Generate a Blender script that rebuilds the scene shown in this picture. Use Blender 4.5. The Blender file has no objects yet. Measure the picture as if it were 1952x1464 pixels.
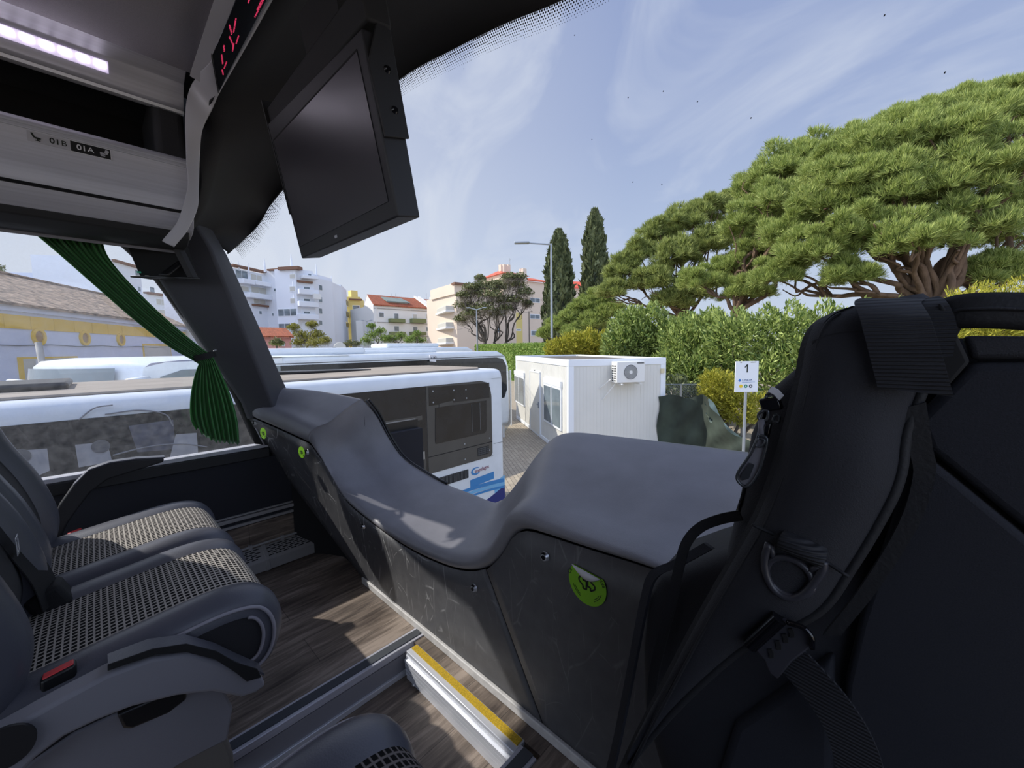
import bpy, bmesh, math, random
import numpy as np
from mathutils import Vector, Matrix
from math import sin, cos, tan, pi, radians, sqrt, atan2

random.seed(7)
RNG = np.random.default_rng(11)
SC = bpy.context.scene
COL = SC.collection

# ---------------------------------------------------------------- camera
FPX = 755.0
YAW, PIT, ROLL = radians(43.6), radians(-5.2), radians(-0.9)
EYE = Vector((0, 0, 2.95))
_f = Vector((-sin(YAW) * cos(PIT), cos(YAW) * cos(PIT), sin(PIT)))
_r0 = Vector((cos(YAW), sin(YAW), 0))
_u0 = _r0.cross(_f)
_r = _r0 * cos(ROLL) + _u0 * sin(ROLL)
_u = _u0 * cos(ROLL) - _r0 * sin(ROLL)
cam = bpy.data.cameras.new('camera')
cam.sensor_fit = 'HORIZONTAL'
cam.sensor_width = 36
cam.lens = FPX / 1952 * 36
cam.clip_start = 0.02
cam.clip_end = 600
camo = bpy.data.objects.new('camera', cam)
COL.objects.link(camo)
camo.matrix_world = Matrix(((_r.x, _u.x, -_f.x, EYE.x), (_r.y, _u.y, -_f.y, EYE.y), (_r.z, _u.z, -_f.z, EYE.z), (0, 0, 0, 1)))
SC.camera = camo

# ---------------------------------------------------------------- exposure
SC.view_settings.view_transform = 'Standard'
SC.view_settings.look = 'None'
SC.view_settings.exposure = 0.0
SC.view_settings.gamma = 1.0
SC.view_settings.use_curve_mapping = False
SC.cycles.max_bounces = 8
SC.cycles.transparent_max_bounces = 12
SC.cycles.use_denoising = True


def srgb(r, g, b):
    def f(c):
        c = c / 255
        return c / 12.92 if c <= .04045 else ((c + .055) / 1.055) ** 2.4
    return (f(r), f(g), f(b), 1)


# ---------------------------------------------------------------- sky: thin streaky cloud over pale blue
wd = bpy.data.worlds.new('sky')
SC.world = wd
wd.use_nodes = True
nt = wd.node_tree
nt.nodes.clear()
N = nt.nodes.new
L = nt.links.new
tc = N('ShaderNodeTexCoord')
sx = N('ShaderNodeSeparateXYZ')
L(tc.outputs['Generated'], sx.inputs[0])
rp = N('ShaderNodeValToRGB')
el = rp.color_ramp.elements
el[0].position = 0.0
el[0].color = srgb(206, 217, 231)
el[1].position = 0.75
el[1].color = srgb(142, 158, 200)
e2 = el.new(0.22)
e2.color = srgb(182, 198, 226)
e3 = el.new(0.45)
e3.color = srgb(160, 176, 212)
L(sx.outputs[2], rp.inputs[0])
mp = N('ShaderNodeMapping')
mp.inputs['Rotation'].default_value = (0.5, 0.25, 0.5)
mp.inputs['Scale'].default_value = (1.4, 4.2, 3.0)
L(tc.outputs['Generated'], mp.inputs[0])
nz = N('ShaderNodeTexNoise')
nz.inputs['Scale'].default_value = 1.3
nz.inputs['Detail'].default_value = 6
nz.inputs['Roughness'].default_value = .55
nz.inputs['Distortion'].default_value = .9
L(mp.outputs[0], nz.inputs[0])
r2 = N('ShaderNodeValToRGB')
r2.color_ramp.elements[0].position = .44
r2.color_ramp.elements[1].position = .70
L(nz.outputs[0], r2.inputs[0])
mxm = N('ShaderNodeMath')
mxm.operation = 'MULTIPLY'
mxm.inputs[1].default_value = .8
L(r2.outputs[0], mxm.inputs[0])
mx = N('ShaderNodeMixRGB')
mx.inputs[2].default_value = srgb(214, 222, 236)
L(mxm.outputs[0], mx.inputs[0])
L(rp.outputs[0], mx.inputs[1])
# whiter haze towards the sun (left, behind)
dt = N('ShaderNodeVectorMath')
dt.operation = 'DOT_PRODUCT'
dt.inputs[1].default_value = (-0.95, -0.3, 0.1)
L(tc.outputs['Generated'], dt.inputs[0])
mr = N('ShaderNodeMapRange')
mr.inputs[1].default_value = 0.2
mr.inputs[2].default_value = 1.0
mr.inputs[4].default_value = .75
L(dt.outputs['Value'], mr.inputs[0])
mx2 = N('ShaderNodeMixRGB')
mx2.inputs[2].default_value = srgb(226, 231, 240)
L(mr.outputs[0], mx2.inputs[0])
L(mx.outputs[0], mx2.inputs[1])
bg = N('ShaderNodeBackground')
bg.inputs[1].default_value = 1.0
# added strength for the unseen sky behind and right, lifting shaded sides and interior
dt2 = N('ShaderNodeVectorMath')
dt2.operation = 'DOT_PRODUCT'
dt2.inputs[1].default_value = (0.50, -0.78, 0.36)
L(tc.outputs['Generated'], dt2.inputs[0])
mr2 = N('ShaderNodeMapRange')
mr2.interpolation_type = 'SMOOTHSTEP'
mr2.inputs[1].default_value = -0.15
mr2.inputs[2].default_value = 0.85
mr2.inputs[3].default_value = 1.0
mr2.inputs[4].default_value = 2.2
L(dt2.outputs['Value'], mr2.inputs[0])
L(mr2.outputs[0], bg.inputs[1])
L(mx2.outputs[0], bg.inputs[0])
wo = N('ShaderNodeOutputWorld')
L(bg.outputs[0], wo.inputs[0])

# ---------------------------------------------------------------- sun (from the left and slightly behind)
SUN_D = Vector((1.0, 0.70, -1.0)).normalized()
sl = bpy.data.lights.new('sun', 'SUN')
sl.energy = 4.6
sl.angle = radians(0.7)
sl.color = (1.0, .94, .84)
so = bpy.data.objects.new('sun', sl)
COL.objects.link(so)
so.location = (-20, -8, 20)
so.rotation_euler = SUN_D.to_track_quat('-Z', 'Y').to_euler()


# ---------------------------------------------------------------- rays through the photograph -> points of the place
def ray(px, py):
    return _f + _r * ((px - 976) / FPX) - _u * ((py - 732) / FPX)


def RX(px, py, x):
    d = ray(px, py)
    return EYE + d * ((x - EYE.x) / d.x)


def RY(px, py, y):
    d = ray(px, py)
    return EYE + d * ((y - EYE.y) / d.y)


def RZ(px, py, z):
    d = ray(px, py)
    return EYE + d * ((z - EYE.z) / d.z)


def RD(px, py, dep):
    return EYE + ray(px, py) * dep


def ground(px, dep):
    p = RD(px, 662, dep)
    return Vector((p.x, p.y, 0))


# ---------------------------------------------------------------- mesh helpers
ORG = {}


def V(*a):
    return Vector(a)


def cr(pts, n):
    """Catmull-Rom through pts, n samples per span"""
    P = [Vector(p) for p in pts]
    P = [P[0] * 2 - P[1]] + P + [P[-1] * 2 - P[-2]]
    out = []
    for i in range(1, len(P) - 2):
        a, b, c, d = P[i - 1], P[i], P[i + 1], P[i + 2]
        for k in range(n):
            t = k / n
            out.append(.5 * ((2 * b) + (c - a) * t + (2 * a - 5 * b + 4 * c - d) * t * t + (3 * b - a - 3 * c + d) * t ** 3))
    out.append(P[-2].copy())
    return out


class MB:
    def __init__(s):
        s.v = []
        s.f = []
        s.uv = {}

    def add(s, vs, fs, uv=None):
        o = len(s.v)
        s.v += [Vector(v) for v in vs]
        s.f += [tuple(i + o for i in f) for f in fs]
        if uv:
            for i, t in enumerate(uv):
                s.uv[o + i] = t
        return s

    def box(s, p0, p1):
        x0, y0, z0 = p0
        x1, y1, z1 = p1
        vs = [(x0, y0, z0), (x1, y0, z0), (x1, y1, z0), (x0, y1, z0), (x0, y0, z1), (x1, y0, z1), (x1, y1, z1), (x0, y1, z1)]
        return s.add(vs, [(0, 3, 2, 1), (4, 5, 6, 7), (0, 1, 5, 4), (1, 2, 6, 5), (2, 3, 7, 6), (3, 0, 4, 7)])

    def obox(s, c, ax, ay, az):
        """oriented box: centre and three half-axis vectors"""
        c, ax, ay, az = Vector(c), Vector(ax), Vector(ay), Vector(az)
        vs = [c + ax * i + ay * j + az * k for k in (-1, 1) for (i, j) in ((-1, -1), (1, -1), (1, 1), (-1, 1))]
        return s.add(vs, [(0, 3, 2, 1), (4, 5, 6, 7), (0, 1, 5, 4), (1, 2, 6, 5), (2, 3, 7, 6), (3, 0, 4, 7)])

    def prism(s, poly, off):
        """closed polygon (list of points) extruded by vector off"""
        off = Vector(off)
        n = len(poly)
        vs = [Vector(p) for p in poly] + [Vector(p) + off for p in poly]
        fs = [tuple(range(n))[::-1], tuple(range(n, 2 * n))]
        for i in range(n):
            j = (i + 1) % n
            fs.append((i, j, n + j, n + i))
        return s.add(vs, fs)

    def tube(s, pts, r, n=8, caps=True, flat=None):
        """tube along pts; r a number or list; flat=(a,b) scales the two cross axes; """
        P = [Vector(p) for p in pts]
        m = len(P)
        R = r if isinstance(r, (list, tuple)) else [r] * m
        up = Vector((0, 0, 1))
        t0 = (P[1] - P[0]).normalized()
        if abs(t0.dot(up)) > .95:
            up = Vector((1, 0, 0))
        o = len(s.v)
        a = t0.cross(up).normalized()
        for i in range(m):
            t = (P[min(i + 1, m - 1)] - P[max(i - 1, 0)]).normalized()
            a = (a - t * a.dot(t)).normalized()
            b = t.cross(a)
            fa, fb = flat if flat else (1, 1)
            for k in range(n):
                th = 2 * pi * k / n
                s.v.append(P[i] + a * (cos(th) * R[i] * fa) + b * (sin(th) * R[i] * fb))
        for i in range(m - 1):
            for k in range(n):
                k2 = (k + 1) % n
                s.f.append((o + i * n + k, o + i * n + k2, o + (i + 1) * n + k2, o + (i + 1) * n + k))
        if caps:
            s.f.append(tuple(o + k for k in range(n))[::-1])
            s.f.append(tuple(o + (m - 1) * n + k for k in range(n)))
        return s

    def loft(s, rows, close=False, uv=None):
        o = len(s.v)
        m = len(rows[0])
        for i, r in enumerate(rows):
            for j, p in enumerate(r):
                if uv:
                    s.uv[len(s.v)] = uv[i][j]
                s.v.append(Vector(p))
        for i in range(len(rows) - 1):
            for j in range(m - 1 + (1 if close else 0)):
                k = (j + 1) % m
                s.f.append((o + i * m + j, o + i * m + k, o + (i + 1) * m + k, o + (i + 1) * m + j))
        return s

    def ribbon(s, pts, wid, thick):
        """flat band: pts centre line, wid list of (half) width vectors, thick vector(s)"""
        rows = []
        for i, p in enumerate(pts):
            p = Vector(p)
            w = Vector(wid[i] if isinstance(wid, list) else wid)
            t = Vector(thick[i] if isinstance(thick, list) else thick)
            rows.append([p - w - t, p + w - t, p + w + t, p - w + t])
        s.loft(rows, close=True)
        o = len(s.v) - 4 * len(rows)
        s.f.append((o, o + 1, o + 2, o + 3))
        e = len(s.v) - 4
        s.f.append((e + 3, e + 2, e + 1, e))
        return s

    def disc(s, c, nrm, r, thick=.002, n=24, r2=None, hole=0):
        c = Vector(c)
        nrm = Vector(nrm).normalized()
        a = nrm.cross(Vector((0, 0, 1)))
        if a.length < .1:
            a = Vector((1, 0, 0))
        a.normalize()
        b = nrm.cross(a)
        r2 = r2 or r
        if hole:
            rows = []
            for (rr, h) in ((hole, 0), (r, 0), (r2, thick), (hole, thick), (hole, 0)):
                k = rr / r
                rows.append([c + a * cos(2 * pi * i / n) * rr + b * sin(2 * pi * i / n) * rr + nrm * h for i in range(n)])
            return s.loft(rows, close=True)
        rows = [[c + a * cos(2 * pi * i / n) * rr + b * sin(2 * pi * i / n) * rr + nrm * h for i in range(n)] for rr, h in ((r, 0), (r2, thick))]
        o = len(s.v)
        s.loft(rows, close=True)
        s.f.append(tuple(range(o, o + n))[::-1])
        s.f.append(tuple(range(o + n, o + 2 * n)))
        return s

    def build(s, name, mat, parent=None, smooth=False, bevel=0, seg=2, thick=0, sub=0, auto=None, toff=0):
        me = bpy.data.meshes.new(name)
        base = None
        if parent is not None:
            org = ORG[parent.name]
        else:
            xs = [p.x for p in s.v]
            ys = [p.y for p in s.v]
            zs = [p.z for p in s.v]
            org = Vector(((min(xs) + max(xs)) / 2, (min(ys) + max(ys)) / 2, min(zs)))
        me.from_pydata([tuple(p - org) for p in s.v], [], s.f)
        if s.uv:
            ul = me.uv_layers.new(name='uv')
            for lp in me.loops:
                ul.data[lp.index].uv = s.uv.get(lp.vertex_index, (0, 0))
        bm = bmesh.new()
        bm.from_mesh(me)
        bmesh.ops.recalc_face_normals(bm, faces=bm.faces)
        bm.to_mesh(me)
        bm.free()
        o = bpy.data.objects.new(name, me)
        COL.objects.link(o)
        if parent is not None:
            o.parent = parent
        else:
            o.location = org
        ORG[o.name] = org
        me.materials.append(mat)
        if thick:
            m = o.modifiers.new('solid', 'SOLIDIFY')
            m.thickness = thick
            m.offset = toff
        if bevel:
            m = o.modifiers.new('bevel', 'BEVEL')
            m.width = bevel
            m.segments = seg
            m.limit_method = 'ANGLE'
            m.angle_limit = radians(35)
            m.harden_normals = False
            smooth = True if smooth is False else smooth
        if sub:
            m = o.modifiers.new('sub', 'SUBSURF')
            m.levels = m.render_levels = sub
        if smooth:
            me.polygons.foreach_set('use_smooth', [True] * len(me.polygons))
            if auto is not None or bevel:
                try:
                    me.set_sharp_from_angle(angle=radians(auto or 40))
                except Exception:
                    pass
        return o


def tag(o, label=None, cat=None, group=None, kind=None):
    if label:
        o['label'] = label
    if cat:
        o['category'] = cat
    if group:
        o['group'] = group
    if kind:
        o['kind'] = kind
    return o


def thing(name, label, cat, loc=(0, 0, 0), group=None, kind=None):
    o = bpy.data.objects.new(name, None)
    COL.objects.link(o)
    o.empty_display_size = .1
    o.location = loc
    ORG[o.name] = Vector(loc)
    return tag(o, label, cat, group, kind)


def dup(root, loc, rotz=0, label=None, group=None):
    r = root.copy()
    ORG[r.name] = Vector((0, 0, 0))
    COL.objects.link(r)
    r.location = loc
    r.rotation_euler = (0, 0, rotz)
    if label:
        r['label'] = label
    if group:
        r['group'] = group
    for ch in list(root.children):
        c = ch.copy()
        COL.objects.link(c)
        c.parent = r
        for g in list(ch.children):
            d = g.copy()
            COL.objects.link(d)
            d.parent = c
    return r


def text(body, size, mat, org, ux, uy, parent, name='lettering', align='LEFT', depth=.0006, sx=1.0, label=None, bold=0):
    """lettering as real mesh lying in the plane (ux, uy) at org"""
    cu = bpy.data.curves.new(name, 'FONT')
    cu.body = body
    cu.size = size
    cu.align_x = align
    cu.extrude = depth
    cu.offset = bold
    o = bpy.data.objects.new('tmp', cu)
    COL.objects.link(o)
    dg = bpy.context.evaluated_depsgraph_get()
    me = bpy.data.meshes.new_from_object(o.evaluated_get(dg))
    bpy.data.objects.remove(o)
    ux = Vector(ux).normalized()
    uy = Vector(uy)
    uy = (uy - ux * uy.dot(ux)).normalized()
    uz = ux.cross(uy)
    M = Matrix(((ux.x * sx, uy.x, uz.x, 0), (ux.y * sx, uy.y, uz.y, 0), (ux.z * sx, uy.z, uz.z, 0), (0, 0, 0, 1)))
    me.transform(Matrix.Translation(Vector(org) - ORG[parent.name]) @ M)
    t = bpy.data.objects.new(name, me)
    me.name = name
    COL.objects.link(t)
    t.parent = parent
    ORG[t.name] = ORG[parent.name]
    me.materials.clear()
    me.materials.append(mat)
    if label:
        t['label'] = label
    return t


# ---------------------------------------------------------------- materials
def mat(name, col, rough=.6, metal=0, var=0, vscale=20, bump=0, bscale=200, spec=.5, emis=None, estr=0, stretch=None, col2=None, coat=0, dist=.002):
    m = bpy.data.materials.new(name)
    m.use_nodes = True
    t = m.node_tree
    b = t.nodes['Principled BSDF']
    b.inputs['Base Color'].default_value = col
    b.inputs['Roughness'].default_value = rough
    b.inputs['Metallic'].default_value = metal
    b.inputs['Specular IOR Level'].default_value = spec
    if coat:
        b.inputs['Coat Weight'].default_value = coat
    if emis:
        b.inputs['Emission Color'].default_value = emis
        b.inputs['Emission Strength'].default_value = estr
    if var or bump:
        c = t.nodes.new('ShaderNodeTexCoord')
        mpn = t.nodes.new('ShaderNodeMapping')
        if stretch:
            mpn.inputs['Scale'].default_value = stretch
        t.links.new(c.outputs['Object'], mpn.inputs[0])
    if var:
        n = t.nodes.new('ShaderNodeTexNoise')
        n.inputs['Scale'].default_value = vscale
        n.inputs['Detail'].default_value = 5
        t.links.new(mpn.outputs[0], n.inputs[0])
        r = t.nodes.new('ShaderNodeValToRGB')
        r.color_ramp.elements[0].position = .3
        r.color_ramp.elements[1].position = .7
        c2 = col2 or tuple(min(1, x * (1 + var)) for x in col[:3]) + (1,)
        r.color_ramp.elements[0].color = tuple(x * (1 - var) for x in col[:3]) + (1,) if not col2 else col
        r.color_ramp.elements[1].color = c2
        t.links.new(n.outputs[0], r.inputs[0])
        t.links.new(r.outputs[0], b.inputs['Base Color'])
    if bump:
        n2 = t.nodes.new('ShaderNodeTexNoise')
        n2.inputs['Scale'].default_value = bscale
        n2.inputs['Detail'].default_value = 3
        t.links.new(mpn.outputs[0], n2.inputs[0])
        bp = t.nodes.new('ShaderNodeBump')
        bp.inputs['Strength'].default_value = bump
        bp.inputs['Distance'].default_value = dist
        t.links.new(n2.outputs[0], bp.inputs['Height'])
        t.links.new(bp.outputs[0], b.inputs['Normal'])
    return m


def glass_mat(name, tint=(1, 1, 1, 1), refl=.04, rough=.02, dust=0, dscale=60, dcol=(.8, .82, .86, 1), streak=None):
    m = bpy.data.materials.new(name)
    m.use_nodes = True
    t = m.node_tree
    t.nodes.clear()
    tr = t.nodes.new('ShaderNodeBsdfTransparent')
    tr.inputs[0].default_value = tint
    gl = t.nodes.new('ShaderNodeBsdfGlossy')
    gl.inputs['Roughness'].default_value = rough
    mixs = t.nodes.new('ShaderNodeMixShader')
    mixs.inputs[0].default_value = refl
    t.links.new(tr.outputs[0], mixs.inputs[1])
    t.links.new(gl.outputs[0], mixs.inputs[2])
    last = mixs
    if dust:
        c = t.nodes.new('ShaderNodeTexCoord')
        mpn = t.nodes.new('ShaderNodeMapping')
        if streak:
            mpn.inputs['Scale'].default_value = streak
        t.links.new(c.outputs['Object'], mpn.inputs[0])
        n = t.nodes.new('ShaderNodeTexNoise')
        n.inputs['Scale'].default_value = dscale
        n.inputs['Detail'].default_value = 8
        n.inputs['Roughness'].default_value = .7
        t.links.new(mpn.outputs[0], n.inputs[0])
        r = t.nodes.new('ShaderNodeMapRange')
        r.inputs[1].default_value = .35
        r.inputs[2].default_value = .8
        r.inputs[3].default_value = dust * .5
        r.inputs[4].default_value = dust * 2
        t.links.new(n.outputs[0], r.inputs[0])
        df = t.nodes.new('ShaderNodeBsdfDiffuse')
        df.inputs[0].default_value = dcol
        tl = t.nodes.new('ShaderNodeBsdfTranslucent')
        tl.inputs[0].default_value = dcol
        ad = t.nodes.new('ShaderNodeMixShader')
        t.links.new(df.outputs[0], ad.inputs[1])
        t.links.new(tl.outputs[0], ad.inputs[2])
        m2 = t.nodes.new('ShaderNodeMixShader')
        t.links.new(r.outputs[0], m2.inputs[0])
        t.links.new(mixs.outputs[0], m2.inputs[1])
        t.links.new(ad.outputs[0], m2.inputs[2])
        last = m2
    o = t.nodes.new('ShaderNodeOutputMaterial')
    t.links.new(last.outputs[0], o.inputs[0])
    return m


def leaf_mat(name, c1, c2, trans=.3, rough=.55):
    m = bpy.data.materials.new(name)
    m.use_nodes = True
    t = m.node_tree
    b = t.nodes['Principled BSDF']
    b.inputs['Roughness'].default_value = rough
    b.inputs['Specular IOR Level'].default_value = .3
    g = t.nodes.new('ShaderNodeNewGeometry')
    r = t.nodes.new('ShaderNodeValToRGB')
    r.color_ramp.elements[0].color = c1
    r.color_ramp.elements[1].color = c2
    t.links.new(g.outputs['Random Per Island'], r.inputs[0])
    t.links.new(r.outputs[0], b.inputs['Base Color'])
    tl = t.nodes.new('ShaderNodeBsdfTranslucent')
    t.links.new(r.outputs[0], tl.inputs[0])
    mxx = t.nodes.new('ShaderNodeMixShader')
    mxx.inputs[0].default_value = trans
    t.links.new(b.outputs[0], mxx.inputs[1])
    t.links.new(tl.outputs[0], mxx.inputs[2])
    t.links.new(mxx.outputs[0], t.nodes['Material Output'].inputs[0])
    return m


def wood_mat(name, c1, c2, c3):
    m = bpy.data.materials.new(name)
    m.use_nodes = True
    t = m.node_tree
    b = t.nodes['Principled BSDF']
    b.inputs['Roughness'].default_value = .5
    c = t.nodes.new('ShaderNodeTexCoord')
    g = t.nodes.new('ShaderNodeMapping')
    g.inputs['Scale'].default_value = (1, .10, 1)
    t.links.new(c.outputs['Object'], g.inputs[0])
    n = t.nodes.new('ShaderNodeTexNoise')
    n.inputs['Scale'].default_value = 55
    n.inputs['Detail'].default_value = 8
    n.inputs['Roughness'].default_value = .65
    n.inputs['Distortion'].default_value = .6
    t.links.new(g.outputs[0], n.inputs[0])
    g2 = t.nodes.new('ShaderNodeMapping')
    g2.inputs['Scale'].default_value = (1, .22, 1)
    t.links.new(c.outputs['Object'], g2.inputs[0])
    n2 = t.nodes.new('ShaderNodeTexNoise')
    n2.inputs['Scale'].default_value = 9
    n2.inputs['Detail'].default_value = 3
    t.links.new(g2.outputs[0], n2.inputs[0])
    mxx = t.nodes.new('ShaderNodeMixRGB')
    mxx.inputs[0].default_value = .42
    t.links.new(n.outputs[0], mxx.inputs[1])
    t.links.new(n2.outputs[0], mxx.inputs[2])
    r = t.nodes.new('ShaderNodeValToRGB')
    r.color_ramp.elements[0].position = .36
    r.color_ramp.elements[0].color = c1
    r.color_ramp.elements[1].position = .62
    r.color_ramp.elements[1].color = c3
    e = r.color_ramp.elements.new(.5)
    e.color = c2
    t.links.new(mxx.outputs[0], r.inputs[0])
    # plank joints
    br = t.nodes.new('ShaderNodeTexBrick')
    br.inputs['Scale'].default_value = 1
    br.inputs['Brick Width'].default_value = .9
    br.inputs['Row Height'].default_value = .15
    br.inputs['Mortar Size'].default_value = .0012
    br.inputs['Color1'].default_value = (1, 1, 1, 1)
    br.inputs['Color2'].default_value = (.82, .82, .82, 1)
    br.inputs['Mortar'].default_value = (.35, .35, .35, 1)
    g3 = t.nodes.new('ShaderNodeMapping')
    g3.inputs['Rotation'].default_value = (0, 0, pi / 2)
    t.links.new(c.outputs['Object'], g3.inputs[0])
    t.links.new(g3.outputs[0], br.inputs[0])
    mu = t.nodes.new('ShaderNodeMixRGB')
    mu.blend_type = 'MULTIPLY'
    mu.inputs[0].default_value = 1
    t.links.new(r.outputs[0], mu.inputs[1])
    t.links.new(br.outputs[0], mu.inputs[2])
    t.links.new(mu.outputs[0], b.inputs['Base Color'])
    bp = t.nodes.new('ShaderNodeBump')
    bp.inputs['Strength'].default_value = .15
    bp.inputs['Distance'].default_value = .001
    t.links.new(n.outputs[0], bp.inputs['Height'])
    t.links.new(bp.outputs[0], b.inputs['Normal'])
    return m


def knit_mat(name, light, dark, cu, cv, fu, fv):
    """woven seat cloth: dark pips between pale threads, laid out on the UV map (metres)"""
    m = bpy.data.materials.new(name)
    m.use_nodes = True
    t = m.node_tree
    b = t.nodes['Principled BSDF']
    b.inputs['Roughness'].default_value = .9
    b.inputs['Specular IOR Level'].default_value = .15
    uv = t.nodes.new('ShaderNodeTexCoord')
    s = t.nodes.new('ShaderNodeSeparateXYZ')
    t.links.new(uv.outputs['UV'], s.inputs[0])

    def tri(inp, cell, frac):
        a = t.nodes.new('ShaderNodeMath')
        a.operation = 'DIVIDE'
        a.inputs[1].default_value = cell
        t.links.new(inp, a.inputs[0])
        p = t.nodes.new('ShaderNodeMath')
        p.operation = 'PINGPONG'
        p.inputs[1].default_value = .5
        t.links.new(a.outputs[0], p.inputs[0])
        q = t.nodes.new('ShaderNodeMapRange')
        q.interpolation_type = 'SMOOTHSTEP'
        q.inputs[1].default_value = frac / 2 - .05
        q.inputs[2].default_value = frac / 2 + .05
        t.links.new(p.outputs[0], q.inputs[0])
        return q.outputs[0]
    a = tri(s.outputs[0], cu, fu)
    c = tri(s.outputs[1], cv, fv)
    mu = t.nodes.new('ShaderNodeMath')
    mu.operation = 'MULTIPLY'
    t.links.new(a, mu.inputs[0])
    t.links.new(c, mu.inputs[1])
    mxx = t.nodes.new('ShaderNodeMixRGB')
    mxx.inputs[1].default_value = light
    mxx.inputs[2].default_value = dark
    t.links.new(mu.outputs[0], mxx.inputs[0])
    t.links.new(mxx.outputs[0], b.inputs['Base Color'])
    bp = t.nodes.new('ShaderNodeBump')
    bp.inputs['Strength'].default_value = .8
    bp.inputs['Distance'].default_value = .002
    bp.invert = True
    t.links.new(mu.outputs[0], bp.inputs['Height'])
    t.links.new(bp.outputs[0], b.inputs['Normal'])
    return m


M = {}
M['vinyl'] = mat('vinyl', srgb(118, 117, 122), .42, bump=.35, bscale=420, var=.10, vscale=9, dist=.0012)
M['vinyl_dark'] = mat('vinyl_dark', srgb(58, 60, 68), .45, bump=.3, bscale=420, dist=.001)
M['pillar'] = mat('pillar', srgb(60, 60, 66), .7, bump=.2, bscale=500)
M['wall'] = mat('wall_carpet', srgb(38, 39, 46), .9, bump=.4, bscale=700)
M['ceil'] = mat('ceiling_cloth', srgb(150, 146, 152), .95, bump=.4, bscale=900, var=.06, vscale=300)
M['header'] = mat('header', srgb(30, 30, 33), .75, bump=.15, bscale=300)
M['alu'] = mat('aluminium', srgb(188, 188, 198), .40, .25, stretch=(1, .02, 1), var=.08, vscale=150)
M['alu_light'] = mat('aluminium_bright', srgb(205, 207, 214), .35, .35)
M['silver'] = mat('silver_plastic', srgb(186, 185, 192), .45, .1)
M['black'] = mat('black_plastic', srgb(22, 22, 24), .4)
M['black_gloss'] = mat('black_gloss', srgb(14, 14, 18), .12, spec=.6)
M['black_matt'] = mat('black_matt', srgb(18, 18, 20), .85)
M['chrome'] = mat('chrome', srgb(225, 226, 230), .2, .55)
M['cream'] = mat('kerb_trim', srgb(196, 194, 192), .6, var=.15, vscale=30)
M['wood'] = wood_mat('wood_vinyl', srgb(70, 60, 54), srgb(122, 109, 98), srgb(166, 151, 138))
M['rubber'] = mat('rubber', srgb(66, 70, 76), .7, bump=.3, bscale=300)
M['yellow'] = mat('yellow_grit', srgb(200, 165, 35), .8, bump=.9, bscale=700, var=.35, vscale=400)
M['heater'] = mat('heater_enamel', srgb(150, 148, 148), .5)
M['green'] = mat('sticker_green', srgb(128, 190, 30), .45)
M['ink'] = mat('ink', srgb(20, 30, 18), .6)
M['paper'] = mat('paper_white', srgb(222, 222, 226), .7)
M['pipe'] = mat('piping', srgb(150, 147, 155), .6)
M['seatside'] = mat('seat_side', srgb(40, 40, 44), .8, bump=.3, bscale=600)
M['leather'] = mat('seat_leather', srgb(84, 85, 94), .38, bump=.35, bscale=350, dist=.001)
M['plast'] = mat('grey_plastic', srgb(130, 129, 136), .6, bump=.3, bscale=450, dist=.0006)
M['plast_dark'] = mat('dark_plastic', srgb(30, 30, 33), .6, bump=.3, bscale=450, dist=.0006)
M['pedestal'] = mat('pedestal_paint', srgb(112, 108, 102), .7)
M['knit'] = knit_mat('seat_cloth', srgb(180, 173, 165), srgb(22, 22, 24), .0135, .0115, .34, .30)
M['knit2'] = knit_mat('seat_cloth_near', srgb(112, 106, 104), srgb(16, 16, 18), .0155, .0115, .30, .30)
M['red'] = mat('buckle_red', srgb(210, 62, 66), .4)
M['belt'] = mat('belt_webbing', srgb(24, 24, 27), .8, bump=.4, bscale=800)
M['curtain'] = None
M['windscreen'] = glass_mat('windscreen_glass', (.985, .99, 1, 1), .004, rough=.3)
M['sideglass'] = glass_mat('side_glass', (.92, .95, 1.0, 1), .04, dust=.075, dscale=35, dcol=(.85, .88, .95, 1))
M['white'] = mat('white_paint', srgb(232, 236, 240), .35)
M['buswhite'] = mat('bus_white', srgb(222, 227, 230), .3, var=.04, vscale=6)
M['darkglass'] = mat('tinted_glass', srgb(30, 33, 37), .10, spec=.5, var=.25, vscale=5)
M['darkpanel'] = mat('dark_panel', srgb(72, 72, 70), .25, var=.12, vscale=3)
M['engine'] = mat('engine_glass', srgb(30, 32, 35), .12, var=.4, vscale=4)
M['dust'] = mat('roof_dust', srgb(150, 140, 128), .9, var=.22, vscale=3, stretch=(3, .35, 1))
M['hvac'] = mat('white_enamel', srgb(226, 226, 222), .4)
M['panelwhite'] = mat('cabin_panel', srgb(218, 217, 210), .5, var=.03, vscale=2)
M['glass'] = mat('window_pane', srgb(108, 120, 126), .06, spec=.7, var=.35, vscale=1.2)
M['grill'] = mat('grille', srgb(95, 97, 98), .5)
M['concrete'] = mat('concrete', srgb(170, 166, 158), .9, var=.15, vscale=3)
M['galv'] = mat('galvanised', srgb(158, 164, 170), .45, .5)
M['bark'] = mat('bark', srgb(112, 90, 72), .95, var=.35, vscale=6, bump=.9, bscale=14, dist=.03, stretch=(1, 1, .3))
M['bark_grey'] = mat('bark_grey', srgb(92, 84, 76), .95, var=.3, vscale=6, bump=.8, bscale=14, dist=.03)
M['pack'] = mat('pack_fabric', srgb(32, 33, 39), .8, bump=.5, bscale=900, dist=.001)
M['pack_mesh'] = mat('pack_mesh', srgb(30, 32, 40), .9, bump=.5, bscale=1100, dist=.0006, var=.2, vscale=900)
M['pack_web'] = None
M['pack_edge'] = mat('pack_edging', srgb(22, 23, 27), .75, bump=.6, bscale=300, dist=.001)
M['net'] = mat('shade_net', srgb(50, 59, 50), .9, var=.5, vscale=2.2)
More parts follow.
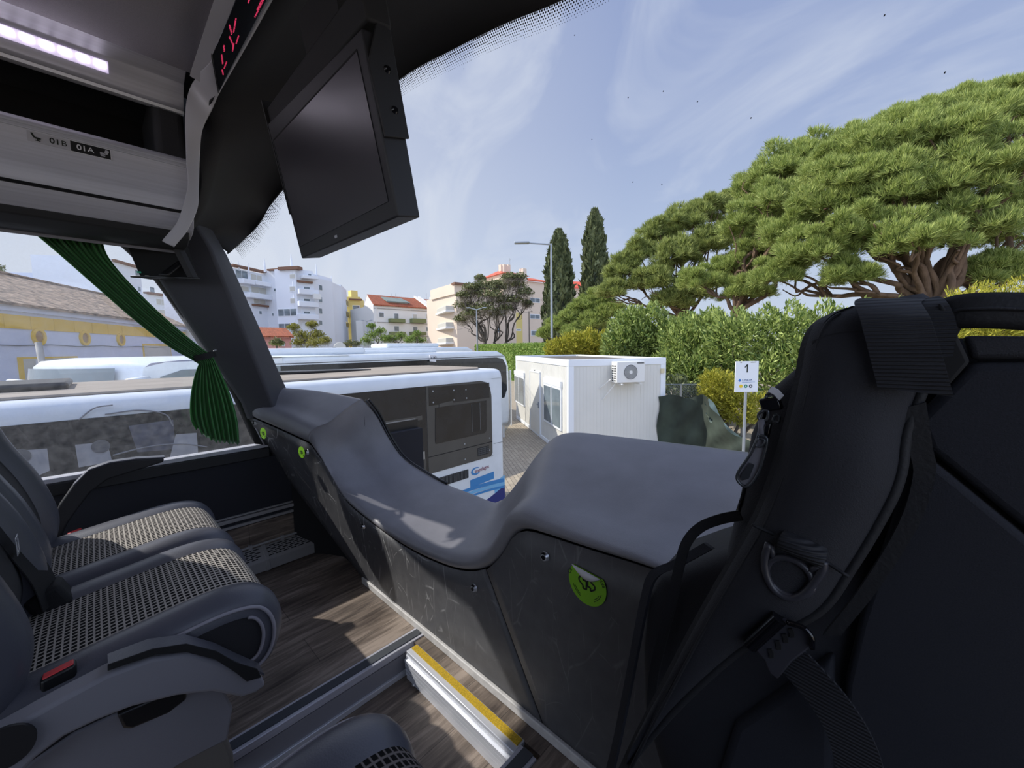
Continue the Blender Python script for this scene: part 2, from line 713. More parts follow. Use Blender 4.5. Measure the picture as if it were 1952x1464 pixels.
M['net_lit'] = mat('shade_net_pale', srgb(132, 148, 136), .9, var=.45, vscale=3)  # paler copy of the net, sunlight put into its colour


def web_mat():
    m = mat('webbing', srgb(34, 35, 40), .75)
    t = m.node_tree
    b = t.nodes['Principled BSDF']
    c = t.nodes.new('ShaderNodeTexCoord')
    w = t.nodes.new('ShaderNodeTexWave')
    w.bands_direction = 'Z'
    w.inputs['Scale'].default_value = 110
    w.inputs['Distortion'].default_value = .6
    t.links.new(c.outputs['Object'], w.inputs[0])
    bp = t.nodes.new('ShaderNodeBump')
    bp.inputs['Strength'].default_value = .9
    bp.inputs['Distance'].default_value = .0015
    t.links.new(w.outputs[1], bp.inputs['Height'])
    t.links.new(bp.outputs[0], b.inputs['Normal'])
    return m


def curtain_mat():
    m = bpy.data.materials.new('curtain_cloth')
    m.use_nodes = True
    t = m.node_tree
    b = t.nodes['Principled BSDF']
    b.inputs['Base Color'].default_value = srgb(62, 146, 66)
    b.inputs['Roughness'].default_value = .8
    b.inputs['Sheen Weight'].default_value = .3
    tl = t.nodes.new('ShaderNodeBsdfTranslucent')
    tl.inputs[0].default_value = srgb(70, 150, 60)
    mxx = t.nodes.new('ShaderNodeMixShader')
    mxx.inputs[0].default_value = .35
    t.links.new(b.outputs[0], mxx.inputs[1])
    t.links.new(tl.outputs[0], mxx.inputs[2])
    t.links.new(mxx.outputs[0], t.nodes['Material Output'].inputs[0])
    return m


def scratch_mat():
    """console front skin: grey vinyl with pale scuffs and scratches worn into it"""
    m = mat('console_skin', srgb(74, 74, 78), .5, bump=.3, bscale=420, dist=.001)
    t = m.node_tree
    b = t.nodes['Principled BSDF']
    c = t.nodes.new('ShaderNodeTexCoord')
    last = None
    for sc, rot, th in ((9, .5, .012), (17, 1.4, .010), (6, 2.4, .008)):
        mp_ = t.nodes.new('ShaderNodeMapping')
        mp_.inputs['Rotation'].default_value = (.3, rot, rot * .5)
        mp_.inputs['Scale'].default_value = (1, 1, .35)
        t.links.new(c.outputs['Object'], mp_.inputs[0])
        nz_ = t.nodes.new('ShaderNodeTexNoise')
        nz_.inputs['Scale'].default_value = 3
        nz_.inputs['Detail'].default_value = 2
        t.links.new(mp_.outputs[0], nz_.inputs[0])
        mxv = t.nodes.new('ShaderNodeMixRGB')
        mxv.inputs[0].default_value = .12
        t.links.new(mp_.outputs[0], mxv.inputs[1])
        t.links.new(nz_.outputs['Color'], mxv.inputs[2])
        v = t.nodes.new('ShaderNodeTexVoronoi')
        v.feature = 'DISTANCE_TO_EDGE'
        v.inputs['Scale'].default_value = sc
        t.links.new(mxv.outputs[0], v.inputs[0])
        mr_ = t.nodes.new('ShaderNodeMapRange')
        mr_.inputs[1].default_value = 0
        mr_.inputs[2].default_value = th
        mr_.inputs[3].default_value = 1
        mr_.inputs[4].default_value = 0
        t.links.new(v.outputs['Distance'], mr_.inputs[0])
        # break the lines up
        nb = t.nodes.new('ShaderNodeTexNoise')
        nb.inputs['Scale'].default_value = 12 + sc
        t.links.new(mp_.outputs[0], nb.inputs[0])
        mb = t.nodes.new('ShaderNodeMapRange')
        mb.inputs[1].default_value = .5
        mb.inputs[2].default_value = .62
        t.links.new(nb.outputs[0], mb.inputs[0])
        mu = t.nodes.new('ShaderNodeMath')
        mu.operation = 'MULTIPLY'
        t.links.new(mr_.outputs[0], mu.inputs[0])
        t.links.new(mb.outputs[0], mu.inputs[1])
        if last is None:
            last = mu
        else:
            mxa = t.nodes.new('ShaderNodeMath')
            mxa.operation = 'MAXIMUM'
            t.links.new(last.outputs[0], mxa.inputs[0])
            t.links.new(mu.outputs[0], mxa.inputs[1])
            last = mxa
    # worn only at the knee side (left) of the panel
    s = t.nodes.new('ShaderNodeSeparateXYZ')
    gm = t.nodes.new('ShaderNodeNewGeometry')
    t.links.new(gm.outputs['Position'], s.inputs[0])
    wr = t.nodes.new('ShaderNodeMapRange')
    wr.inputs[1].default_value = -.95
    wr.inputs[2].default_value = -1.35
    wr.inputs[3].default_value = .12
    wr.inputs[4].default_value = .8
    t.links.new(s.outputs[0], wr.inputs[0])
    fm = t.nodes.new('ShaderNodeMath')
    fm.operation = 'MULTIPLY'
    t.links.new(last.outputs[0], fm.inputs[0])
    t.links.new(wr.outputs[0], fm.inputs[1])
    # scuffed haze
    ns = t.nodes.new('ShaderNodeTexNoise')
    ns.inputs['Scale'].default_value = 26
    ns.inputs['Detail'].default_value = 8
    t.links.new(c.outputs['Object'], ns.inputs[0])
    base = t.nodes.new('ShaderNodeMixRGB')
    base.inputs[1].default_value = srgb(66, 66, 70)
    base.inputs[2].default_value = srgb(92, 92, 94)
    t.links.new(ns.outputs[0], base.inputs[0])
    mxx = t.nodes.new('ShaderNodeMixRGB')
    mxx.inputs[2].default_value = srgb(200, 200, 200)
    t.links.new(base.outputs[0], mxx.inputs[1])
    t.links.new(fm.outputs[0], mxx.inputs[0])
    t.links.new(mxx.outputs[0], b.inputs['Base Color'])
    return m


def paving_mat():
    m = mat('paving', srgb(170, 158, 140), .9)
    t = m.node_tree
    b = t.nodes['Principled BSDF']
    c = t.nodes.new('ShaderNodeTexCoord')
    mp_ = t.nodes.new('ShaderNodeMapping')
    mp_.inputs['Rotation'].default_value = (0, 0, .6)
    t.links.new(c.outputs['Object'], mp_.inputs[0])
    br = t.nodes.new('ShaderNodeTexBrick')
    br.inputs['Scale'].default_value = 1
    br.inputs['Brick Width'].default_value = .2
    br.inputs['Row Height'].default_value = .1
    br.inputs['Mortar Size'].default_value = .006
    br.inputs['Color1'].default_value = srgb(176, 164, 144)
    br.inputs['Color2'].default_value = srgb(160, 148, 130)
    br.inputs['Mortar'].default_value = srgb(112, 104, 92)
    t.links.new(mp_.outputs[0], br.inputs[0])
    t.links.new(br.outputs[0], b.inputs['Base Color'])
    return m


def tile_mat(name, c1, c2, sc=2.2):
    m = mat(name, c1, .9, var=.3, vscale=1.2, col2=c2)
    t = m.node_tree
    b = t.nodes['Principled BSDF']
    c = t.nodes.new('ShaderNodeTexCoord')
    br = t.nodes.new('ShaderNodeTexBrick')
    br.inputs['Scale'].default_value = sc
    br.inputs['Color1'].default_value = c1
    br.inputs['Color2'].default_value = c2
    br.inputs['Mortar'].default_value = tuple(x * .45 for x in c1[:3]) + (1,)
    br.inputs['Mortar Size'].default_value = .03
    br.inputs['Brick Width'].default_value = .8
    br.inputs['Row Height'].default_value = .4
    t.links.new(c.outputs['Object'], br.inputs[0])
    t.links.new(br.outputs[0], b.inputs['Base Color'])
    return m


M['pack_web'] = web_mat()
M['curtain'] = curtain_mat()
M['skin'] = scratch_mat()
M['paving'] = paving_mat()
M['tile'] = tile_mat('roof_tile_red', srgb(176, 98, 66), srgb(146, 82, 58))
M['tile_brown'] = mat('roof_tile_brown', srgb(74, 58, 46), .95, var=.4, vscale=1.5, col2=srgb(186, 160, 134), stretch=(1, 1, 4), bump=.8, bscale=5, dist=.05)
# ================================================================= THE BUS: floor, walls, ceiling
PLAT, AISLE = 1.90, 1.80
WALLX, RIGHTX = -2.20, 0.42
YB = -2.6


def struct(name, mb, m, label=None, **k):
    o = mb.build(name, m, **k)
    o['kind'] = 'structure'
    if label:
        o['label'] = label
    return o


fl = thing('floor', 'wood-look vinyl bus floor in two raised platforms with a lower aisle between', 'floor', (-.9, -.9, 1.6), kind='structure')
MB().box((WALLX - .05, YB, 1.60), (-1.245, 1.45, PLAT)).build('platform_left', M['wood'], fl)
MB().box((-1.19, YB, 1.60), (-.65, .70, AISLE)).build('aisle', M['wood'], fl)
MB().box((-1.19, .715, 1.60), (-.60, 1.45, PLAT)).build('front_step', M['wood'], fl)
MB().box((-.60, YB, 1.60), (RIGHTX + .03, 1.45, PLAT)).build('platform_right', M['wood'], fl)


def edge_trim(name, x0, x1, sgn, y1, label):
    """aluminium edge of a platform: flat top band with rubber inlay and ribbed riser"""
    t = thing(name, label, 'floor trim', ((x0 + x1) / 2, -1, PLAT), kind='structure')
    e = x1 if sgn > 0 else x0
    MB().box((x0, YB, PLAT - .02), (x1, y1, PLAT + .004)).build('edge_profile', M['alu'], t, bevel=.002)
    MB().box((x0 + .012, YB, PLAT + .001), (x1 - .012, y1, PLAT + .0065)).build('rubber_inlay', M['rubber'], t)
    MB().box((min(e, e - sgn * .012), YB, AISLE + .004), (max(e, e - sgn * .012), y1, PLAT - .022)).build('riser', M['plast'], t)
    MB().box((min(e - sgn * .01, e + sgn * .008), YB, AISLE + .001), (max(e - sgn * .01, e + sgn * .008), y1, AISLE + .020)).build('skirting_strip', M['alu_light'], t, bevel=.002)
    return t


edge_trim('trim_1', -1.245, -1.19, 1, .765, 'aluminium edge trim of the left seat platform beside the aisle')
edge_trim('trim_2', -.655, -.60, -1, .70, 'aluminium edge trim of the right seat platform at the aisle')

st = thing('step_nosing', 'white metal step edge with gritty yellow strip in front of the console', 'step edge', (-.9, .68, AISLE), kind='structure')
MB().box((-1.17, .672, PLAT - .012), (-.655, .716, PLAT + .003)).build('nosing', M['alu_light'], st, bevel=.002)
MB().box((-1.165, .690, PLAT), (-.66, .712, PLAT + .006)).build('yellow_strip', M['yellow'], st)['label'] = 'yellow anti-slip strip'
mb = MB()
for k in range(4):
    mb.box((-1.17, .664 + .001 * k, PLAT - .036 - .016 * k), (-.655, .674, PLAT - .024 - .016 * k))
mb.box((-1.17, .670, AISLE + .001), (-.655, .70, PLAT - .012))
mb.build('ribbed_riser', M['alu_light'], st)

struct('trim_3', MB().box((-1.68, .756, PLAT), (RIGHTX, .768, PLAT + .028)), M['cream'], 'worn pale kerb strip along the foot of the front console', bevel=.003)

# small litter on the aisle
o = MB().tube([RZ(787, 1306, AISLE + .004), RZ(790, 1306, AISLE + .012)], .004, 8).build('floor_screw', M['chrome'])
tag(o, 'tiny shiny screw head in the aisle floor by the white step edge', 'screw')

# ---- left wall under the window
SILL = 2.50
struct('wall_left', MB().box((WALLX - .05, YB, 2.02), (WALLX, 1.45, 2.435)).box((WALLX - .05, YB, 1.9), (WALLX, 1.45, 1.925)), M['wall'], 'dark carpeted side wall below the left window')
struct('wall_left_outer', MB().box((WALLX - .09, YB, 0.9), (WALLX - .051, 1.45, SILL - .01)), M['black'], 'outer skin of the bus below the left window')
lt = thing('trim_4', 'light grey window sill strip along the left side window', 'window sill', (WALLX, -.8, 2.43), kind='structure')
MB().box((WALLX - .05, YB, 2.435), (WALLX + .012, .56, 2.482)).build('sill_base', M['plast_dark'], lt, bevel=.004)
MB().box((WALLX - .05, YB, 2.482), (WALLX + .004, .56, SILL)).build('sill_strip', M['silver'], lt, bevel=.003)
# wooden skirting and rails at the foot of the wall
sk = thing('baseboard_left', 'wood-look skirting with two grey rails at the foot of the left wall', 'skirting', (WALLX, 0, 1.9), kind='structure')
MB().box((WALLX - .04, YB, 1.925), (WALLX + .006, .78, 2.12)).build('skirting_board', M['wood'], sk)
MB().box((WALLX, YB, 2.125), (WALLX + .012, .78, 2.138)).build('rail', M['heater'], sk, bevel=.002)
MB().box((WALLX, YB, 2.155), (WALLX + .014, .78, 2.172)).box((WALLX, YB, 2.176), (WALLX + .010, .78, 2.184)).build('rail', M['heater'], sk, bevel=.002)

# heater
ht = thing('convector_heater', 'low grey convector heater with slotted top along the left wall', 'heater', (WALLX + .03, .4, PLAT))
prof = [(WALLX + .008, 1.903), (WALLX + .085, 1.903), (WALLX + .085, 1.955), (WALLX + .078, 1.962), (WALLX + .022, 2.0), (WALLX + .008, 2.0)]
MB().prism([V(x, -.9, z) for x, z in prof], (0, 1.64, 0)).build('heater_case', M['heater'], ht, bevel=.003)
MB().prism([V(x, .742, z) for x, z in [(WALLX + .004, 1.901), (WALLX + .094, 1.901), (WALLX + .094, 1.962), (WALLX + .024, 2.008), (WALLX + .004, 2.008)]], (0, .012, 0)).build('end_cap', M['heater'], ht, bevel=.002)
MB().prism([V(x, .492, z) for x, z in [(WALLX + .006, 1.902), (WALLX + .089, 1.902), (WALLX + .089, 1.959), (WALLX + .023, 2.005), (WALLX + .006, 2.005)]], (0, .018, 0)).build('joint_band', M['heater'], ht, bevel=.002)
mb = MB()
du = V(.022 - .078, 0, 2.0 - 1.962).normalized()
nn = V(.038, 0, .056).normalized()
for r in range(6):
    for k in range(28):
        y = .735 - (k + .5 * (r % 2)) * .034
        if .486 < y < .518:
            continue
        c = V(WALLX + .078, y - .012, 1.962) + du * (.009 + r * .0105) + nn * .0004
        mb.obox(c, V(0, .012, 0), du * .0022, nn * .0008)
mb.build('slots', M['black_matt'], ht)
mb = MB().tube([V(WALLX + .014, -.3, 2.012), V(WALLX + .014, .75, 2.012)], .006, 8)
for k in range(8):
    mb.box((WALLX + .006, .72 - k * .14, 2.0), (WALLX + .02, .735 - k * .14, 2.022))
mb.build('pipe_rail', M['heater'], ht)

# ---- left side window (glass, seals)
wz0, wz1 = SILL, 3.46
wf = thing('window_1', 'large left side window of the bus, dusty glass', 'window', (WALLX, 0, wz0), kind='structure')
G = WALLX - .035
gb = [V(G, YB, wz0 - .02), V(G, .60, wz0 - .02), V(G, .52, 2.80), V(G, .42, 3.1), V(G, .28, 3.46), V(G, .28, 3.62), V(G, YB, 3.62)]
MB().add(gb, [tuple(range(7))]).build('pane', M['sideglass'], wf)
# slanting seal between the window and the pillar
sl0 = [RX(a_, b_, WALLX) for a_, b_ in ((206, 445), (257, 492), (293, 531), (333, 584), (391, 659), (438, 741), (486, 846))]
sl1 = [RX(a_, b_, WALLX) for a_, b_ in ((228, 445), (278, 492), (314, 540), (352, 594), (403, 666), (452, 745), (505, 848))]
a, b = cr(sl0, 6), cr(sl1, 6)
MB().loft([[p + V(-.03, 0, 0), p + V(.004, 0, 0), q + V(.012, 0, 0), q + V(.012, .14, 0), q + V(-.04, .14, 0)] for p, q in zip(a, b)]).build('slanting_seal', M['black'], wf, smooth=True)
MB().tube([q + V(.012, -.005, 0) for q in b], .003, 6).build('bright_bead', M['silver'], wf, smooth=True)

# ---- rear part of the left side: window post, upper wall strip
struct('wall_left_upper', MB().box((WALLX - .07, YB, 3.50), (WALLX - .03, .25, 4.05)), M['header'], 'strip of body above the left side window')
struct('trim_5', MB().box((WALLX - .06, -1.55, SILL), (WALLX + .03, -1.35, 3.55)), M['pillar'], 'post between the left side windows')

# ---- right side wall (beside the camera), window opening left free
struct('wall_right', MB().box((RIGHTX, YB, 1.6), (RIGHTX + .06, 1.2, 2.48)).box((RIGHTX, YB, 3.55), (RIGHTX + .06, 1.0, 4.05)), M['wall'], 'right side wall of the bus')

# ---- ceiling: cloth panel, roof skin
CZ = 3.87
cl = []
for k in range(9):
    t = k / 8
    x = -1.72 + (RIGHTX + 1.72) * t
    cl.append((x, CZ + .05 * sin(pi * t) + .0))
rows = []
for y in (YB, -1.4, -.4, .10, .22, .33):
    dz = 0
    rows.append([V(x, y, z + dz) for x, z in cl])
struct('ceiling', MB().loft(rows), M['ceil'], 'grey cloth ceiling panel', smooth=True, thick=.01, toff=1)
struct('roof_outer', MB().box((WALLX - .09, YB, 4.06), (RIGHTX + .08, .62, 4.10)), M['black'], 'outer roof skin over the ceiling')
struct('roof_back', MB().box((WALLX - .09, YB - .02, 1.5), (WALLX - .05, YB, 4.1)), M['black'], 'edge of the body behind the seats')

# ---- windscreen header cover, black moulded panel between display frame and glass
inner = [V(RIGHTX + .04, .40, 3.85), V(-.35, .40, 3.86), RZ(660, -130, 3.86), RZ(516, -2, 3.85), RZ(462, 88, 3.84), RZ(412, 178, 3.82), RX(385, 232, -1.80), RX(383, 300, -1.84), RX(385, 355, -1.88), RX(372, 415, -1.94), RX(345, 465, -2.05), RX(338, 480, -2.19)]
outer = [V(RIGHTX + .04, .98, 3.86), V(-.30, .96, 3.86), RY(1200, -75, .93), RY(1062, 0, .90), RY(960, 42, .875), RY(860, 92, .84), RY(758, 150, .80), RY(640, 252, .73), RY(530, 368, .65), RY(499, 415, .60), RY(470, 452, .55), RX(436, 484, -2.20)]
ii, oo = cr(inner, 5), cr(outer, 5)
rows = []
for a, b in zip(ii, oo):
    m1 = a.lerp(b, .33) + V(-.02, .0, .055)
    m2 = a.lerp(b, .7) + V(-.02, .01, .05)
    rows.append([a, a.lerp(m1, .5) + V(0, 0, .018), m1, m1.lerp(m2, .5) + V(0, 0, .01), m2, b + V(0, .0, .012), b])
hd = thing('trim_6', 'black moulded header panel over the windscreen', 'header panel', (-1, .6, 3.4), kind='structure')
MB().loft(rows).build('header_panel', M['header'], hd, smooth=True, thick=.008, toff=1)
rows = []
for b in oo:
    rows.append([b + V(-.002, .0, .002), b + V(-.03, .0, .035), b + V(-.2, -.05, .30), b + V(-.2, -.3, .5)])
MB().loft(rows).build('outer_edge', M['black_matt'], hd, smooth=True)
hdr_edge = oo

# ---- A pillar
at = [RX(262, 470, -2.175), RX(402, 472, -2.07), RX(433, 488, -2.19)]
bt = [RX(461, 768, -2.175), RX(513, 752, -2.10), RX(547, 742, -2.20)]
rows = []
for k in range(7):
    t = k / 6
    p = [a.lerp(b, t) for a, b in zip(at, bt)]
    bend = V(0, .0, 0)
    rows.append([q + bend for q in p] + [p[2] + V(-.09, .01, 0), p[0] + V(-.12, .0, 0)])
rows.insert(0, [q + V(0, -.10, .22) for q in rows[0]])
rows.append([q + V(0, .02, -.08) for q in rows[-1]])
struct('trim_7', MB().loft(rows, close=True), M['pillar'], 'dark leaning windscreen pillar at the left front corner', bevel=.012, seg=3)

# ================================================================= WINDSCREEN + CONSOLE
# stations from the left wall to the right: seam (front lower edge of padding), near top edge, far edge at the glass
ST = [
    (RX(473, 792, -2.19), RX(474, 765, -2.19), RX(540, 738, -2.19)),
    (RY(530, 817, .56), RY(545, 778, .61), RY(610, 744, .76)),
    (RY(584, 842, .615), RY(616, 806, .68), RY(682, 757, .85)),
    (RY(594, 850, .63), RY(628, 812, .70), RY(692, 762, .865)),
    (RY(625, 895, .67), RY(656, 850, .77), RY(716, 790, .92)),
    (RY(645, 932, .69), RY(684, 886, .81), RY(738, 830, .965)),
    (RY(668, 963, .71), RY(712, 922, .835), RY(768, 872, 1.01)),
    (RY(718, 1003, .735), RY(746, 970, .82), RY(810, 900, 1.045)),
    (RY(769, 1039, .75), RY(796, 1000, .83), RY(852, 922, 1.065)),
    (RY(825, 1068, .765), RY(850, 1025, .84), RY(900, 940, 1.085)),
    (RY(880, 1086, .77), RY(903, 1038, .85), RY(944, 956, 1.10)),
    (RY(925, 1082, .77), RY(945, 1030, .85), RY(966, 942, 1.11)),
    (RY(955, 1055, .77), RY(973, 995, .86), RY(990, 912, 1.13)),
    (RY(975, 1022, .77), RY(997, 955, .87), RY(1018, 872, 1.16)),
    (RY(1000, 1009, .77), RY(1030, 940, .88), RY(1052, 834, 1.20)),
    (RY(1045, 1020, .77), RY(1085, 958, .89), RY(1090, 821, 1.235)),
    (RY(1120, 1044, .77), RY(1165, 982, .90), RY(1170, 828, 1.26)),
    (RY(1199, 1068, .77), RY(1260, 1010, .90), RY(1270, 839, 1.28)),
    (RY(1300, 1098, .77), RY(1370, 1040, .90), RY(1420, 857, 1.30)),
    (V(.02, .77, 2.535), V(.02, .88, 2.625), V(-.02, 1.30, 2.645)),
    (V(RIGHTX, .77, 2.53), V(RIGHTX, .88, 2.62), V(RIGHTX, 1.26, 2.645)),
]
se, ne, fe = cr([s[0] for s in ST], 4), cr([s[1] for s in ST], 4), cr([s[2] for s in ST], 4)
cons = thing('front_console', 'padded dark grey front console below the windscreen with hinged doors', 'console', (-.9, .95, PLAT))
rows = []
for a, n, f in zip(se, ne, fe):
    bulge = V(0, -.028, .0)
    mid = a.lerp(n, .5) + V(0, -.012, .012)
    c1 = V(a.x * .6 + n.x * .4, a.y - .012, (a.z * .55 + n.z * .45))
    c2 = V(a.x * .3 + n.x * .7, a.y * .72 + n.y * .28 - .006, n.z * .94 + a.z * .06)
    r = [a + V(0, .02, -.004), a + V(0, 0, -.001), c1, c2, n, n.lerp(f, .2) + V(0, 0, .004), n.lerp(f, .5) + V(0, 0, .006), n.lerp(f, .8) + V(0, 0, .004), f, f + V(0, .012, -.012), f + V(0, .014, -.06)]
    rows.append(r)
MB().loft(rows).build('padded_top', M['vinyl'], cons, smooth=True, sub=1)
# front skin: seam curve down to the foot
i_split = 11 * 4
foot = [RX(479, 806, -2.188), RY(541, 902, .625), RY(600, 980, .70), RY(645, 1040, .735), RY(701, 1113, .769), V(-1.55, .769, PLAT + .004), V(-1.3, .769, PLAT + .004), V(-1.0, .769, PLAT + .004), V(-.8, .769, PLAT + .004), V(-.625, .769, PLAT + .004)]
fc = cr(foot, 8)


def resample(P, n):
    d = [0]
    for i in range(1, len(P)):
        d.append(d[-1] + (P[i] - P[i - 1]).length)
    out = []
    j = 0
    for k in range(n):
        s = d[-1] * k / (n - 1)
        while j < len(P) - 2 and d[j + 1] < s:
            j += 1
        t = (s - d[j]) / max(1e-9, d[j + 1] - d[j])
        out.append(P[j].lerp(P[j + 1], min(1, max(0, t))))
    return out


A = resample([p + V(0, .002, -.004) for p in se[:i_split + 1]], 60)
B = resample(fc, 60)
ins = V(.0, 0, 0)
rows = [[a.lerp(b, t) for t in (0, .15, .3, .45, .6, .75, .9, 1)] for a, b in zip(A, B)]
d1 = MB().loft(rows).build('left_door_panel', M['skin'], cons, smooth=True, thick=.004)
A = resample([p + V(.0, .002, -.004) for p in se[i_split:]], 40)
A = [p + V(.006 if k == 0 else .003, 0, 0) for k, p in enumerate(A)]
B = resample([V(-.619, .769, PLAT + .004), V(-.2, .769, PLAT + .004), V(RIGHTX, .769, PLAT + .004)], 40)
MB().loft([[a.lerp(b, t) for t in (0, .15, .3, .45, .6, .75, .9, 1)] for a, b in zip(A, B)]).build('right_door_panel', M['skin'], cons, smooth=True, thick=.004)
# carcass closing the space behind the doors
rows = []
for a, n, f in zip(se, ne, fe):
    zc = min(a.z, n.z, f.z) - .13
    y0 = max(a.y + .045, .70 if a.x < -1.75 else a.y + .045)
    rows.append([V(a.x, max(y0, .80), PLAT + .001), V(a.x, max(y0, .80), min(zc, 2.5)), V(f.x, f.y + .005, min(zc, 2.5)), V(f.x, f.y + .008, f.z - .06), V(f.x, f.y + .005, 1.6)])
MB().loft(rows).build('carcass', M['black_matt'], cons)
# door seam shadow lines are the real gaps; locks
def lock(px, py, y, ang=0):
    c = RY(px, py, y)
    lk = MB().disc(c + V(0, .002, 0), (0, -1, 0), .0125, .009, 24, r2=.009).build('lock', M['chrome'], cons, smooth=True, auto=30)
    MB().disc(c + V(0, -.007, 0), (0, -1, 0), .0062, .0015, 20).build('key_slot', M['black_gloss'], lk)
    mbn = MB()
    for k in range(5):
        th = radians(60 + k * 15)
        mbn.obox(c + V(cos(th) * .0098, -.0045, sin(th) * .0098), V(.0005, 0, 0), V(0, .0035, 0), V(0, 0, .002))
    mbn.build('ribs', M['black_gloss'], lk)


lock(1039, 1061, .765)
lock(904, 1121, .765)
lock(693, 1003, .728)
lock(586, 862, .618)
lock(487, 806, .505)


def sticker(px, py, y, r, nrm, label, full=True):
    c = RY(px, py, y)
    nrm = Vector(nrm).normalized()
    ux = Vector((0, 0, 1)).cross(nrm).normalized()
    uy = nrm.cross(ux)
    n = 48
    if full:
        pts = []
        for k in range(n):
            th = 2 * pi * k / n
            x, y_ = cos(th), sin(th)
            lim = .62 - .10 * x
            if y_ > lim:
                y_ = lim
            pts.append(c + ux * x * r + uy * y_ * r)
    else:
        pts = [c + ux * cos(2 * pi * k / n) * r + uy * sin(2 * pi * k / n) * r for k in range(n)]
    s = MB().prism(pts, nrm * .0006).build('green_sticker', M['green'], cons)
    s['label'] = label
    e = nrm * .0012
    mbk = MB()
    # two small linked squares with points: the emblem
    def bar(x0, y0, x1, y1, w=.035):
        a = c + e + ux * x0 * r + uy * y0 * r
        b = c + e + ux * x1 * r + uy * y1 * r
        d = (b - a)
        sd = nrm.cross(d).normalized() * w * r
        mbk.prism([a - sd, b - sd, b + sd, a + sd], nrm * .0003)
    for q in ([(-.42, .18), (-.2, .30), (-.2, .12), (-.02, .12), (-.02, -.28), (-.2, -.28), (-.2, -.14), (-.42, .02)], [(.42, -.1), (.2, -.26), (.2, -.1), (.04, -.1), (.04, .3), (.2, .3), (.2, .18), (.42, .06)]):
        for i in range(len(q)):
            bar(*q[i], *q[(i + 1) % len(q)], w=.04)
    for r0, a0, a1 in ((.78, 200, 245), (.70, 205, 240), (.78, 300, 345), (.70, 305, 335)):
        ang = [radians(a0 + (a1 - a0) * k / 6) for k in range(7)]
        for k in range(6):
            bar(cos(ang[k]) * r0, sin(ang[k]) * r0, cos(ang[k + 1]) * r0, sin(ang[k + 1]) * r0, w=.012)
    mbk.build('emblem', M['ink'], s)
    if full:
        # peeled, folded-over top
        q = []
        for k in range(13):
            t = k / 12
            x = -.78 + 1.5 * t
            top = .62 - .10 * x
            q.append((x, top))
        low = [(x, .62 - .10 * x - .42 * sin(pi * (i / 12)) ** .8) for i, (x, _) in enumerate(q)]
        rows_ = [[c + ux * a_[0] * r + uy * a_[1] * r + nrm * .004, c + ux * (a_[0] * .5 + b_[0] * .5) * r + uy * (a_[1] * .5 + b_[1] * .5) * r + nrm * .006, c + ux * b_[0] * r + uy * b_[1] * r + nrm * .0035] for a_, b_ in zip(q, low)]
        MB().loft(rows_).build('peeled_flap', M['paper'], s, smooth=True, thick=.0004)['label'] = 'white underside of the peeled sticker edge'
        text('Cli', r * .26, M['ink'], c + e * 1.2 - ux * r * .93 + uy * r * .12, ux * .45 + uy * .9, -ux * .9 + uy * .45, s, depth=.0002)
        text('ride', r * .26, M['ink'], c + e * 1.2 + ux * r * .62 + uy * r * .50, ux * .55 - uy * .85, ux * .85 + uy * .55, s, depth=.0002)
    return s


sticker(1119, 1113, .766, .052, (0, -1, 0), 'round green sticker with dark emblem and peeled white top edge', True)
sticker(575, 862, .600, .026, (.16, -.98, 0), 'small green sticker beside the lock on the left end', False)
sticker(502, 826, .512, .026, (.22, -.97, 0), 'small dull green sticker nearest the window', False)

# windscreen glass between the far edge of the console and the header edge
nf = len(fe)
top = resample(hdr_edge[::-1], 60)
bot = resample([p + V(0, .035, -.03) for p in fe], 60)
rows = []
for a, b in zip(bot, top):
    r = []
    for k in range(9):
        t = k / 8
        p = a.lerp(b, t)
        r.append(p + V(-.02 * sin(pi * t), .05 * sin(pi * t), 0))
    rows.append(r)
ws = thing('window_2', 'large curved windscreen of the bus', 'windscreen', (-1, 1, 2.6), kind='structure')
MB().loft(rows).build('windscreen_glass', M['windscreen'], ws, smooth=True)
# rubber seal and outer cowl along the lower edge of the glass
i0, i1 = 3 * 4, 8 * 4
cs = [fe[k] + V(.010, .022, .0) * (1 - (k - i0) / (i1 - i0) * .9) for k in range(i0, i1 + 1)]
MB().tube(cs, .006, 6).build('lower_seal', M['black'], ws, smooth=True)
cs = [fe[k] + V(.004, .010, -.002) * (1 - (k - i0) / (i1 - i0) * .9) for k in range(i0, i1 + 1)]
MB().tube(cs, .004, 6).build('lower_bead', M['vinyl_dark'], ws, smooth=True)
# printed dot screen fading out along the header edge
mb = MB()
he = resample(hdr_edge, 400)
for j in range(9):
    rad = .0031 - j * .00026
    for i in range(2 + (j % 2), 392, 1):
        if i % 1:
            continue
        p = he[i]
        q = he[i + 1]
        tdir = (q - p).normalized()
        if p.x > -.3:
            continue
        dn = V(-.0 if p.y > .6 else .0, .25, -1).normalized()
        dn = (dn - tdir * dn.dot(tdir)).normalized()
        c = p + tdir * ((j % 2) * .5 * (q - p).length) + dn * (.002 + j * .0064)
        nrm = tdir.cross(dn).normalized()
        a = tdir * rad
        b = dn * rad
        mb.add([c + a, c + b * .7 + a * .7, c + b, c - a * .7 + b * .7, c - a, c - a * .7 - b * .7, c - b, c + a * .7 - b * .7], [tuple(range(8))])
mb.build('printed_dots', M['black_matt'], ws)['kind'] = 'stuff'

# specks of dirt on the outside of the glass
for (px_, py_) in ((1095, 68), (1197, 187), (1264, 175), (1329, 195), (1431, 226), (1128, 267), (1206, 348), (1261, 353), (1685, 31), (1800, 140), (884, 132)):
    d_ = ray(px_, py_)
    c_ = EYE + d_ * (1.02 / d_.y)
    MB().tube([c_, c_ + V(.0012, 0, .0022)], .0011, 6).build('dirt_speck', M['black_matt'], ws)

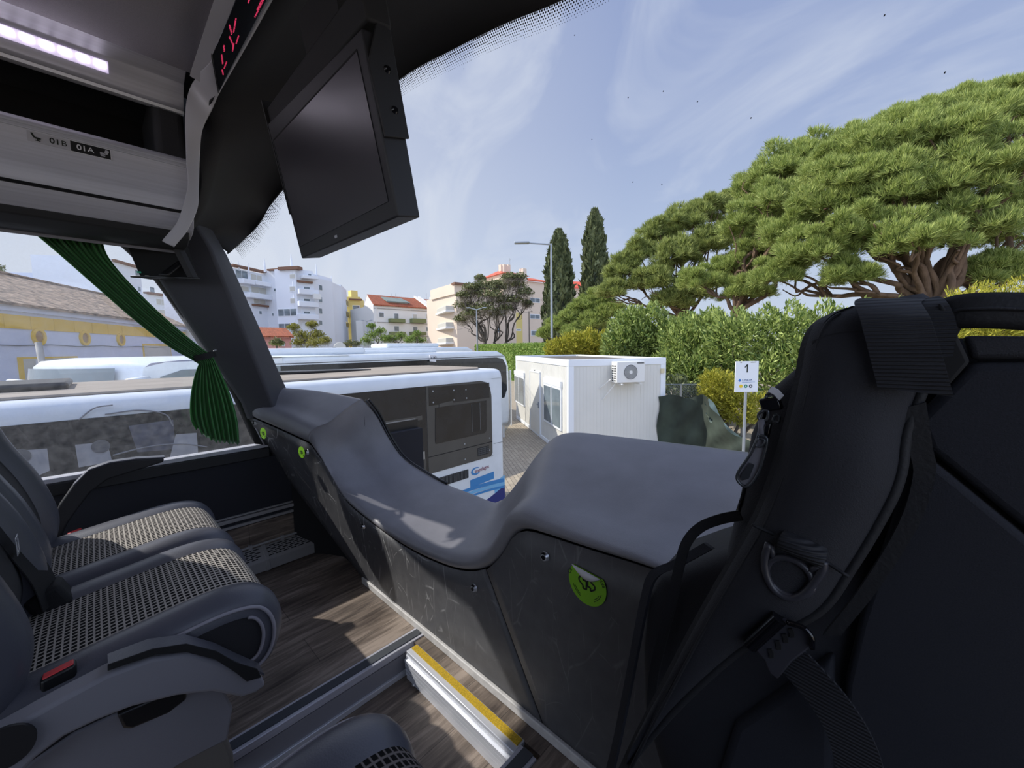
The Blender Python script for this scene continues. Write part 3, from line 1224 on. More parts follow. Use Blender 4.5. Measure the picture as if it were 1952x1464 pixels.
# outer body under the windscreen (front corner), keeps the cabin closed below the glass
rows = []
for f in fe:
    rows.append([f + V(0, .05, -.05), V(f.x, f.y + .08, 1.0)])
struct('wall_front', MB().loft(rows), M['black'], 'front body skin below the windscreen', smooth=True)

# ================================================================= LUGGAGE RACK
rk = thing('luggage_rack', 'aluminium overhead luggage rack along the left side above the window', 'luggage rack', (-1.95, -1, 3.36))
RX0 = -1.85
YF = .285
def ext(prof, y0, y1, name, m, parent, **k):
    return MB().prism([V(x, y0, z) for x, z in prof], (0, y1 - y0, 0)).build(name, m, parent, **k)
# lower body: rounded aluminium front with lip
ext([(-1.855, 3.625), (-1.835, 3.632), (-1.822, 3.620), (-1.820, 3.60), (-1.824, 3.59), (-1.824, 3.50), (-1.828, 3.455), (-1.838, 3.425), (-1.855, 3.400), (-1.880, 3.385), (-1.95, 3.375), (-1.95, 3.40), (-1.88, 3.42), (-1.86, 3.47), (-1.86, 3.60)], YB, YF, 'front_rail', M['alu'], rk, bevel=.002)
ext([(-1.8225, 3.448), (-1.828, 3.440), (-1.834, 3.440), (-1.830, 3.450)], YB, YF - .002, 'groove', M['black'], rk)
ext([(-1.818, 3.612), (-1.818, 3.607), (-1.826, 3.607), (-1.826, 3.612)], YB, YF - .002, 'bright_bead', M['alu_light'], rk)
ext([(-1.818, 3.599), (-1.818, 3.596), (-1.826, 3.596), (-1.826, 3.599)], YB, YF - .002, 'bright_bead', M['alu_light'], rk)
# service duct below, dark
ext([(-1.875, 3.388), (-1.885, 3.366), (-1.93, 3.348), (-2.02, 3.345), (-2.15, 3.372), (-2.20, 3.40), (-2.20, 3.46), (-1.95, 3.46)], YB, YF - .01, 'service_duct', M['plast_dark'], rk, bevel=.004)
ext([(-2.03, 3.336), (-2.13, 3.364), (-2.13, 3.372), (-2.03, 3.350)], YB, YF - .02, 'duct_lip', M['plast'], rk, bevel=.002)
mb = MB()
mb.ribbon([RX(40, 395, -1.94) + V(0, 0, -.02), RX(130, 408, -1.93) + V(0, 0, -.02), RX(200, 412, -1.93) + V(0, 0, -.02)], V(.006, 0, 0), V(0, 0, .005))
mb.build('cable', M['black_gloss'], rk, smooth=True, bevel=.002)
MB().obox(RX(252, 436, -1.99), V(.02, 0, 0), V(0, .035, 0), V(0, 0, .012)).build('reading_light', M['paper'], rk, bevel=.01, seg=3)
MB().obox(RX(157, 424, -1.98), V(.006, 0, 0), V(0, .008, 0), V(0, 0, .005)).build('green_tag', M['green'], rk, bevel=.002)
# rack inside: floor, back, end
ext([(-1.86, 3.60), (-1.86, 3.61), (-2.22, 3.56), (-2.22, 3.55)], YB, YF, 'rack_floor', M['black_matt'], rk)
ext([(-2.22, 3.55), (-2.20, 3.55), (-2.20, 3.86), (-2.22, 3.86)], YB, YF, 'rack_back', M['black_matt'], rk)
MB().box((-2.21, .20, 3.56), (-1.862, YF, 3.86)).build('end_lining', M['seatside'], rk, bevel=.02, seg=3)
# upper rail with LED strip
ext([(-1.90, 3.80), (-1.86, 3.798), (-1.842, 3.808), (-1.835, 3.826), (-1.805, 3.870), (-1.76, 3.885), (-1.72, 3.885), (-1.72, 3.91), (-1.90, 3.91)], YB, YF, 'upper_rail', M['alu'], rk, bevel=.002)
ext([(-1.868, 3.790), (-1.853, 3.790), (-1.850, 3.799), (-1.868, 3.802)], YB, YF, 'rail_lip', M['alu_light'], rk)
MLED = mat('led_diffuser', srgb(235, 230, 245), .4, emis=(.80, .68, 1.0, 1), estr=.55)
MLEDH = mat('led_spot', srgb(255, 250, 255), .4, emis=(.93, .86, 1.0, 1), estr=12)
du = (V(-1.805, 0, 3.870) - V(-1.835, 0, 3.826)).normalized()
nl = V(.05, 0, -.034).normalized()
c0 = V(-1.822, 0, 3.845) + nl * .003
led = MB().obox(c0 + V(0, (YB + .10) / 2, 0), V(0, (.10 - YB) / 2, 0), du * .016, nl * .002).build('light_strip', MLED, rk, bevel=.001)
led['label'] = 'glowing violet-white LED strip'
for k in range(26):
    y = .082 - k * .036
    MB().obox(c0 + V(0, y, 0) + nl * .003 + du * .003, V(0, .011, 0), du * .008, nl * .0015).build('led', MLEDH, led, bevel=.0008)
# seat number plates
def plate(px0, py0, px1, py1, m, name):
    a = RX(px0, py0, -1.8225)
    b = RX(px1, py1, -1.8225)
    return a, b
pa, pb, pc = RX(52, 262, -1.8225), RX(135, 282, -1.8225), RX(212, 300, -1.8225)
hz = .0295
z_top = 3.5935
y0, y1, y2 = pa.y, pb.y, pc.y
p1 = MB().box((-1.8235, y0, z_top - hz), (-1.8222, y1, z_top)).build('number_plate', M['silver'], rk)
p1['label'] = 'pale seat number plate reading 01B'
p2 = MB().box((-1.8235, y1, z_top - hz), (-1.8222, y2, z_top)).build('number_plate', M['black'], rk)
p2['label'] = 'dark seat number plate reading 01A'
ht_ = .0215
yb = y0 + (y1 - y0) * .50
text('01', ht_, M['ink'], V(-1.8217, yb, z_top - hz * .72), (0, 1, 0), (0, 0, 1), p1, depth=.0002, bold=.0004)
text('B', ht_, M['ink'], V(-1.8217, yb + ht_ * 1.05, z_top - hz * .72), (0, 1, 0), (0, 0, 1), p1, depth=.0002)
yb = y1 + (y2 - y1) * .14
text('01', ht_, M['paper'], V(-1.8217, yb, z_top - hz * .72), (0, 1, 0), (0, 0, 1), p2, depth=.0002, bold=.0004)
text('A', ht_, M['paper'], V(-1.8217, yb + ht_ * 1.05, z_top - hz * .72), (0, 1, 0), (0, 0, 1), p2, depth=.0002)
def seaticon(yc, zc, m, parent, flip=1, solid=False):
    mb = MB()
    s = .010
    def bar(a, b, w):
        A_ = V(-1.8217, yc + flip * a[0] * s, zc + a[1] * s)
        B_ = V(-1.8217, yc + flip * b[0] * s, zc + b[1] * s)
        d = (B_ - A_).normalized()
        sd = V(1, 0, 0).cross(d) * w * s
        mb.prism([A_ - sd, B_ - sd, B_ + sd, A_ + sd], (.0004, 0, 0))
    bar((-1, 1), (-.5, -.2), .22 if not solid else .42)
    bar((-.5, -.2), (.7, -.3), .25 if not solid else .35)
    bar((.1, -.3), (.1, -.8), .12)
    bar((-.4, -.9), (.6, -.9), .12)
    mb.build('seat_symbol', m, parent)
seaticon(y0 + (y1 - y0) * .22, z_top - hz * .5, M['ink'], p1)
seaticon(y1 + (y2 - y1) * .80, z_top - hz * .48, M['silver'], p2, -1, True)
MB().box((-1.8233, y2 - .001, z_top - hz - .001), (-1.8219, y2 + .0005, z_top + .001)).box((-1.8233, y1, z_top - hz - .0015), (-1.8219, y2, z_top - hz)).box((-1.8233, y1, z_top), (-1.8219, y2, z_top + .0012)).build('plate_border', M['paper'], p2)

# ---- light grey end bracket running up into the display frame
po = [RZ(540, -40, 3.845), RZ(517, 0, 3.84), RZ(466, 92, 3.835), RZ(420, 172, 3.82), RX(405, 205, -1.745), RX(386, 246, -1.775), RX(381, 300, -1.80), RX(379, 360, -1.805), RX(377, 395, -1.81), RX(358, 437, -1.82), RX(332, 469, -1.83)]
pi_ = [RZ(503, -40, 3.845), RZ(453, -4, 3.84), RZ(430, 55, 3.84), RZ(405, 112, 3.83), RX(368, 155, -1.76), RX(354, 205, -1.785), RX(355, 300, -1.80), RX(358, 350, -1.805), RX(349, 391, -1.81), RX(336, 425, -1.82), RX(309, 458, -1.83)]
a, b = cr(po, 5), cr(pi_, 5)
rows = []
for i, (p, q) in enumerate(zip(a, b)):
    tt = i / (len(a) - 1)
    up = V(-.3, .5, .8).normalized() * .02 if tt < .35 else V(-1, .1, 0).normalized() * .02
    rows.append([p, p.lerp(q, .5) + V(.003, -.004, -.002), q, q + up, p + up])
eb = thing('rack_end_bracket', 'pale grey moulded bracket closing the rack end and framing the display', 'bracket', (-1.85, .32, 3.4))
MB().loft(rows, close=True).build('bracket_moulding', M['silver'], eb, bevel=.004, seg=3)
MB().disc(RX(401, 157, -1.735) + V(.002, -.004, -.006), (1, -.5, -.6), .006, .004, 16).build('screw', M['black'], eb)
struct('trim_8', MB().ribbon([V(-1.72, .32, 3.862), V(-1.3, .325, 3.885), V(-.6, .33, 3.91), V(RIGHTX, .33, 3.885)], V(0, .03, -.008), V(0, .002, .01)), M['silver'], 'pale strip across the front edge of the ceiling')

# ---- LED destination display
dp = thing('led_display', 'black LED display with blurred red digits set across the ceiling front', 'display', (-1.4, .34, 3.83))
q0, q1, q2, q3 = RZ(449, -2, 3.826), RZ(404, 106, 3.818), RZ(417, 176, 3.806), RZ(511, -1, 3.826)
q4 = q3 + (q3 - q2) * 1.2
q5 = q0 + (q3 - q2) * 1.2
MB().prism([q5, q0, q1, q2, q3, q4], V(-.004, .008, .02)).build('display_case', M['black_gloss'], dp, bevel=.002)
MB().obox(RZ(410, 142, 3.812), (q2 - q1) * .5, (q3 - q2).normalized() * .004, V(0, 0, .004)).build('display_lip', M['black'], dp)
MRED = mat('red_dots', srgb(150, 20, 40), .5, emis=(1, .06, .18, 1), estr=.55)
ex = (q3 - q2).normalized()
nd = (q2 - q1).cross(ex).normalized()
if nd.z > 0:
    nd = -nd
ey = ex.cross(nd)
strokes = [((487, 34), (507, -3)), ((500, 4), (491, 22)), ((476, 4), (474, 10)), ((450, 40), (446, 62)), ((438, 52), (442, 66)), ((438, 72), (445, 86)), ((455, 70), (451, 82)), ((446, 84), (444, 95)), ((427, 88), (428, 96)), ((423, 104), (425, 118)), ((432, 116), (428, 126)), ((424, 130), (426, 137))]
for s_, e_ in strokes:
    mbd = MB()
    a_, b_ = RZ(s_[0], s_[1], 3.817), RZ(e_[0], e_[1], 3.817)
    n_ = max(3, int((b_ - a_).length / .0045))
    for k in range(n_ + 1):
        for w in (-1, 0):
            c = a_.lerp(b_, k / n_) + ex * (w * .0045 + RNG.uniform(-.0008, .0008))
            c = c - nd * ((c - q2).dot(nd)) + nd * .0008
            mbd.disc(c, nd, .0015, .0006, 6)
    mbd.build('lit_segment', MRED, dp)

# ================================================================= TV MONITOR
tv = thing('ceiling_monitor', 'black flat monitor hanging tilted from the windscreen header', 'monitor', RY(667, 455, .5))
BL, BR, TL = RY(575, 493, .50), RY(758, 413, .50), RY(510, 236, .425)
_n = (BR - BL).cross(TL - BL)
_d = ray(689, 52)
TR = EYE + _d * ((BL - EYE).dot(_n) / _d.dot(_n))
exv = (BR - BL).normalized()
eyv = (TL - BL)
eyv = (eyv - exv * eyv.dot(exv)).normalized()
ezn = exv.cross(eyv).normalized()  # towards viewer?
if ezn.y > 0:
    ezn = -ezn
D_ = .062
MB().prism([BL, BR, TR, TL], -ezn * D_).build('case', mat('monitor_case', srgb(34, 34, 38), .5), tv, bevel=.004, seg=3)
s0 = [RY(573, 470, .50), RY(743, 388, .50)]
def onp(px, py):
    d = ray(px, py)
    t = (BL - EYE).dot(ezn) / d.dot(ezn)
    return EYE + d * t
MSCR = mat('screen', srgb(40, 37, 44), .32, spec=.8)
sc = [onp(573, 470), onp(741, 384), onp(681, 96), onp(522, 268)]
MB().prism([p + ezn * .0005 for p in sc], ezn * .0012).build('screen', MSCR, tv)
MB().ribbon([sc[3] + ezn * .001, sc[2] + ezn * .001], (sc[3] - sc[0]).normalized() * .002, ezn * .001).ribbon([sc[3] + ezn * .001, sc[0] + ezn * .001], (sc[2] - sc[3]).normalized() * .0015, ezn * .001).build('screen_gap', M['black_matt'], tv)
g0 = onp(641, 451)
badge = MB().obox(g0 + ezn * .001, exv * .0075, eyv * .0035, ezn * .0008).build('badge', M['silver'], tv)
# right-hand hanging bracket plate with bolts
pl = [RY(0, 0, .5)] * 0
bx = BR + exv * .003
def onside(px, py):
    d = ray(px, py)
    t = (bx - EYE).dot(exv) / d.dot(exv)
    return EYE + d * t
br = [onside(732, 262), onside(778, 266), onside(752, 120), onside(742, 60), onside(716, 40), onside(700, 120)]
MB().prism(br, exv * .006).build('hanger_plate', M['plast_dark'], tv, bevel=.0015)
for px, py in ((750, 212), (736, 135)):
    c = onside(px, py) + exv * .006
    MB().disc(c, exv, .0085, .005, 20, r2=.005).build('bolt', M['black_gloss'], tv, smooth=True, auto=30)
# left hanger and top hinge bar up to the header
MB().prism([BL + eyv * .14 - exv * .004, BL + eyv * .14 - exv * .004 - ezn * .05, BL + eyv * .47 - exv * .004 - ezn * .05, BL + eyv * .47 - exv * .004], -exv * .006).build('hanger_plate', M['plast_dark'], tv)
MB().obox(TL.lerp(TR, .5) + eyv * .03 - ezn * .04, exv * ((TR - TL).length * .5 + .01), eyv * .035, ezn * .03).build('hinge_bar', M['header'], tv, bevel=.006)
MB().obox(TL.lerp(TR, .62) + eyv * .10 - ezn * .05, exv * .10, eyv * .08, ezn * .015).build('mounting_foot', M['header'], tv)

# ================================================================= BLIND / SPEAKER BOX by the pillar
bb = thing('corner_box', 'glossy black corner box with curved drum hanging under the rack end', 'box', RX(320, 525, -2.1))
c = [RX(236, 455, -2.12), RX(268, 530, -2.12), RX(362, 530, -2.02), RX(338, 455, -2.02)]
MB().prism(c, V(-.02, .03, .0)).build('back_plate', M['black_matt'], bb, bevel=.002)
MB().ribbon([RX(262, 527, -2.10), RX(368, 531, -2.0)], V(.02, .02, 0), V(0, 0, .004)).build('lower_lip', M['black'], bb, bevel=.002)
MB().ribbon([RX(337, 468, -2.0), RX(368, 530, -2.0)], V(.006, .008, 0), V(.004, -.01, 0)).build('side_lip', M['plast_dark'], bb, bevel=.002)
rows = []
for k in range(9):
    th = radians(95 - k * 11)
    rows.append([RX(352 - sin(th) * (52 - j * 7), 525 - cos(th) * (-2) - sin(th + .9) * 0 - (1 - abs(sin(th))) * 38 * (1 - j * .1), -2.03 + j * .006) for j in range(4)])
MB().loft(rows).build('drum', M['black'], bb, smooth=True, thick=.004)
MB().obox(RX(265, 519, -2.10), V(.003, 0, 0), V(0, .006, 0), V(0, 0, .003)).build('green_clip', mat('clip_green', srgb(40, 190, 150), .5), bb)

# ================================================================= CURTAIN
lc = cr([RX(38, 424, -2.12), RX(100, 475, -2.12), RX(180, 545, -2.12), RX(250, 606, -2.12), RX(320, 660, -2.12), RX(373, 690, -2.12)], 8)
rc = cr([RX(190, 440, -2.12), RX(206, 490, -2.12), RX(262, 555, -2.12), RX(322, 612, -2.12), RX(380, 660, -2.12), RX(408, 680, -2.12)], 8)
lt_ = cr([RX(378, 694, -2.12), RX(368, 722, -2.12), RX(361, 760, -2.12), RX(362, 794, -2.12), RX(372, 812, -2.12)], 6)
rt_ = cr([RX(409, 686, -2.12), RX(424, 715, -2.12), RX(440, 750, -2.12), RX(452, 790, -2.12), RX(455, 822, -2.12)], 6)
lc, rc = lc[:-1] + lt_, rc[:-1] + rt_
nr = len(lc)
ncol = 121
rows = []
for i, (a, b) in enumerate(zip(lc, rc)):
    t = i / (nr - 1)
    w = (b - a).length
    tail = max(0, (i - 40) / (nr - 41))
    r = []
    for j in range(ncol):
        s = j / (ncol - 1)
        npl = 10
        ph = s * npl * 2 * pi + .6 * sin(3 * s + 2 * t)
        amp = min(.02, .003 + w * .10)
        ss = s + .012 * sin(ph * 2 + 1)
        p = a.lerp(b, ss)
        x = amp * (sin(ph) + .35 * sin(ph * .37 + 4 * t))
        sag = V(0, 0, 0)
        if tail > 0:
            edge = .5 + .5 * sin(ph + .4)
            sag = V(0, 0, -.012 * tail * edge - .05 * tail ** 3 * (.25 + .75 * min(1, s * 2.6)) * (1 if s > .12 else .35))
        r.append(p + V(x, 0, 0) + sag)
    rows.append(r)
ct = thing('window_curtain', 'dark green pleated curtain gathered at the left side window', 'curtain', RX(410, 820, -2.12))
MB().loft(rows).build('pleated_cloth', M['curtain'], ct, smooth=True, thick=.0015)
mid = [RX(371, 684, -2.10), RX(390, 684, -2.088), RX(411, 674, -2.10)]
band = []
for k in range(17):
    th = 2 * pi * k / 16
    c_ = (mid[0] + mid[2]) / 2
    hv = (mid[2] - mid[0]) / 2
    band.append(c_ + hv * cos(th) * 1.08 + V(.03 * sin(th) - .02, 0, 0))
MB().ribbon(band, V(0, -.004, .012), V(.001, 0, 0)).build('tie_band', M['belt'], ct, smooth=True, auto=40)
MB().tube([RX(405, 672, -2.11), RX(410, 667, -2.13), RX(415, 668, -2.17)], .003, 6).build('tie_hook', M['chrome'], ct, smooth=True)
# ================================================================= SEATS
def prof_normals(P):
    out = []
    for i in range(len(P)):
        a = P[max(0, i - 1)]
        b = P[min(len(P) - 1, i + 1)]
        ty, tz = b[0] - a[0], b[1] - a[1]
        l = sqrt(ty * ty + tz * tz)
        out.append((-tz / l, ty / l))
    return out


def cr2(P, n):
    return [(p.x, p.y) for p in cr([V(a, b, 0) for a, b in P], n)]


def seat_skin(P, us, offs, name, m, parent, x0=0, uv=True, sgn=1, **k):
    NN = prof_normals(P)
    rows, uvs = [], []
    s = 0
    for i, (p, n) in enumerate(zip(P, NN)):
        if i:
            s += sqrt((p[0] - P[i - 1][0]) ** 2 + (p[1] - P[i - 1][1]) ** 2)
        r, ur = [], []
        for u, o in zip(us, offs):
            r.append(V(x0 + u, p[0] + n[0] * o * sgn, p[1] + n[1] * o * sgn))
            ur.append((u, s))
        rows.append(r)
        uvs.append(ur)
    return MB().loft(rows, uv=uvs).build(name, m, parent, smooth=True, **k)


CUSH = cr2([(-.32, .44), (-.15, .452), (0, .470), (.12, .484), (.19, .482), (.238, .464), (.266, .425), (.274, .375), (.262, .325), (.235, .292), (.19, .275)], 4)
BACK = cr2([(-.16, .42), (-.135, .50), (-.135, .57), (-.165, .68), (-.215, .80), (-.255, .95), (-.29, 1.12), (-.31, 1.19), (-.36, 1.22), (-.41, 1.18)], 4)
SW = .45


def make_seat(label, knit, arm='aisle', group=None):
    """seat standing at its origin: x 0..SW, platform z 0"""
    t = thing('coach_chair', label, 'seat', (0, 0, 0), group)
    bu = [0, .004, .016, .036, .060, .082, .096]
    bo = [-.045, -.020, -.004, .006, .008, .003, -.004]
    cu_ = seat_skin(CUSH, bu, bo, 'cushion_bolster', M['leather'], t)
    seat_skin(CUSH, [SW - u for u in bu][::-1], bo[::-1], 'cushion_bolster', M['leather'], t)
    iu = [.094 + (SW - .188) * k / 12 for k in range(13)]
    io = [-.004 - .004 * sin(pi * k / 12) * 0 + .003 * sin(pi * k / 12) for k in range(13)]
    seat_skin(CUSH, iu, io, 'cushion_cloth', knit, t)
    NN = prof_normals(CUSH)
    for x in (-.001, SW + .001):
        off = -.022
        MB().tube([V(x, p[0] + n[0] * off, p[1] + n[1] * off) for p, n in zip(CUSH, NN)], .0042, 8).build('piping', M['pipe'], t, smooth=True)
        # side panel
        pts = [V(x * 0 + (.004 if x < .1 else SW - .004), p[0] + n[0] * -.03, p[1] + n[1] * -.03) for p, n in zip(CUSH, NN)]
        pts.append(V(pts[0].x, -.32, .30))
        MB().prism(pts, (.012 if x < .1 else -.012, 0, 0)).build('cushion_side', M['seatside'], t)
        MB().tube([V(x, p[0] + n[0] * -.045, p[1] + n[1] * -.045) for p, n in list(zip(CUSH, NN))[18:]], .004, 6).build('side_piping', M['pipe'], t, smooth=True)
    MB().box((.03, -.30, .26), (SW - .03, .20, .40)).build('cushion_pan', M['plast_dark'], t, bevel=.02)
    # backrest
    bo2 = [-.05, -.02, .0, .014, .016, .004, -.022]
    bu2 = [0, .004, .014, .034, .060, .085, .100]
    seat_skin(BACK, bu2, bo2, 'back_bolster', M['leather'], t, sgn=-1)
    seat_skin(BACK, [SW - u for u in bu2][::-1], bo2[::-1], 'back_bolster', M['leather'], t, sgn=-1)
    iu = [.098 + (SW - .196) * k / 8 for k in range(9)]
    seat_skin(BACK, iu, [-.022] * 9, 'back_cloth', knit, t, sgn=-1)
    NB = prof_normals(BACK)
    for x in (0, SW):
        MB().tube([V(x, p[0] - n[0] * -.03, p[1] - n[1] * -.03) for p, n in zip(BACK, NB)], .004, 8).build('back_piping', M['pipe'], t, smooth=True)
    rows = []
    for p in BACK:
        rows.append([V(.003, p[0] - .02, p[1]), V(.003, -.42 - (p[1] - .4) * .12, p[1]), V(SW - .003, -.42 - (p[1] - .4) * .12, p[1]), V(SW - .003, p[0] - .02, p[1])])
    MB().loft(rows[:-6], close=True).build('back_shell', M['seatside'], t)
    MB().box((.10, -.22, .0), (SW - .10, .10, .27)).build('pedestal', M['pedestal'], t, bevel=.02)
    return t


s1 = make_seat('window seat in grey knit cloth below the left side window', M['knit'], group=None)
s1.location = (-1.965, 0, PLAT)
s2 = dup(s1, (-1.505, 0, PLAT), 0, 'aisle seat of the left pair, in grey knit cloth with light piping')
s3 = make_seat('dark knit seat at the bottom edge of the photo, right of the aisle', M['knit2'])
s3.location = (-.60, .03, PLAT)
s4 = dup(s3, (-.13, .03, PLAT), 0, 'window seat on the right under the black backpack')
for s in (s1, s2, s3, s4):
    s['group'] = 'front row bus seats'


def armrest(px, x, w, label_parent, body, pad, name='armrest'):
    org = label_parent.location
    def loc(p):
        return p - org
    mb = MB().prism([loc(RX(a, b, x)) for a, b in body], (w, 0, 0))
    return mb


def part_at(parent, mbw, name, m, **k):
    """build from world-space vertices as child of a thing moved to its location"""
    org = parent.location.copy()
    mbw.v = [v - org for v in mbw.v]
    return mbw.build(name, m, parent, **k)


# aisle armrest of the left pair
body = [(-60, 1400), (0, 1370), (100, 1315), (202, 1262), (285, 1233), (355, 1224), (413, 1242), (455, 1262), (492, 1276), (496, 1287), (478, 1300), (450, 1308), (396, 1296), (330, 1303), (248, 1322), (186, 1345), (124, 1374), (74, 1411), (33, 1452), (0, 1490), (-60, 1540)]
o = part_at(s2, MB().prism([RX(a, b, -1.035) for a, b in body], (.045, 0, 0)), 'armrest', M['plast'], bevel=.007, seg=3)
pad = [(205, 1278), (250, 1262), (300, 1246), (355, 1242), (410, 1256), (450, 1282), (470, 1298), (498, 1290), (490, 1274), (450, 1262), (412, 1240), (355, 1226), (290, 1236), (205, 1266)]
part_at(s2, MB().prism([RX(a, b, -.985) for a, b in pad], (.003, 0, 0)), 'armrest_pad', M['black_matt'], bevel=.001)
top = [(206, 1263), (285, 1233), (355, 1223), (413, 1239), (455, 1259), (498, 1277)]
part_at(s2, MB().ribbon([RX(a, b, -1.012) + V(0, 0, .002) for a, b in top], V(.022, 0, 0), V(0, 0, .003)), 'armrest_top', M['leather'], smooth=True, auto=40)
c = RX(8, 1424, -.988)
part_at(s2, MB().disc(c, (1, 0, 0), .034, .006, 28), 'pivot_cap', M['plast_dark'], smooth=True, auto=30)
# side shell and recliner handle below the armrest
shell = [(-40, 1520), (60, 1440), (140, 1385), (250, 1335), (350, 1308), (420, 1300), (440, 1340), (430, 1400), (350, 1440), (250, 1500), (150, 1560)]
part_at(s2, MB().prism([RX(a, b, -1.075) for a, b in shell], (.02, 0, 0)), 'side_shell', M['plast'], bevel=.004)
hd_ = [(222, 1352), (268, 1332), (330, 1304), (352, 1300), (354, 1324), (320, 1350), (248, 1380), (234, 1378)]
part_at(s2, MB().prism([RX(a, b, -1.045) for a, b in hd_], (.018, 0, 0)), 'recliner_handle', M['black'], bevel=.005, seg=3)
# pale pedestal under the pair
part_at(s2, MB().prism([RX(a, b, -1.13) for a, b in [(150, 1420), (300, 1345), (396, 1320), (420, 1370), (446, 1440), (450, 1500), (150, 1560)]], (-.35, 0, 0)), 'pair_pedestal', M['pedestal'], bevel=.01)

# wall armrest
body = [(95, 1050), (98, 1000), (112, 965), (140, 925), (170, 897), (210, 883), (260, 876), (313, 873), (312, 881), (264, 896), (206, 914), (173, 938), (148, 971), (128, 1000), (115, 1030), (108, 1052)]
part_at(s1, MB().prism([RX(a, b, -2.06) for a, b in body], (-.045, 0, 0)), 'armrest', M['plast_dark'], bevel=.006, seg=3)
top = [(140, 926), (170, 896), (210, 882), (260, 875), (314, 872)]
part_at(s1, MB().ribbon([RX(a, b, -2.083) + V(0, 0, .003) for a, b in top], V(.02, 0, 0), V(0, 0, .003)), 'armrest_top', M['leather'], smooth=True, auto=40)


def buckle(parent, p, s=1):
    o = part_at(parent, MB().obox(p, V(.012, 0, 0), V(0, .028 * s, .004), V(0, 0, .018)), 'buckle', M['black'], bevel=.005, seg=3)
    part_at(parent, MB().obox(p + V(0, 0, .0175), V(.0085, 0, 0), V(0, .024 * s, .0034), V(0, 0, .003)), 'buckle_button', M['red'], bevel=.002)


buckle(s2, RX(112, 1282, -1.08) + V(0, 0, -.012), .8)
buckle(s1, RX(142, 1013, -2.02) + V(0, 0, -.018), .7)

# lap belt lying against the backrest between the two left seats
bl = thing('seat_belt', 'black seat belt with metal tongue hanging between the two left seats', 'seat belt', RX(100, 1150, -1.50))
cpts = [RX(-60, 930, -1.42), RX(-10, 985, -1.42), RX(40, 1048, -1.42), RX(80, 1100, -1.42), RX(100, 1150, -1.42)]
cpts = cr(cpts, 5)
MB().ribbon(cpts, V(.036, -.012, 0), V(.0, .0008, .001)).build('webbing', M['belt'], bl, smooth=True, auto=40)
MB().obox(RX(95, 1140, -1.44), V(.035, 0, 0), V(0, .03, .012), V(0, -.012, .03)).build('stalk_cover', M['belt'], bl, bevel=.01)
tc_ = RX(33, 1037, -1.38)
MB().obox(tc_ + V(0, 0, .014), V(.020, 0, 0), V(0, .001, 0), V(0, 0, .005)).obox(tc_ + V(-.013, 0, -.004), V(.0045, 0, 0), V(0, .001, 0), V(0, 0, .018)).obox(tc_ + V(.013, 0, -.004), V(.0045, 0, 0), V(0, .001, 0), V(0, 0, .018)).obox(tc_ + V(0, 0, -.019), V(.017, 0, 0), V(0, .001, 0), V(0, 0, .004)).build('tongue', M['chrome'], bl, bevel=.001)
# ================================================================= BACKPACK
bp_ = thing('backpack', 'large black backpack standing on the front right seat, straps facing the camera', 'backpack', (.05, .52, 2.395))


def ryl(L_):
    return [RY(a, b, y) for a, b, y in L_]


M['pack_plastic'] = mat('pack_plastic', srgb(56, 56, 62), .35)
# main body
BODY = [(2.392, -.17, .33, .455, .60), (2.40, -.20, .35, .45, .63), (2.46, -.222, .36, .448, .645), (2.55, -.226, .365, .448, .65), (2.62, -.222, .365, .45, .65), (2.655, -.205, .365, .452, .645), (2.685, -.165, .365, .453, .64), (2.71, -.128, .365, .455, .635), (2.78, -.116, .36, .458, .63), (2.85, -.108, .355, .462, .62), (2.90, -.092, .345, .466, .61), (2.935, -.06, .33, .47, .59), (2.952, -.02, .31, .48, .57)]
rows = []
for z, xl, xr, yf, yb in BODY:
    r = []
    n = 40
    for k in range(n):
        th = 2 * pi * k / n
        c, s = cos(th), sin(th)
        e = .35
        cx, sx_ = abs(c) ** e * (1 if c > 0 else -1), abs(s) ** e * (1 if s > 0 else -1)
        r.append(V((xl + xr) / 2 + (xr - xl) / 2 * cx, (yf + yb) / 2 + (yb - yf) / 2 * sx_, z))
    rows.append(r)
mb = MB().loft(rows, close=True)
mb.f.append(tuple(range(40)))
mb.f.append(tuple(range(len(mb.v) - 40, len(mb.v))))
mb.build('main_body', M['pack'], bp_, smooth=True)
# padded back panel with seams
P = [(1742, 660), (2080, 655), (2120, 1600), (1440, 1600), (1560, 1260), (1640, 1080), (1722, 900), (1745, 780)]
# raised panels
MB().prism([RY(a, b, .444) for a, b in [(1838, 640), (2100, 642), (2100, 684), (1852, 686)]], (0, .02, 0)).build('top_panel', M['pack'], bp_, bevel=.004, seg=3)
MB().prism([RY(a, b, .443) for a, b in [(1852, 692), (2100, 690), (2100, 1130), (1952, 1008), (1768, 858), (1745, 800)]], (0, .02, 0)).build('back_panel', M['pack_mesh'], bp_, bevel=.006, seg=3)
MB().prism([RY(a, b, .440) for a, b in [(1742, 850), (1764, 868), (1948, 1018), (2110, 1150), (2110, 1600), (1600, 1600), (1612, 1300), (1640, 1180), (1700, 1000)]], (0, .022, 0)).build('lumbar_panel', M['pack_mesh'], bp_, bevel=.008, seg=3)
MB().prism([RY(a, b, .441) for a, b in [(1400, 1380), (1590, 1250), (1592, 1600), (1330, 1600)]], (0, .022, 0)).build('lower_panel', M['pack_mesh'], bp_, bevel=.008, seg=3)
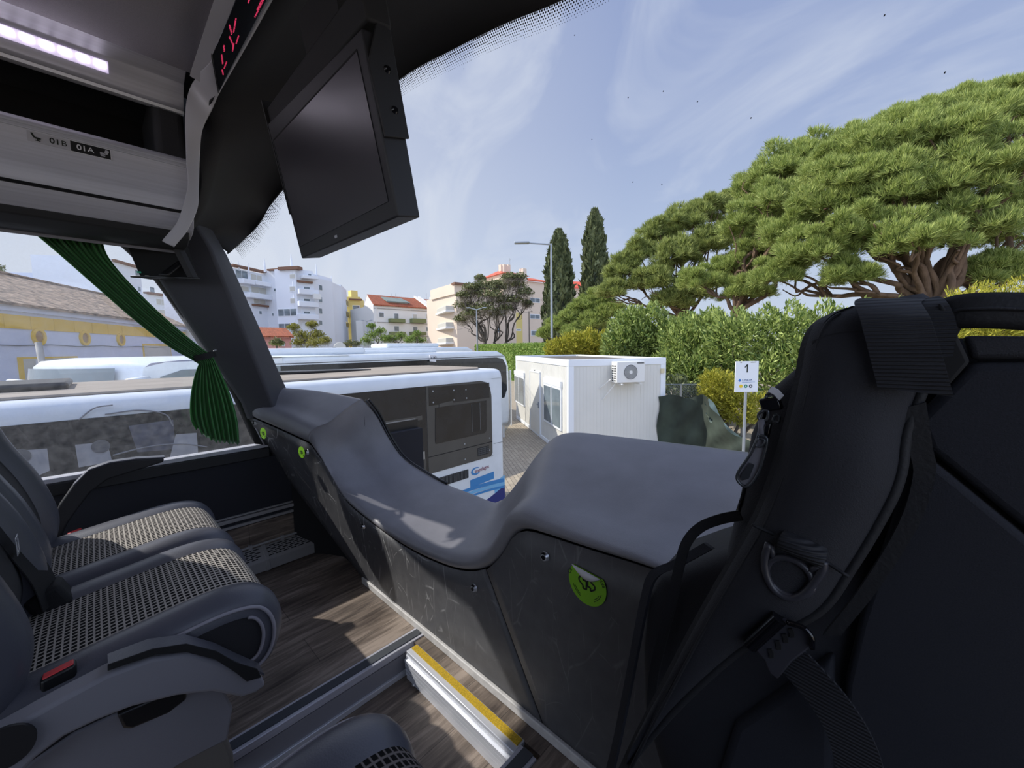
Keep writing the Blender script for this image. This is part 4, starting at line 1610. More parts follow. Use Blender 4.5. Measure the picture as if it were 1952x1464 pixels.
# shoulder strap
le = cr(ryl([(1655, 580, .49), (1604, 590, .475), (1560, 612, .458), (1538, 650, .447), (1528, 700, .44), (1510, 780, .432), (1482, 880, .426), (1444, 980, .42), (1388, 1080, .415), (1328, 1185, .41), (1270, 1295, .405), (1216, 1400, .40), (1170, 1500, .395)]), 5)
re_ = cr(ryl([(1760, 560, .49), (1790, 585, .47), (1788, 640, .45), (1765, 720, .44), (1728, 820, .436), (1716, 900, .43), (1690, 965, .425), (1625, 1075, .42), (1556, 1165, .416), (1430, 1222, .412), (1306, 1330, .405), (1200, 1450, .40)]), 5)
rows = []
n_ = len(le)
for i, (a, b) in enumerate(zip(le, re_)):
    r = []
    w = (b - a).length
    for k in range(11):
        t = k / 10
        h = .004 + .020 * min(1, w / .08) * (1 - abs(2 * t - 1) ** 3)
        r.append(a.lerp(b, t) + V(0, -h, 0))
    r += [b + V(.0, .010, 0), a.lerp(b, .5) + V(0, .012, 0), a + V(0, .010, 0)]
    rows.append(r)
mb = MB().loft(rows, close=True)
mb.build('shoulder_strap', M['pack'], bp_, smooth=True, auto=60)
MB().ribbon([p + V(.003, -.003, 0) for p in le[5:]], V(.006, -.004, .002), V(.001, .003, 0)).build('strap_edging', M['pack_edge'], bp_, smooth=True, auto=50)
MB().tube([p + V(.010, -.013, 0) for p in le[8:]], .0016, 6).build('edge_seam', M['pack_edge'], bp_, smooth=True)
MB().tube([p + V(.0, -.004, 0) for p in re_[14:]], .004, 8).build('strap_edging', M['pack_edge'], bp_, smooth=True)
rr_ = cr(ryl([(1722, 770, .434), (1734, 850, .436), (1740, 900, .438), (1712, 990, .432), (1640, 1110, .43), (1570, 1200, .43)]), 5)
MB().ribbon([p + V(.006, -.002, 0) for p in rr_], V(.006, 0, .003), V(0, .003, 0)).build('strap_edging', M['pack_edge'], bp_, smooth=True, auto=50)
# quilting seams on the strap
MB().tube([p + V(0, -.022, .0) for p in cr(ryl([(1444, 985, .42), (1500, 1010, .424), (1560, 1040, .424), (1622, 1078, .42)]), 5)], .0014, 6).build('cross_seam', M['pack_edge'], bp_, smooth=True)
MB().ribbon([p + V(0, -.012, .0) for p in cr(ryl([(1552, 655, .448), (1600, 640, .442), (1680, 636, .44)]), 5)], V(.0, 0, .0026), V(.0, .0012, .0)).build('cross_seam', M['pack_edge'], bp_, smooth=True)
# webbing band folded over the strap
cpt = cr(ryl([(1735, 600, .50), (1712, 572, .47), (1690, 575, .44), (1703, 605, .42), (1722, 670, .412), (1742, 746, .41)]), 6)
MB().ribbon(cpt, V(.0195, 0, -.002), V(0, .0012, .0004)).build('webbing_band', M['pack_web'], bp_, smooth=True, auto=60)
cpt = cr(ryl([(1700, 600, .50), (1745, 572, .468), (1768, 580, .445), (1785, 625, .432), (1778, 680, .428)]), 6)
MB().ribbon(cpt, V(.010, 0, .001), V(0, .0016, .0004)).build('twill_strap', M['pack_web'], bp_, smooth=True, auto=60)
MB().prism([RY(a, b, .437) for a, b in [(1790, 575), (1806, 590), (1826, 640), (1850, 690), (1800, 745), (1785, 700)]], (0, .02, 0)).build('strap_anchor', M['black_matt'], bp_, bevel=.004)
# haul handle
cpt = cr(ryl([(1780, 640, .46), (1808, 600, .455), (1870, 592, .45), (1960, 594, .45), (2060, 598, .452), (2130, 640, .465)]), 6)
MB().tube(cpt, .0135, 10, flat=(.5, 1)).build('haul_handle', M['pack_edge'], bp_, smooth=True)
MB().tube([p + V(0, -.0085, .001) for p in cpt[4:-4]], .0012, 5).build('handle_seam', M['pack'], bp_, smooth=True)
# ring buckle
c = RY(1504, 1100, .395)
rg = [RY(a, b, .394) for a, b in [(1466, 1036), (1458, 1066), (1462, 1098), (1478, 1126), (1506, 1140), (1532, 1132), (1552, 1110), (1568, 1086), (1570, 1070)]]
buck = MB().tube(cr(rg, 4), .0032, 8).build('ring_buckle', M['pack_plastic'], bp_, smooth=True)
circ = [c + V(cos(2 * pi * k / 24) * .0165, 0, sin(2 * pi * k / 24) * .0165) for k in range(25)]
MB().tube(circ, .0028, 8).tube([c + V(-.012, 0, .012), RY(1470, 1040, .394)], .0025, 6).tube([c + V(.013, 0, .011), RY(1566, 1078, .394)], .0025, 6).build('inner_ring', M['pack_plastic'], buck, smooth=True)
rows = cr(ryl([(1492, 1028, .398), (1530, 1044, .396), (1568, 1062, .398)]), 3)
MB().tube(rows, .012, 12, flat=(1, .7)).build('buckle_loop', M['pack_web'], bp_, smooth=True)
# ladder lock
e0, e1 = RY(1430, 1230, .392), RY(1486, 1178, .392)
ll = MB().prism([RY(a, b, .392) for a, b in [(1432, 1232), (1486, 1180), (1544, 1206), (1550, 1232), (1510, 1262), (1482, 1296), (1466, 1284), (1456, 1258)]], (0, .006, 0)).build('ladder_lock', M['pack_plastic'], bp_, bevel=.0015)
MB().tube([e0, e1], .0062, 12).build('roller_bar', M['black_gloss'], ll, smooth=True, auto=40)
mb = MB()
for k, (a, b) in enumerate([(1470, 1246), (1484, 1230), (1497, 1217), (1509, 1207)]):
    mb.ribbon([RY(a - 3, b - 9, .3915), RY(a + 1, b, .391), RY(a + 1, b + 8, .3915)], V(.0016, 0, .001), V(0, .0008, 0))
mb.build('grip_slots', M['black_matt'], ll)
MB().tube(cr(ryl([(1500, 1186, .39), (1530, 1196, .389), (1547, 1214, .389), (1548, 1236, .39)]), 4), .0022, 6).build('lock_frame', M['black_gloss'], ll, smooth=True)
# adjusting strap
cpt = cr(ryl([(1505, 1252, .398), (1540, 1290, .395), (1578, 1335, .392), (1610, 1385, .39), (1632, 1440, .39), (1645, 1520, .39)]), 6)
wd_ = []
for i in range(len(cpt)):
    t_ = (cpt[min(i + 1, len(cpt) - 1)] - cpt[max(0, i - 1)]).normalized()
    wd_.append(V(0, -1, 0).cross(t_).normalized() * .0155)
MB().ribbon(cpt, wd_, V(0, .0012, 0)).build('adjusting_strap', M['pack_web'], bp_, smooth=True, auto=60)
# side loop of webbing on the left
cpt = cr(ryl([(1412, 982, .47), (1372, 990, .47), (1334, 1006, .465), (1308, 1036, .46), (1294, 1084, .455), (1280, 1150, .45), (1262, 1220, .446), (1246, 1290, .443), (1240, 1380, .44)]), 5)
wd_ = []
for i in range(len(cpt)):
    t_ = (cpt[min(i + 1, len(cpt) - 1)] - cpt[max(0, i - 1)]).normalized()
    wd_.append(V(0, -1, 0).cross(t_).normalized() * .0055)
MB().ribbon(cpt, wd_, V(.0, .0012, 0)).build('side_loop', M['pack_edge'], bp_, smooth=True, auto=60)
# front compartment bulging behind with its zip
rows = []
for (z, xl, yf, yb) in [(2.71, -.125, .50, .66), (2.76, -.118, .49, .665), (2.82, -.112, .49, .66), (2.86, -.104, .49, .655), (2.89, -.088, .50, .645), (2.905, -.06, .51, .63)]:
    rows.append([V(xl + .004, yf, z), V(xl, yf + .02, z), V(xl, yb - .02, z), V(xl + .02, yb, z), V(.3, yb, z), V(.3, yf, z)])
MB().loft(rows, close=True).build('front_compartment', M['pack'], bp_, smooth=True, auto=80)
zp = cr(ryl([(1408, 975, .484), (1432, 900, .482), (1448, 830, .482), (1462, 775, .484), (1500, 735, .488)]), 5)
MB().tube(zp, .003, 6).build('zip', M['black_gloss'], bp_, smooth=True)
# side pocket mesh edging
MB().ribbon(cr(ryl([(1150, 1520, .47), (1175, 1420, .47), (1203, 1280, .47), (1228, 1150, .47), (1246, 1096, .47), (1290, 1074, .47), (1352, 1040, .475)]), 5), V(.006, -.004, 0), V(.001, .002, 0)).build('pocket_edging', M['pack_mesh'], bp_, smooth=True, auto=50)
# zip pulls
MGUN = mat('gunmetal', srgb(96, 100, 104), .28, .7)
def loop(pts, r, name, m, parent):
    P_ = [RY(a, b, y) for a, b, y in pts]
    P_ = cr(P_ + [P_[0]], 4)
    return MB().tube(P_, r, 7).build(name, m, parent, smooth=True)
zpul = MB().prism([RY(a, b, .43) for a, b in [(1451, 832), (1461, 838), (1458, 862), (1448, 900), (1432, 924), (1418, 928), (1408, 920), (1407, 904), (1424, 874), (1438, 846)]], (0, .003, 0)).build('zip_pull', M['plast'], bp_, bevel=.0008)
loop([(1446, 830, .428), (1462, 836, .428), (1456, 870, .428), (1444, 905, .428), (1424, 928, .428), (1406, 916, .428), (1408, 898, .428), (1430, 866, .428)], .0014, 'pull_rim', MGUN, zpul)
loop([(1446, 834, .427), (1458, 840, .427), (1450, 852, .427), (1440, 848, .427)], .001, 'pull_eye', MGUN, zpul)
MB().prism([RY(a, b, .4285) for a, b in [(1430, 882), (1438, 886), (1428, 912), (1414, 916), (1412, 906)]], (0, -.0006, 0)).build('pull_inlay', MGUN, zpul)
tx = RY(1436, 878, .4283)
loop([(1454, 782, .44), (1464, 784, .44), (1462, 800, .44), (1448, 800, .44), (1446, 790, .44)], .0015, 'pull_link', MGUN, bp_)
MB().tube([RY(1452, 800, .44), RY(1452, 832, .436)], .003, 8).build('pull_cord', M['plast'], bp_, smooth=True)
MB().obox(RY(1462, 822, .438), V(.003, 0, .001), V(0, .003, 0), V(.001, 0, .008)).obox(RY(1470, 770, .444), V(.008, 0, .002), V(0, .005, 0), V(-.002, 0, .006)).build('zip_slider', M['black_gloss'], bp_, bevel=.0015)
loop([(1462, 752, .442), (1472, 750, .442), (1478, 762, .442), (1470, 775, .442), (1458, 770, .442)], .0016, 'pull_link', MGUN, bp_)
MB().ribbon(ryl([(1467, 741, .438), (1480, 748, .438), (1490, 759, .438)]), V(.0018, 0, .0026), V(0, .0008, 0)).build('pale_pull', M['paper'], bp_, bevel=.0006)['label'] = 'pale fabric zip pull tip'
loop([(1478, 790, .444), (1486, 794, .444), (1484, 806, .444), (1474, 802, .444)], .0012, 'pull_link', MGUN, bp_)
# ================================================================= OUTSIDE
gnd = MB().add([V(-170, -60, 0), V(90, -60, 0), V(90, 150, 0), V(-170, 150, 0)], [(0, 1, 2, 3)]).build('ground', M['paving'])
tag(gnd, 'sandy block paving of the bus station yard', 'ground', kind='structure')

# ---------------------------------------------------------------- BUS beside ours
XA = -4.65
bA = thing('parked_bus', 'white town bus parked alongside, dark engine glass and blue swoosh at its rear corner', 'bus', (-5.8, 0, 0))
YE = 4.66
ROOF = 2.60
# body shell: rounded profile extruded
prof = [(XA - .02, .35), (XA, .45), (XA, 2.46), (XA - .02, 2.55), (XA - .07, 2.60), (XA - .16, 2.61), (-6.87, 2.61), (-6.96, 2.60), (-7.0, 2.5), (-7.0, .35)]
MB().prism([V(x, -8, z) for x, z in prof], (0, 8 + YE, 0)).build('body', M['buswhite'], bA, bevel=.05, seg=4)
rows = []
MB().prism([V(x, y, 2.612) for x, y in [(XA - .2, -7.9), (XA - .2, 4.30), (XA - .45, 4.52), (-6.55, 4.52), (-6.80, 4.30), (-6.80, -7.9)]], (0, 0, .022)).build('roof_skin', M['dust'], bA, bevel=.008)['label'] = 'roof skin covered in pale dust'
# roof hatch at the left
hx = [RZ(118, 716, 2.72), RZ(-60, 722, 2.72)]
MB().box((-6.5, -3.4, 2.63), (-5.5, -.18, 2.70)).build('roof_hatch', M['black'], bA, bevel=.03, seg=3)
MB().ribbon([V(-6.3, 1.5, 2.66), V(-6.1, 2.2, 2.655), V(-6.15, 3.0, 2.64)], V(.22, 0, 0), V(0, 0, .012)).build('black_flap', M['black'], bA)


def sidepoly(pts, th, name, m, par, off=.004, **k):
    P_ = [RX(a, b, XA + off) for a, b in pts]
    return MB().prism(P_, (th, 0, 0)).build(name, m, par, **k)


def yz(pts, th, name, m, par, off=.002, **k):
    P_ = [V(XA + off, a, b) for a, b in pts]
    return MB().prism(P_, (th, 0, 0)).build(name, m, par, **k)


# glazed band seen through both windows
yz([(-8, 1.20), (3.135, 1.20), (3.135, 2.44), (-8, 2.44)], .006, 'window_band', M['darkglass'], bA)
rc_ = [(3.14, 1.19), (4.35, 1.19), (4.385, 1.24), (4.385, 2.18), (4.36, 2.32), (4.28, 2.41), (4.16, 2.44), (3.14, 2.44)]
eng = yz(rc_, .008, 'engine_cover', M['darkpanel'], bA)
yz([(3.27, 1.60), (4.22, 1.60), (4.26, 1.64), (4.27, 2.12), (3.28, 2.12), (3.26, 1.64)], .005, 'radiator_glass', M['engine'], eng, off=.010)
yz([(3.16, 1.17), (4.36, 1.17), (4.38, 1.20), (4.38, 2.14), (4.34, 2.16)][:0] or [(3.18, 2.16), (4.34, 2.16), (4.34, 2.40), (3.18, 2.42)], .003, 'upper_glass', M['engine'], eng, off=.010)
yz([(4.06, 1.25), (4.30, 1.25), (4.30, 1.38), (4.06, 1.38)], .003, 'vent', M['black_matt'], eng, off=.010)
mb = MB()
for k in range(9):
    mb.box((XA + .013, 4.065 + k * .026, 1.255), (XA + .016, 4.072 + k * .026, 1.375))
for k in range(4):
    mb.box((XA + .013, 4.065, 1.27 + k * .03), (XA + .016, 4.295, 1.276 + k * .03))
mb.build('vent_mesh', M['grill'], eng)
yz([(3.14, 1.425), (4.385, 1.425), (4.385, 1.435), (3.14, 1.435)], .002, 'panel_joint', M['black_matt'], eng, off=.010)
for (y_, z_) in ((3.25, 2.36), (3.25, 2.2), (3.62, 2.34), (3.85, 2.33), (3.86, 2.2), (3.62, 2.2), (3.8, 1.5), (3.8, 1.26), (4.32, 1.5), (4.32, 1.3)):
    MB().disc(V(XA + .012, y_, z_), (1, 0, 0), .012, .004, 12).build('rivet', M['galv'], eng)
yz([(3.35, 2.12), (3.60, 2.13), (3.60, 2.19), (3.35, 2.17)], .002, 'motor', M['darkpanel'], eng, off=.014)
yz([(3.95, 1.66), (4.12, 1.66), (4.12, 2.10), (3.95, 2.10)], .002, 'grille_block', M['black'], eng, off=.0155)
for dy in (3.95, 4.12):
    yz([(dy, 1.66), (dy + .008, 1.66), (dy + .008, 2.10), (dy, 2.10)], .002, 'grille_rail', M['grill'], eng, off=.017)
# inside of the glazed band: dim seats / shelf shapes on the glass
yz([(2.2, 1.98), (3.06, 1.98), (3.06, 2.04), (2.2, 2.04)], .002, 'inner_rail', M['darkpanel'], bA, off=.010)
yz([(2.55, 1.42), (3.08, 1.42), (3.08, 1.53), (2.55, 1.53)], .002, 'inner_ledge', M['concrete'], bA, off=.010)
yz([(2.3, 1.2), (3.10, 1.2), (3.10, 1.42), (2.3, 1.42)], .002, 'inner_panel', M['darkpanel'], bA, off=.009)
yz([(2.45, 1.62), (2.98, 1.62), (2.98, 1.90), (2.45, 1.90)], .002, 'inner_window', M['engine'], bA, off=.010)
yz([(2.2, 1.55), (3.06, 1.55), (3.06, 1.60), (2.2, 1.60)], .002, 'inner_rail', M['darkpanel'], bA, off=.010)
# notices stuck inside the glass further left
MNOT = mat('notice', srgb(150, 152, 158), .7, var=.15, vscale=8)
MNOT2 = mat('notice_print', srgb(84, 86, 92), .7)
for (q, r_) in (([(0, 850), (90, 832), (96, 905), (4, 935)][:0] or [(2, 862), (90, 855), (95, 897), (8, 935)], (38, 870)), ([(143, 848), (204, 842), (214, 880), (150, 891)], (192, 851)), ([(335, 828), (375, 825), (378, 870), (322, 880)], None)):
    nb_ = MB().prism([RX(a, b, XA + .010) for a, b in q], (.002, 0, 0)).build('notice', MNOT, bA)
    if r_:
        MB().disc(RX(r_[0], r_[1], XA + .013), (1, 0, 0), .055, .002, 20).build('round_mark', MNOT2, nb_)
for pts in ([(200, 790), (265, 782), (315, 790), (330, 812)], [(215, 868), (280, 852), (345, 846), (395, 852)], [(150, 800), (180, 778), (215, 772)]):
    MB().tube(cr([RX(a, b, XA + .012) for a, b in pts], 6), .006, 6).build('pale_handrail', mat('dim_rail', srgb(118, 120, 126), .5), bA)
MB().prism([RX(a, b, XA + .0095) for a, b in [(245, 812), (330, 800), (335, 856), (262, 862)]], (.002, 0, 0)).build('seat_back', mat('dim_blue', srgb(72, 76, 92), .6, var=.3, vscale=14), bA)
# rear corner pillar and lower panels
yz([(4.40, 2.46), (4.66, 2.46), (4.66, 2.462), (4.40, 2.462)], .003, 'joint', M['grill'], bA)
yz([(4.42, 1.385), (4.655, 1.375), (4.655, 1.38), (4.42, 1.39)], .003, 'joint', M['grill'], bA)
yz([(3.0, 1.185), (4.40, 1.185), (4.40, 1.19), (3.0, 1.19)], .004, 'joint', M['grill'], bA)
vt = yz([(3.05, .95), (3.86, .95), (3.86, 1.09), (3.05, 1.09)], .004, 'side_vent', M['grill'], bA)
mb = MB()
for k in range(34):
    mb.box((XA + .006, 3.06 + k * .024, .955), (XA + .010, 3.07 + k * .024, 1.085))
mb.build('vent_holes', M['black_matt'], vt)
BL1, BL2, BL3 = mat('blue_mid', srgb(62, 132, 190), .3), mat('blue_pale', srgb(120, 178, 214), .3), mat('navy', srgb(44, 50, 112), .3)
yz([(3.90, .78), (4.41, .80), (4.41, .92), (3.90, .90)], .003, 'blue_stripe', BL1, bA)
sw = []
for k in range(11):
    t = k / 10
    sw.append((2.9 + 1.75 * t, .70 + .10 * sin(t * 2.2) - .06 * t))
for j, (m_, dz, w_) in enumerate(((BL1, -.01, .035), (BL2, -.07, .03), (BL1, -.12, .02))):
    yz([(a, b + dz + w_) for a, b in sw] + [(a, b + dz - w_ * (k / 10)) for k, (a, b) in reversed(list(enumerate(sw)))], .003, 'blue_swoosh', m_, bA, off=.0025 + j * .001)
yz([(4.42, .55), (4.66, .50), (4.66, .80), (4.42, .72)], .003, 'pale_blue_corner', BL2, bA)
yz([(3.6, .38), (4.66, .38), (4.66, .62), (4.3, .50)], .004, 'navy_corner', BL3, bA)
lg = yz([(3.92, 1.02), (3.925, 1.021), (3.925, 1.022)], .001, 'operator_logo', BL1, bA)
cc = (4.02, 1.02)
outer_ = [(cc[0] + .10 * cos(radians(a)), cc[1] + .062 * sin(radians(a))) for a in range(50, 321, 15)]
inner_ = [(cc[0] + .022 + .085 * cos(radians(a)), cc[1] + .004 + .040 * sin(radians(a))) for a in range(55, 316, 15)]
MB().prism([V(XA + .004, a, b) for a, b in outer_ + inner_[::-1]], (.002, 0, 0)).build('logo_swoosh', BL1, lg)
text('translagos', .085, mat('logo_red', srgb(140, 60, 80), .5), V(XA + .008, 4.00, .99), (0, 1, .07), (0, 0, 1), lg, depth=.0005, sx=.88)
for yy in (-5.2, 1.4):
    w_ = MB().disc(V(XA - .10, yy, .46), (1, 0, 0), .46, .11, 32).build('wheel', M['rubber'], bA)
    MB().disc(V(XA + .008, yy, .46), (1, 0, 0), .24, .01, 24).build('hub', M['galv'], w_)
MB().disc(V(-6.9, -5.2, .46), (1, 0, 0), .46, .2, 24).build('wheel', M['rubber'], bA)
MB().disc(V(-6.9, 1.4, .46), (1, 0, 0), .46, .2, 24).build('wheel', M['rubber'], bA)


# ---------------------------------------------------------------- further parked buses
def far_bus(label, x, y0, y1, h, w, hump=None, name='parked_bus', rear_round=.5):
    t = thing(name, label, 'bus', (x - w / 2, (y0 + y1) / 2, 0))
    pr = [(x, y0, .45), (x, y1 - .05, .45), (x, y1, .8), (x, y1 - .02, h - .5), (x, y1 - .16, h - .14), (x, y1 - .5, h), (x, y0, h)]
    MB().prism([V(*p) for p in pr], (-w, 0, 0)).build('body', M['buswhite'], t, bevel=.10, seg=4)
    MB().prism([V(x + .004, a, b) for a, b in [(y0, 1.35), (y1 - .28, 1.35), (y1 - .16, 1.6), (y1 - .17, h - .48), (y1 - .32, h - .26), (y1 - .6, h - .20), (y0, h - .20)]], (.012, 0, 0)).build('side_glass', M['darkglass'], t)
    for yy in (y0 + 2, y1 - 2.4):
        for xx in (x - .12, x - w - .04):
            MB().disc(V(xx, yy, .48), (1, 0, 0), .48, .16, 24).build('wheel', M['rubber'], t)
    for i, hp in enumerate(hump or []):
        MB().box((hp[0], hp[1], h - .01), (hp[2], hp[3], h + hp[4])).build('roof_unit', M['buswhite'], t, bevel=hp[4] * .45, seg=4)
    return t


tB = far_bus('long white coach behind the nearest bus, rounded rear end, roof humps and wide windscreen', -9.0, 2.6, 9.35, 2.86, 2.5, [(-10.8, 1.8, -9.3, 4.6, .16), (-11.2, 4.7, -9.7, 7.0, .09)])
MB().prism([RX(a, b, -8.94) for a, b in [(818, 676), (830, 677), (830, 690), (819, 689)]], (.03, 0, 0)).build('number_board', M['paper'], tB)['label'] = 'small white number board on the roof edge'
text('V 001', .09, M['ink'], RX(821, 684, -8.90), (0, 1, 0), (0, 0, 1), tB, depth=.001)
MB().tube([V(-8.9, 2.3, 2.70), V(-8.9, 9.0, 2.70)], .012, 6).build('gutter', M['grill'], tB)
for k in range(6):
    MB().obox(V(-9.6, 1.2 + k * .55, 3.0), V(.03, 0, 0), V(0, .04, 0), V(0, 0, .03)).build('roof_clip', M['grill'], tB)
tC = far_bus('white bus farthest back in the row, with a low roof pod', -13.4, 4.4, 11.8, 3.03, 2.5, [(-15, 7.6, -13.7, 10.0, .17)])

# white coach seen through the side window, nose towards us on the left
vn = tB
F0, F1 = Vector((-9.0, .35)), Vector((-11.5, -.85))
# local frame: front edge from near right corner F0 to far left corner F1, length to the rear
fd = (F1 - F0).normalized()
sd = Vector((0, 1.0))


def vp(u, v, z):
    q = F0 + fd * u + sd * v
    return V(q.x, q.y, z)


W_ = (F1 - F0).length
ring = []
for (v, z, ins) in ((0, .5, 0), (.0, 1.6, 0), (.03, 2.2, .01), (.08, 2.74, .03), (.18, 2.84, .05), (.6, 2.89, .06), (2.4, 2.89, .05), (3.6, 2.87, .03)):
    ring.append((v, z, ins))
rows = []
for v, z, ins in ring:
    r = []
    for k in range(9):
        t = k / 8
        bow = -.35 * (1 - (2 * t - 1) ** 2) if v < 2 else 0
        r.append(vp(W_ * t, v + bow + (.12 if k in (0, 8) else 0), z - (ins if k in (0, 8) else 0)))
    rows.append(r)
MB().loft(rows).build('front_and_roof', M['buswhite'], vn, smooth=True, auto=60)
MB().prism([vp(-.0, .12, .5), vp(0, .12, 2.2), vp(0, .2, 2.72), vp(.0, .5, 2.80), vp(0, 2.3, 2.82), vp(0, 2.3, .5)], (-.04, .0, 0)).build('side', M['buswhite'], vn)
MB().prism([vp(0, .35, 1.5), vp(0, 2.3, 1.5), vp(0, 2.3, 2.66), vp(0, .7, 2.66), vp(0, .40, 2.55)], (.012, .0, 0)).build('side_glass', M['glass'], vn)
rows = []
for v, z in ((-.02, 1.65), (.0, 2.1), (.03, 2.5), (.06, 2.72)):
    r = []
    for k in range(9):
        t = .06 + .88 * k / 8
        bow = -.35 * (1 - (2 * t - 1) ** 2)
        r.append(vp(W_ * t, v + bow - .04, z))
    rows.append(r)
MB().loft(rows).build('windscreen', M['glass'], vn, smooth=True)
MB().tube([vp(W_ + .05, .1, 2.4), vp(W_ + .35, -.1, 2.45), vp(W_ + .4, -.15, 2.2)], .08, 8).build('mirror', M['buswhite'], vn, smooth=True)
MB().tube([vp(-.1, .2, 2.5), vp(-.18, -.05, 2.5), vp(-.2, -.1, 2.15)], .09, 8).build('mirror', M['buswhite'], vn, smooth=True)


# ---------------------------------------------------------------- vertical facade helper
class Facade:
    def __init__(s, p0, p1):
        s.p0 = Vector((p0.x, p0.y, 0))
        s.d = Vector((p1.x - p0.x, p1.y - p0.y, 0))
        s.len = s.d.length
        s.d.normalize()
        s.n = Vector((s.d.y, -s.d.x, 0))
        if s.n.dot(EYE - s.p0) < 0:
            s.n = -s.n

    def hit(s, px, py):
        d = ray(px, py)
        t = (s.p0 - EYE).dot(s.n) / d.dot(s.n)
        p = EYE + d * t
        return (p - s.p0).dot(s.d), p.z

    def P(s, u, z, n=0):
        return s.p0 + s.d * u + s.n * n + V(0, 0, z)

    def slab(s, u0, u1, z0, z1, n0, n1):
        c = s.P((u0 + u1) / 2, (z0 + z1) / 2, (n0 + n1) / 2)
        return MB().obox(c, s.d * abs(u1 - u0) / 2, s.n * abs(n1 - n0) / 2, V(0, 0, abs(z1 - z0) / 2))

    def rect(s, x0, y0, x1, y1):
        """pixel box -> u0,u1,z0,z1 through its centre lines"""
        xm, ym = (x0 + x1) / 2, (y0 + y1) / 2
        u0, u1 = s.hit(x0, ym)[0], s.hit(x1, ym)[0]
        z1, z0 = s.hit(xm, y0)[1], s.hit(xm, y1)[1]
        return min(u0, u1), max(u0, u1), z0, z1


M['render_white'] = mat('white_render', srgb(226, 230, 236), .9, var=.03, vscale=.3)
M['render_white2'] = mat('white_render_warm', srgb(230, 228, 222), .9, var=.03, vscale=.3)
M['render_yellow'] = mat('yellow_render', srgb(222, 204, 128), .9)
M['render_beige'] = mat('beige_render', srgb(226, 208, 188), .9, var=.03, vscale=.3)
M['render_pink'] = mat('pink_render', srgb(206, 152, 146), .9)
M['shutter'] = mat('shutter', srgb(196, 194, 184), .7)
M['green_rail'] = mat('green_balcony', srgb(120, 128, 84), .7)
M['roof_brown'] = mat('roof_edge', srgb(128, 96, 78), .9)  # plain red-brown of the roof caps


def window(fc, par, x0, y0, x1, y1, m='glass', frame='white'):
    u0, u1, z0, z1 = fc.rect(x0, y0, x1, y1)
    f = fc.slab(u0, u1, z0, z1, .0, .05).build('window', M[frame], par)
    g = .08
    k = max(1, int(round((u1 - u0) / 1.1)))
    mb = MB()
    for i in range(k):
        a = u0 + g + (u1 - u0 - g) * i / k
        b = u0 + (u1 - u0 - g) * (i + 1) / k
        s_ = fc.slab(a, b, z0 + g, z1 - g, .05, .07)
        mb.add(s_.v, s_.f)
    mb.build('pane', M[m], f)


def balcony(fc, par, x0, y0, x1, y1, m='render_white', dep=1.1):
    u0, u1, z0, z1 = fc.rect(x0, y0, x1, y1)
    fc.slab(u0, u1, z0, z1, .0, dep).build('balcony', M[m], par, bevel=.05)


def block(fc, par, ztop, depth, m, name='wall', u0=0, u1=None, z0=0):
    u1 = fc.len if u1 is None else u1
    return fc.slab(u0, u1, z0, ztop, -depth, 0).build(name, M[m], par)


def top_z(fc, px, py):
    return fc.hit(px, py)[1]


def eave(fc, par, px0, px1, py, h=.22, m='roof_brown', out=.4):
    u0, u1, z0, z1 = fc.rect(px0, py, px1, py + 1)
    fc.slab(u0, u1, z1 - h, z1, -.6, out).build('roof_edge', M[m], par)


def spire(p, h, par):
    MB().tube([p, p + V(0, 0, h * .45), p + V(0, 0, h)], [h * .09, h * .07, .02], 8).build('chimney', M['render_white'], par)


# --- white curved apartment block
ap = thing('apartment_block', 'tall white apartment block with curved wings, balconies and pointed chimneys', 'building', ground(540, 58))
fL = Facade(ground(425, 50), ground(515, 57))
zl = top_z(fL, 470, 516)
block(fL, ap, zl, 9, 'render_white')
eave(fL, ap, 440, 512, 511)
f2 = Facade(ground(512, 57), ground(552, 56))
block(f2, ap, top_z(f2, 530, 514), 9, 'render_white')
eave(f2, ap, 513, 533, 513)
f3 = Facade(ground(533, 54.5), ground(572, 54))
block(f3, ap, top_z(f3, 552, 512), 8, 'render_white')
eave(f3, ap, 533, 571, 509, .4)
f4 = Facade(ground(566, 54), ground(605, 56))
block(f4, ap, top_z(f4, 590, 516), 8, 'render_white')
f5 = Facade(ground(605, 56), ground(640, 60))
block(f5, ap, top_z(f5, 622, 534), 8, 'render_white')
f6 = Facade(ground(640, 60), ground(656, 64))
block(f6, ap, top_z(f6, 648, 545), 8, 'render_white')
f7 = Facade(ground(656, 64), ground(666, 70))
block(f7, ap, top_z(f7, 660, 553), 8, 'render_white')
window(fL, ap, 448, 515, 472, 532)
window(fL, ap, 477, 523, 499, 536, 'shutter')
window(f2, ap, 514, 521, 517, 531) if False else None
balcony(fL, ap, 475, 538, 511, 546)
window(fL, ap, 478, 547, 508, 560, 'shutter')
balcony(fL, ap, 464, 561, 508, 570)
balcony(fL, ap, 452, 533, 474, 542)
window(fL, ap, 458, 545, 474, 556, 'shutter')
window(fL, ap, 483, 570, 506, 580, 'shutter')
eave(fL, ap, 480, 512, 581, .25)
window(fL, ap, 493, 592, 499, 600)
window(f2, ap, 526, 527, 530, 532)
window(f2, ap, 519, 596, 523, 603)
window(f2, ap, 522, 549, 528, 556)
window(f3, ap, 552, 522, 564, 532, 'shutter')
window(f3, ap, 552, 545, 564, 556, 'shutter')
window(f3, ap, 553, 568, 564, 579, 'shutter')
window(f3, ap, 530, 588, 566, 603)
window(f3, ap, 531, 616, 555, 626)
for yy in (553, 576, 600):
    balcony(f4, ap, 565, yy, 602, yy + 10)
    window(f4, ap, 578, yy - 7, 591, yy - 1)
balcony(f4, ap, 572, 527, 601, 533)
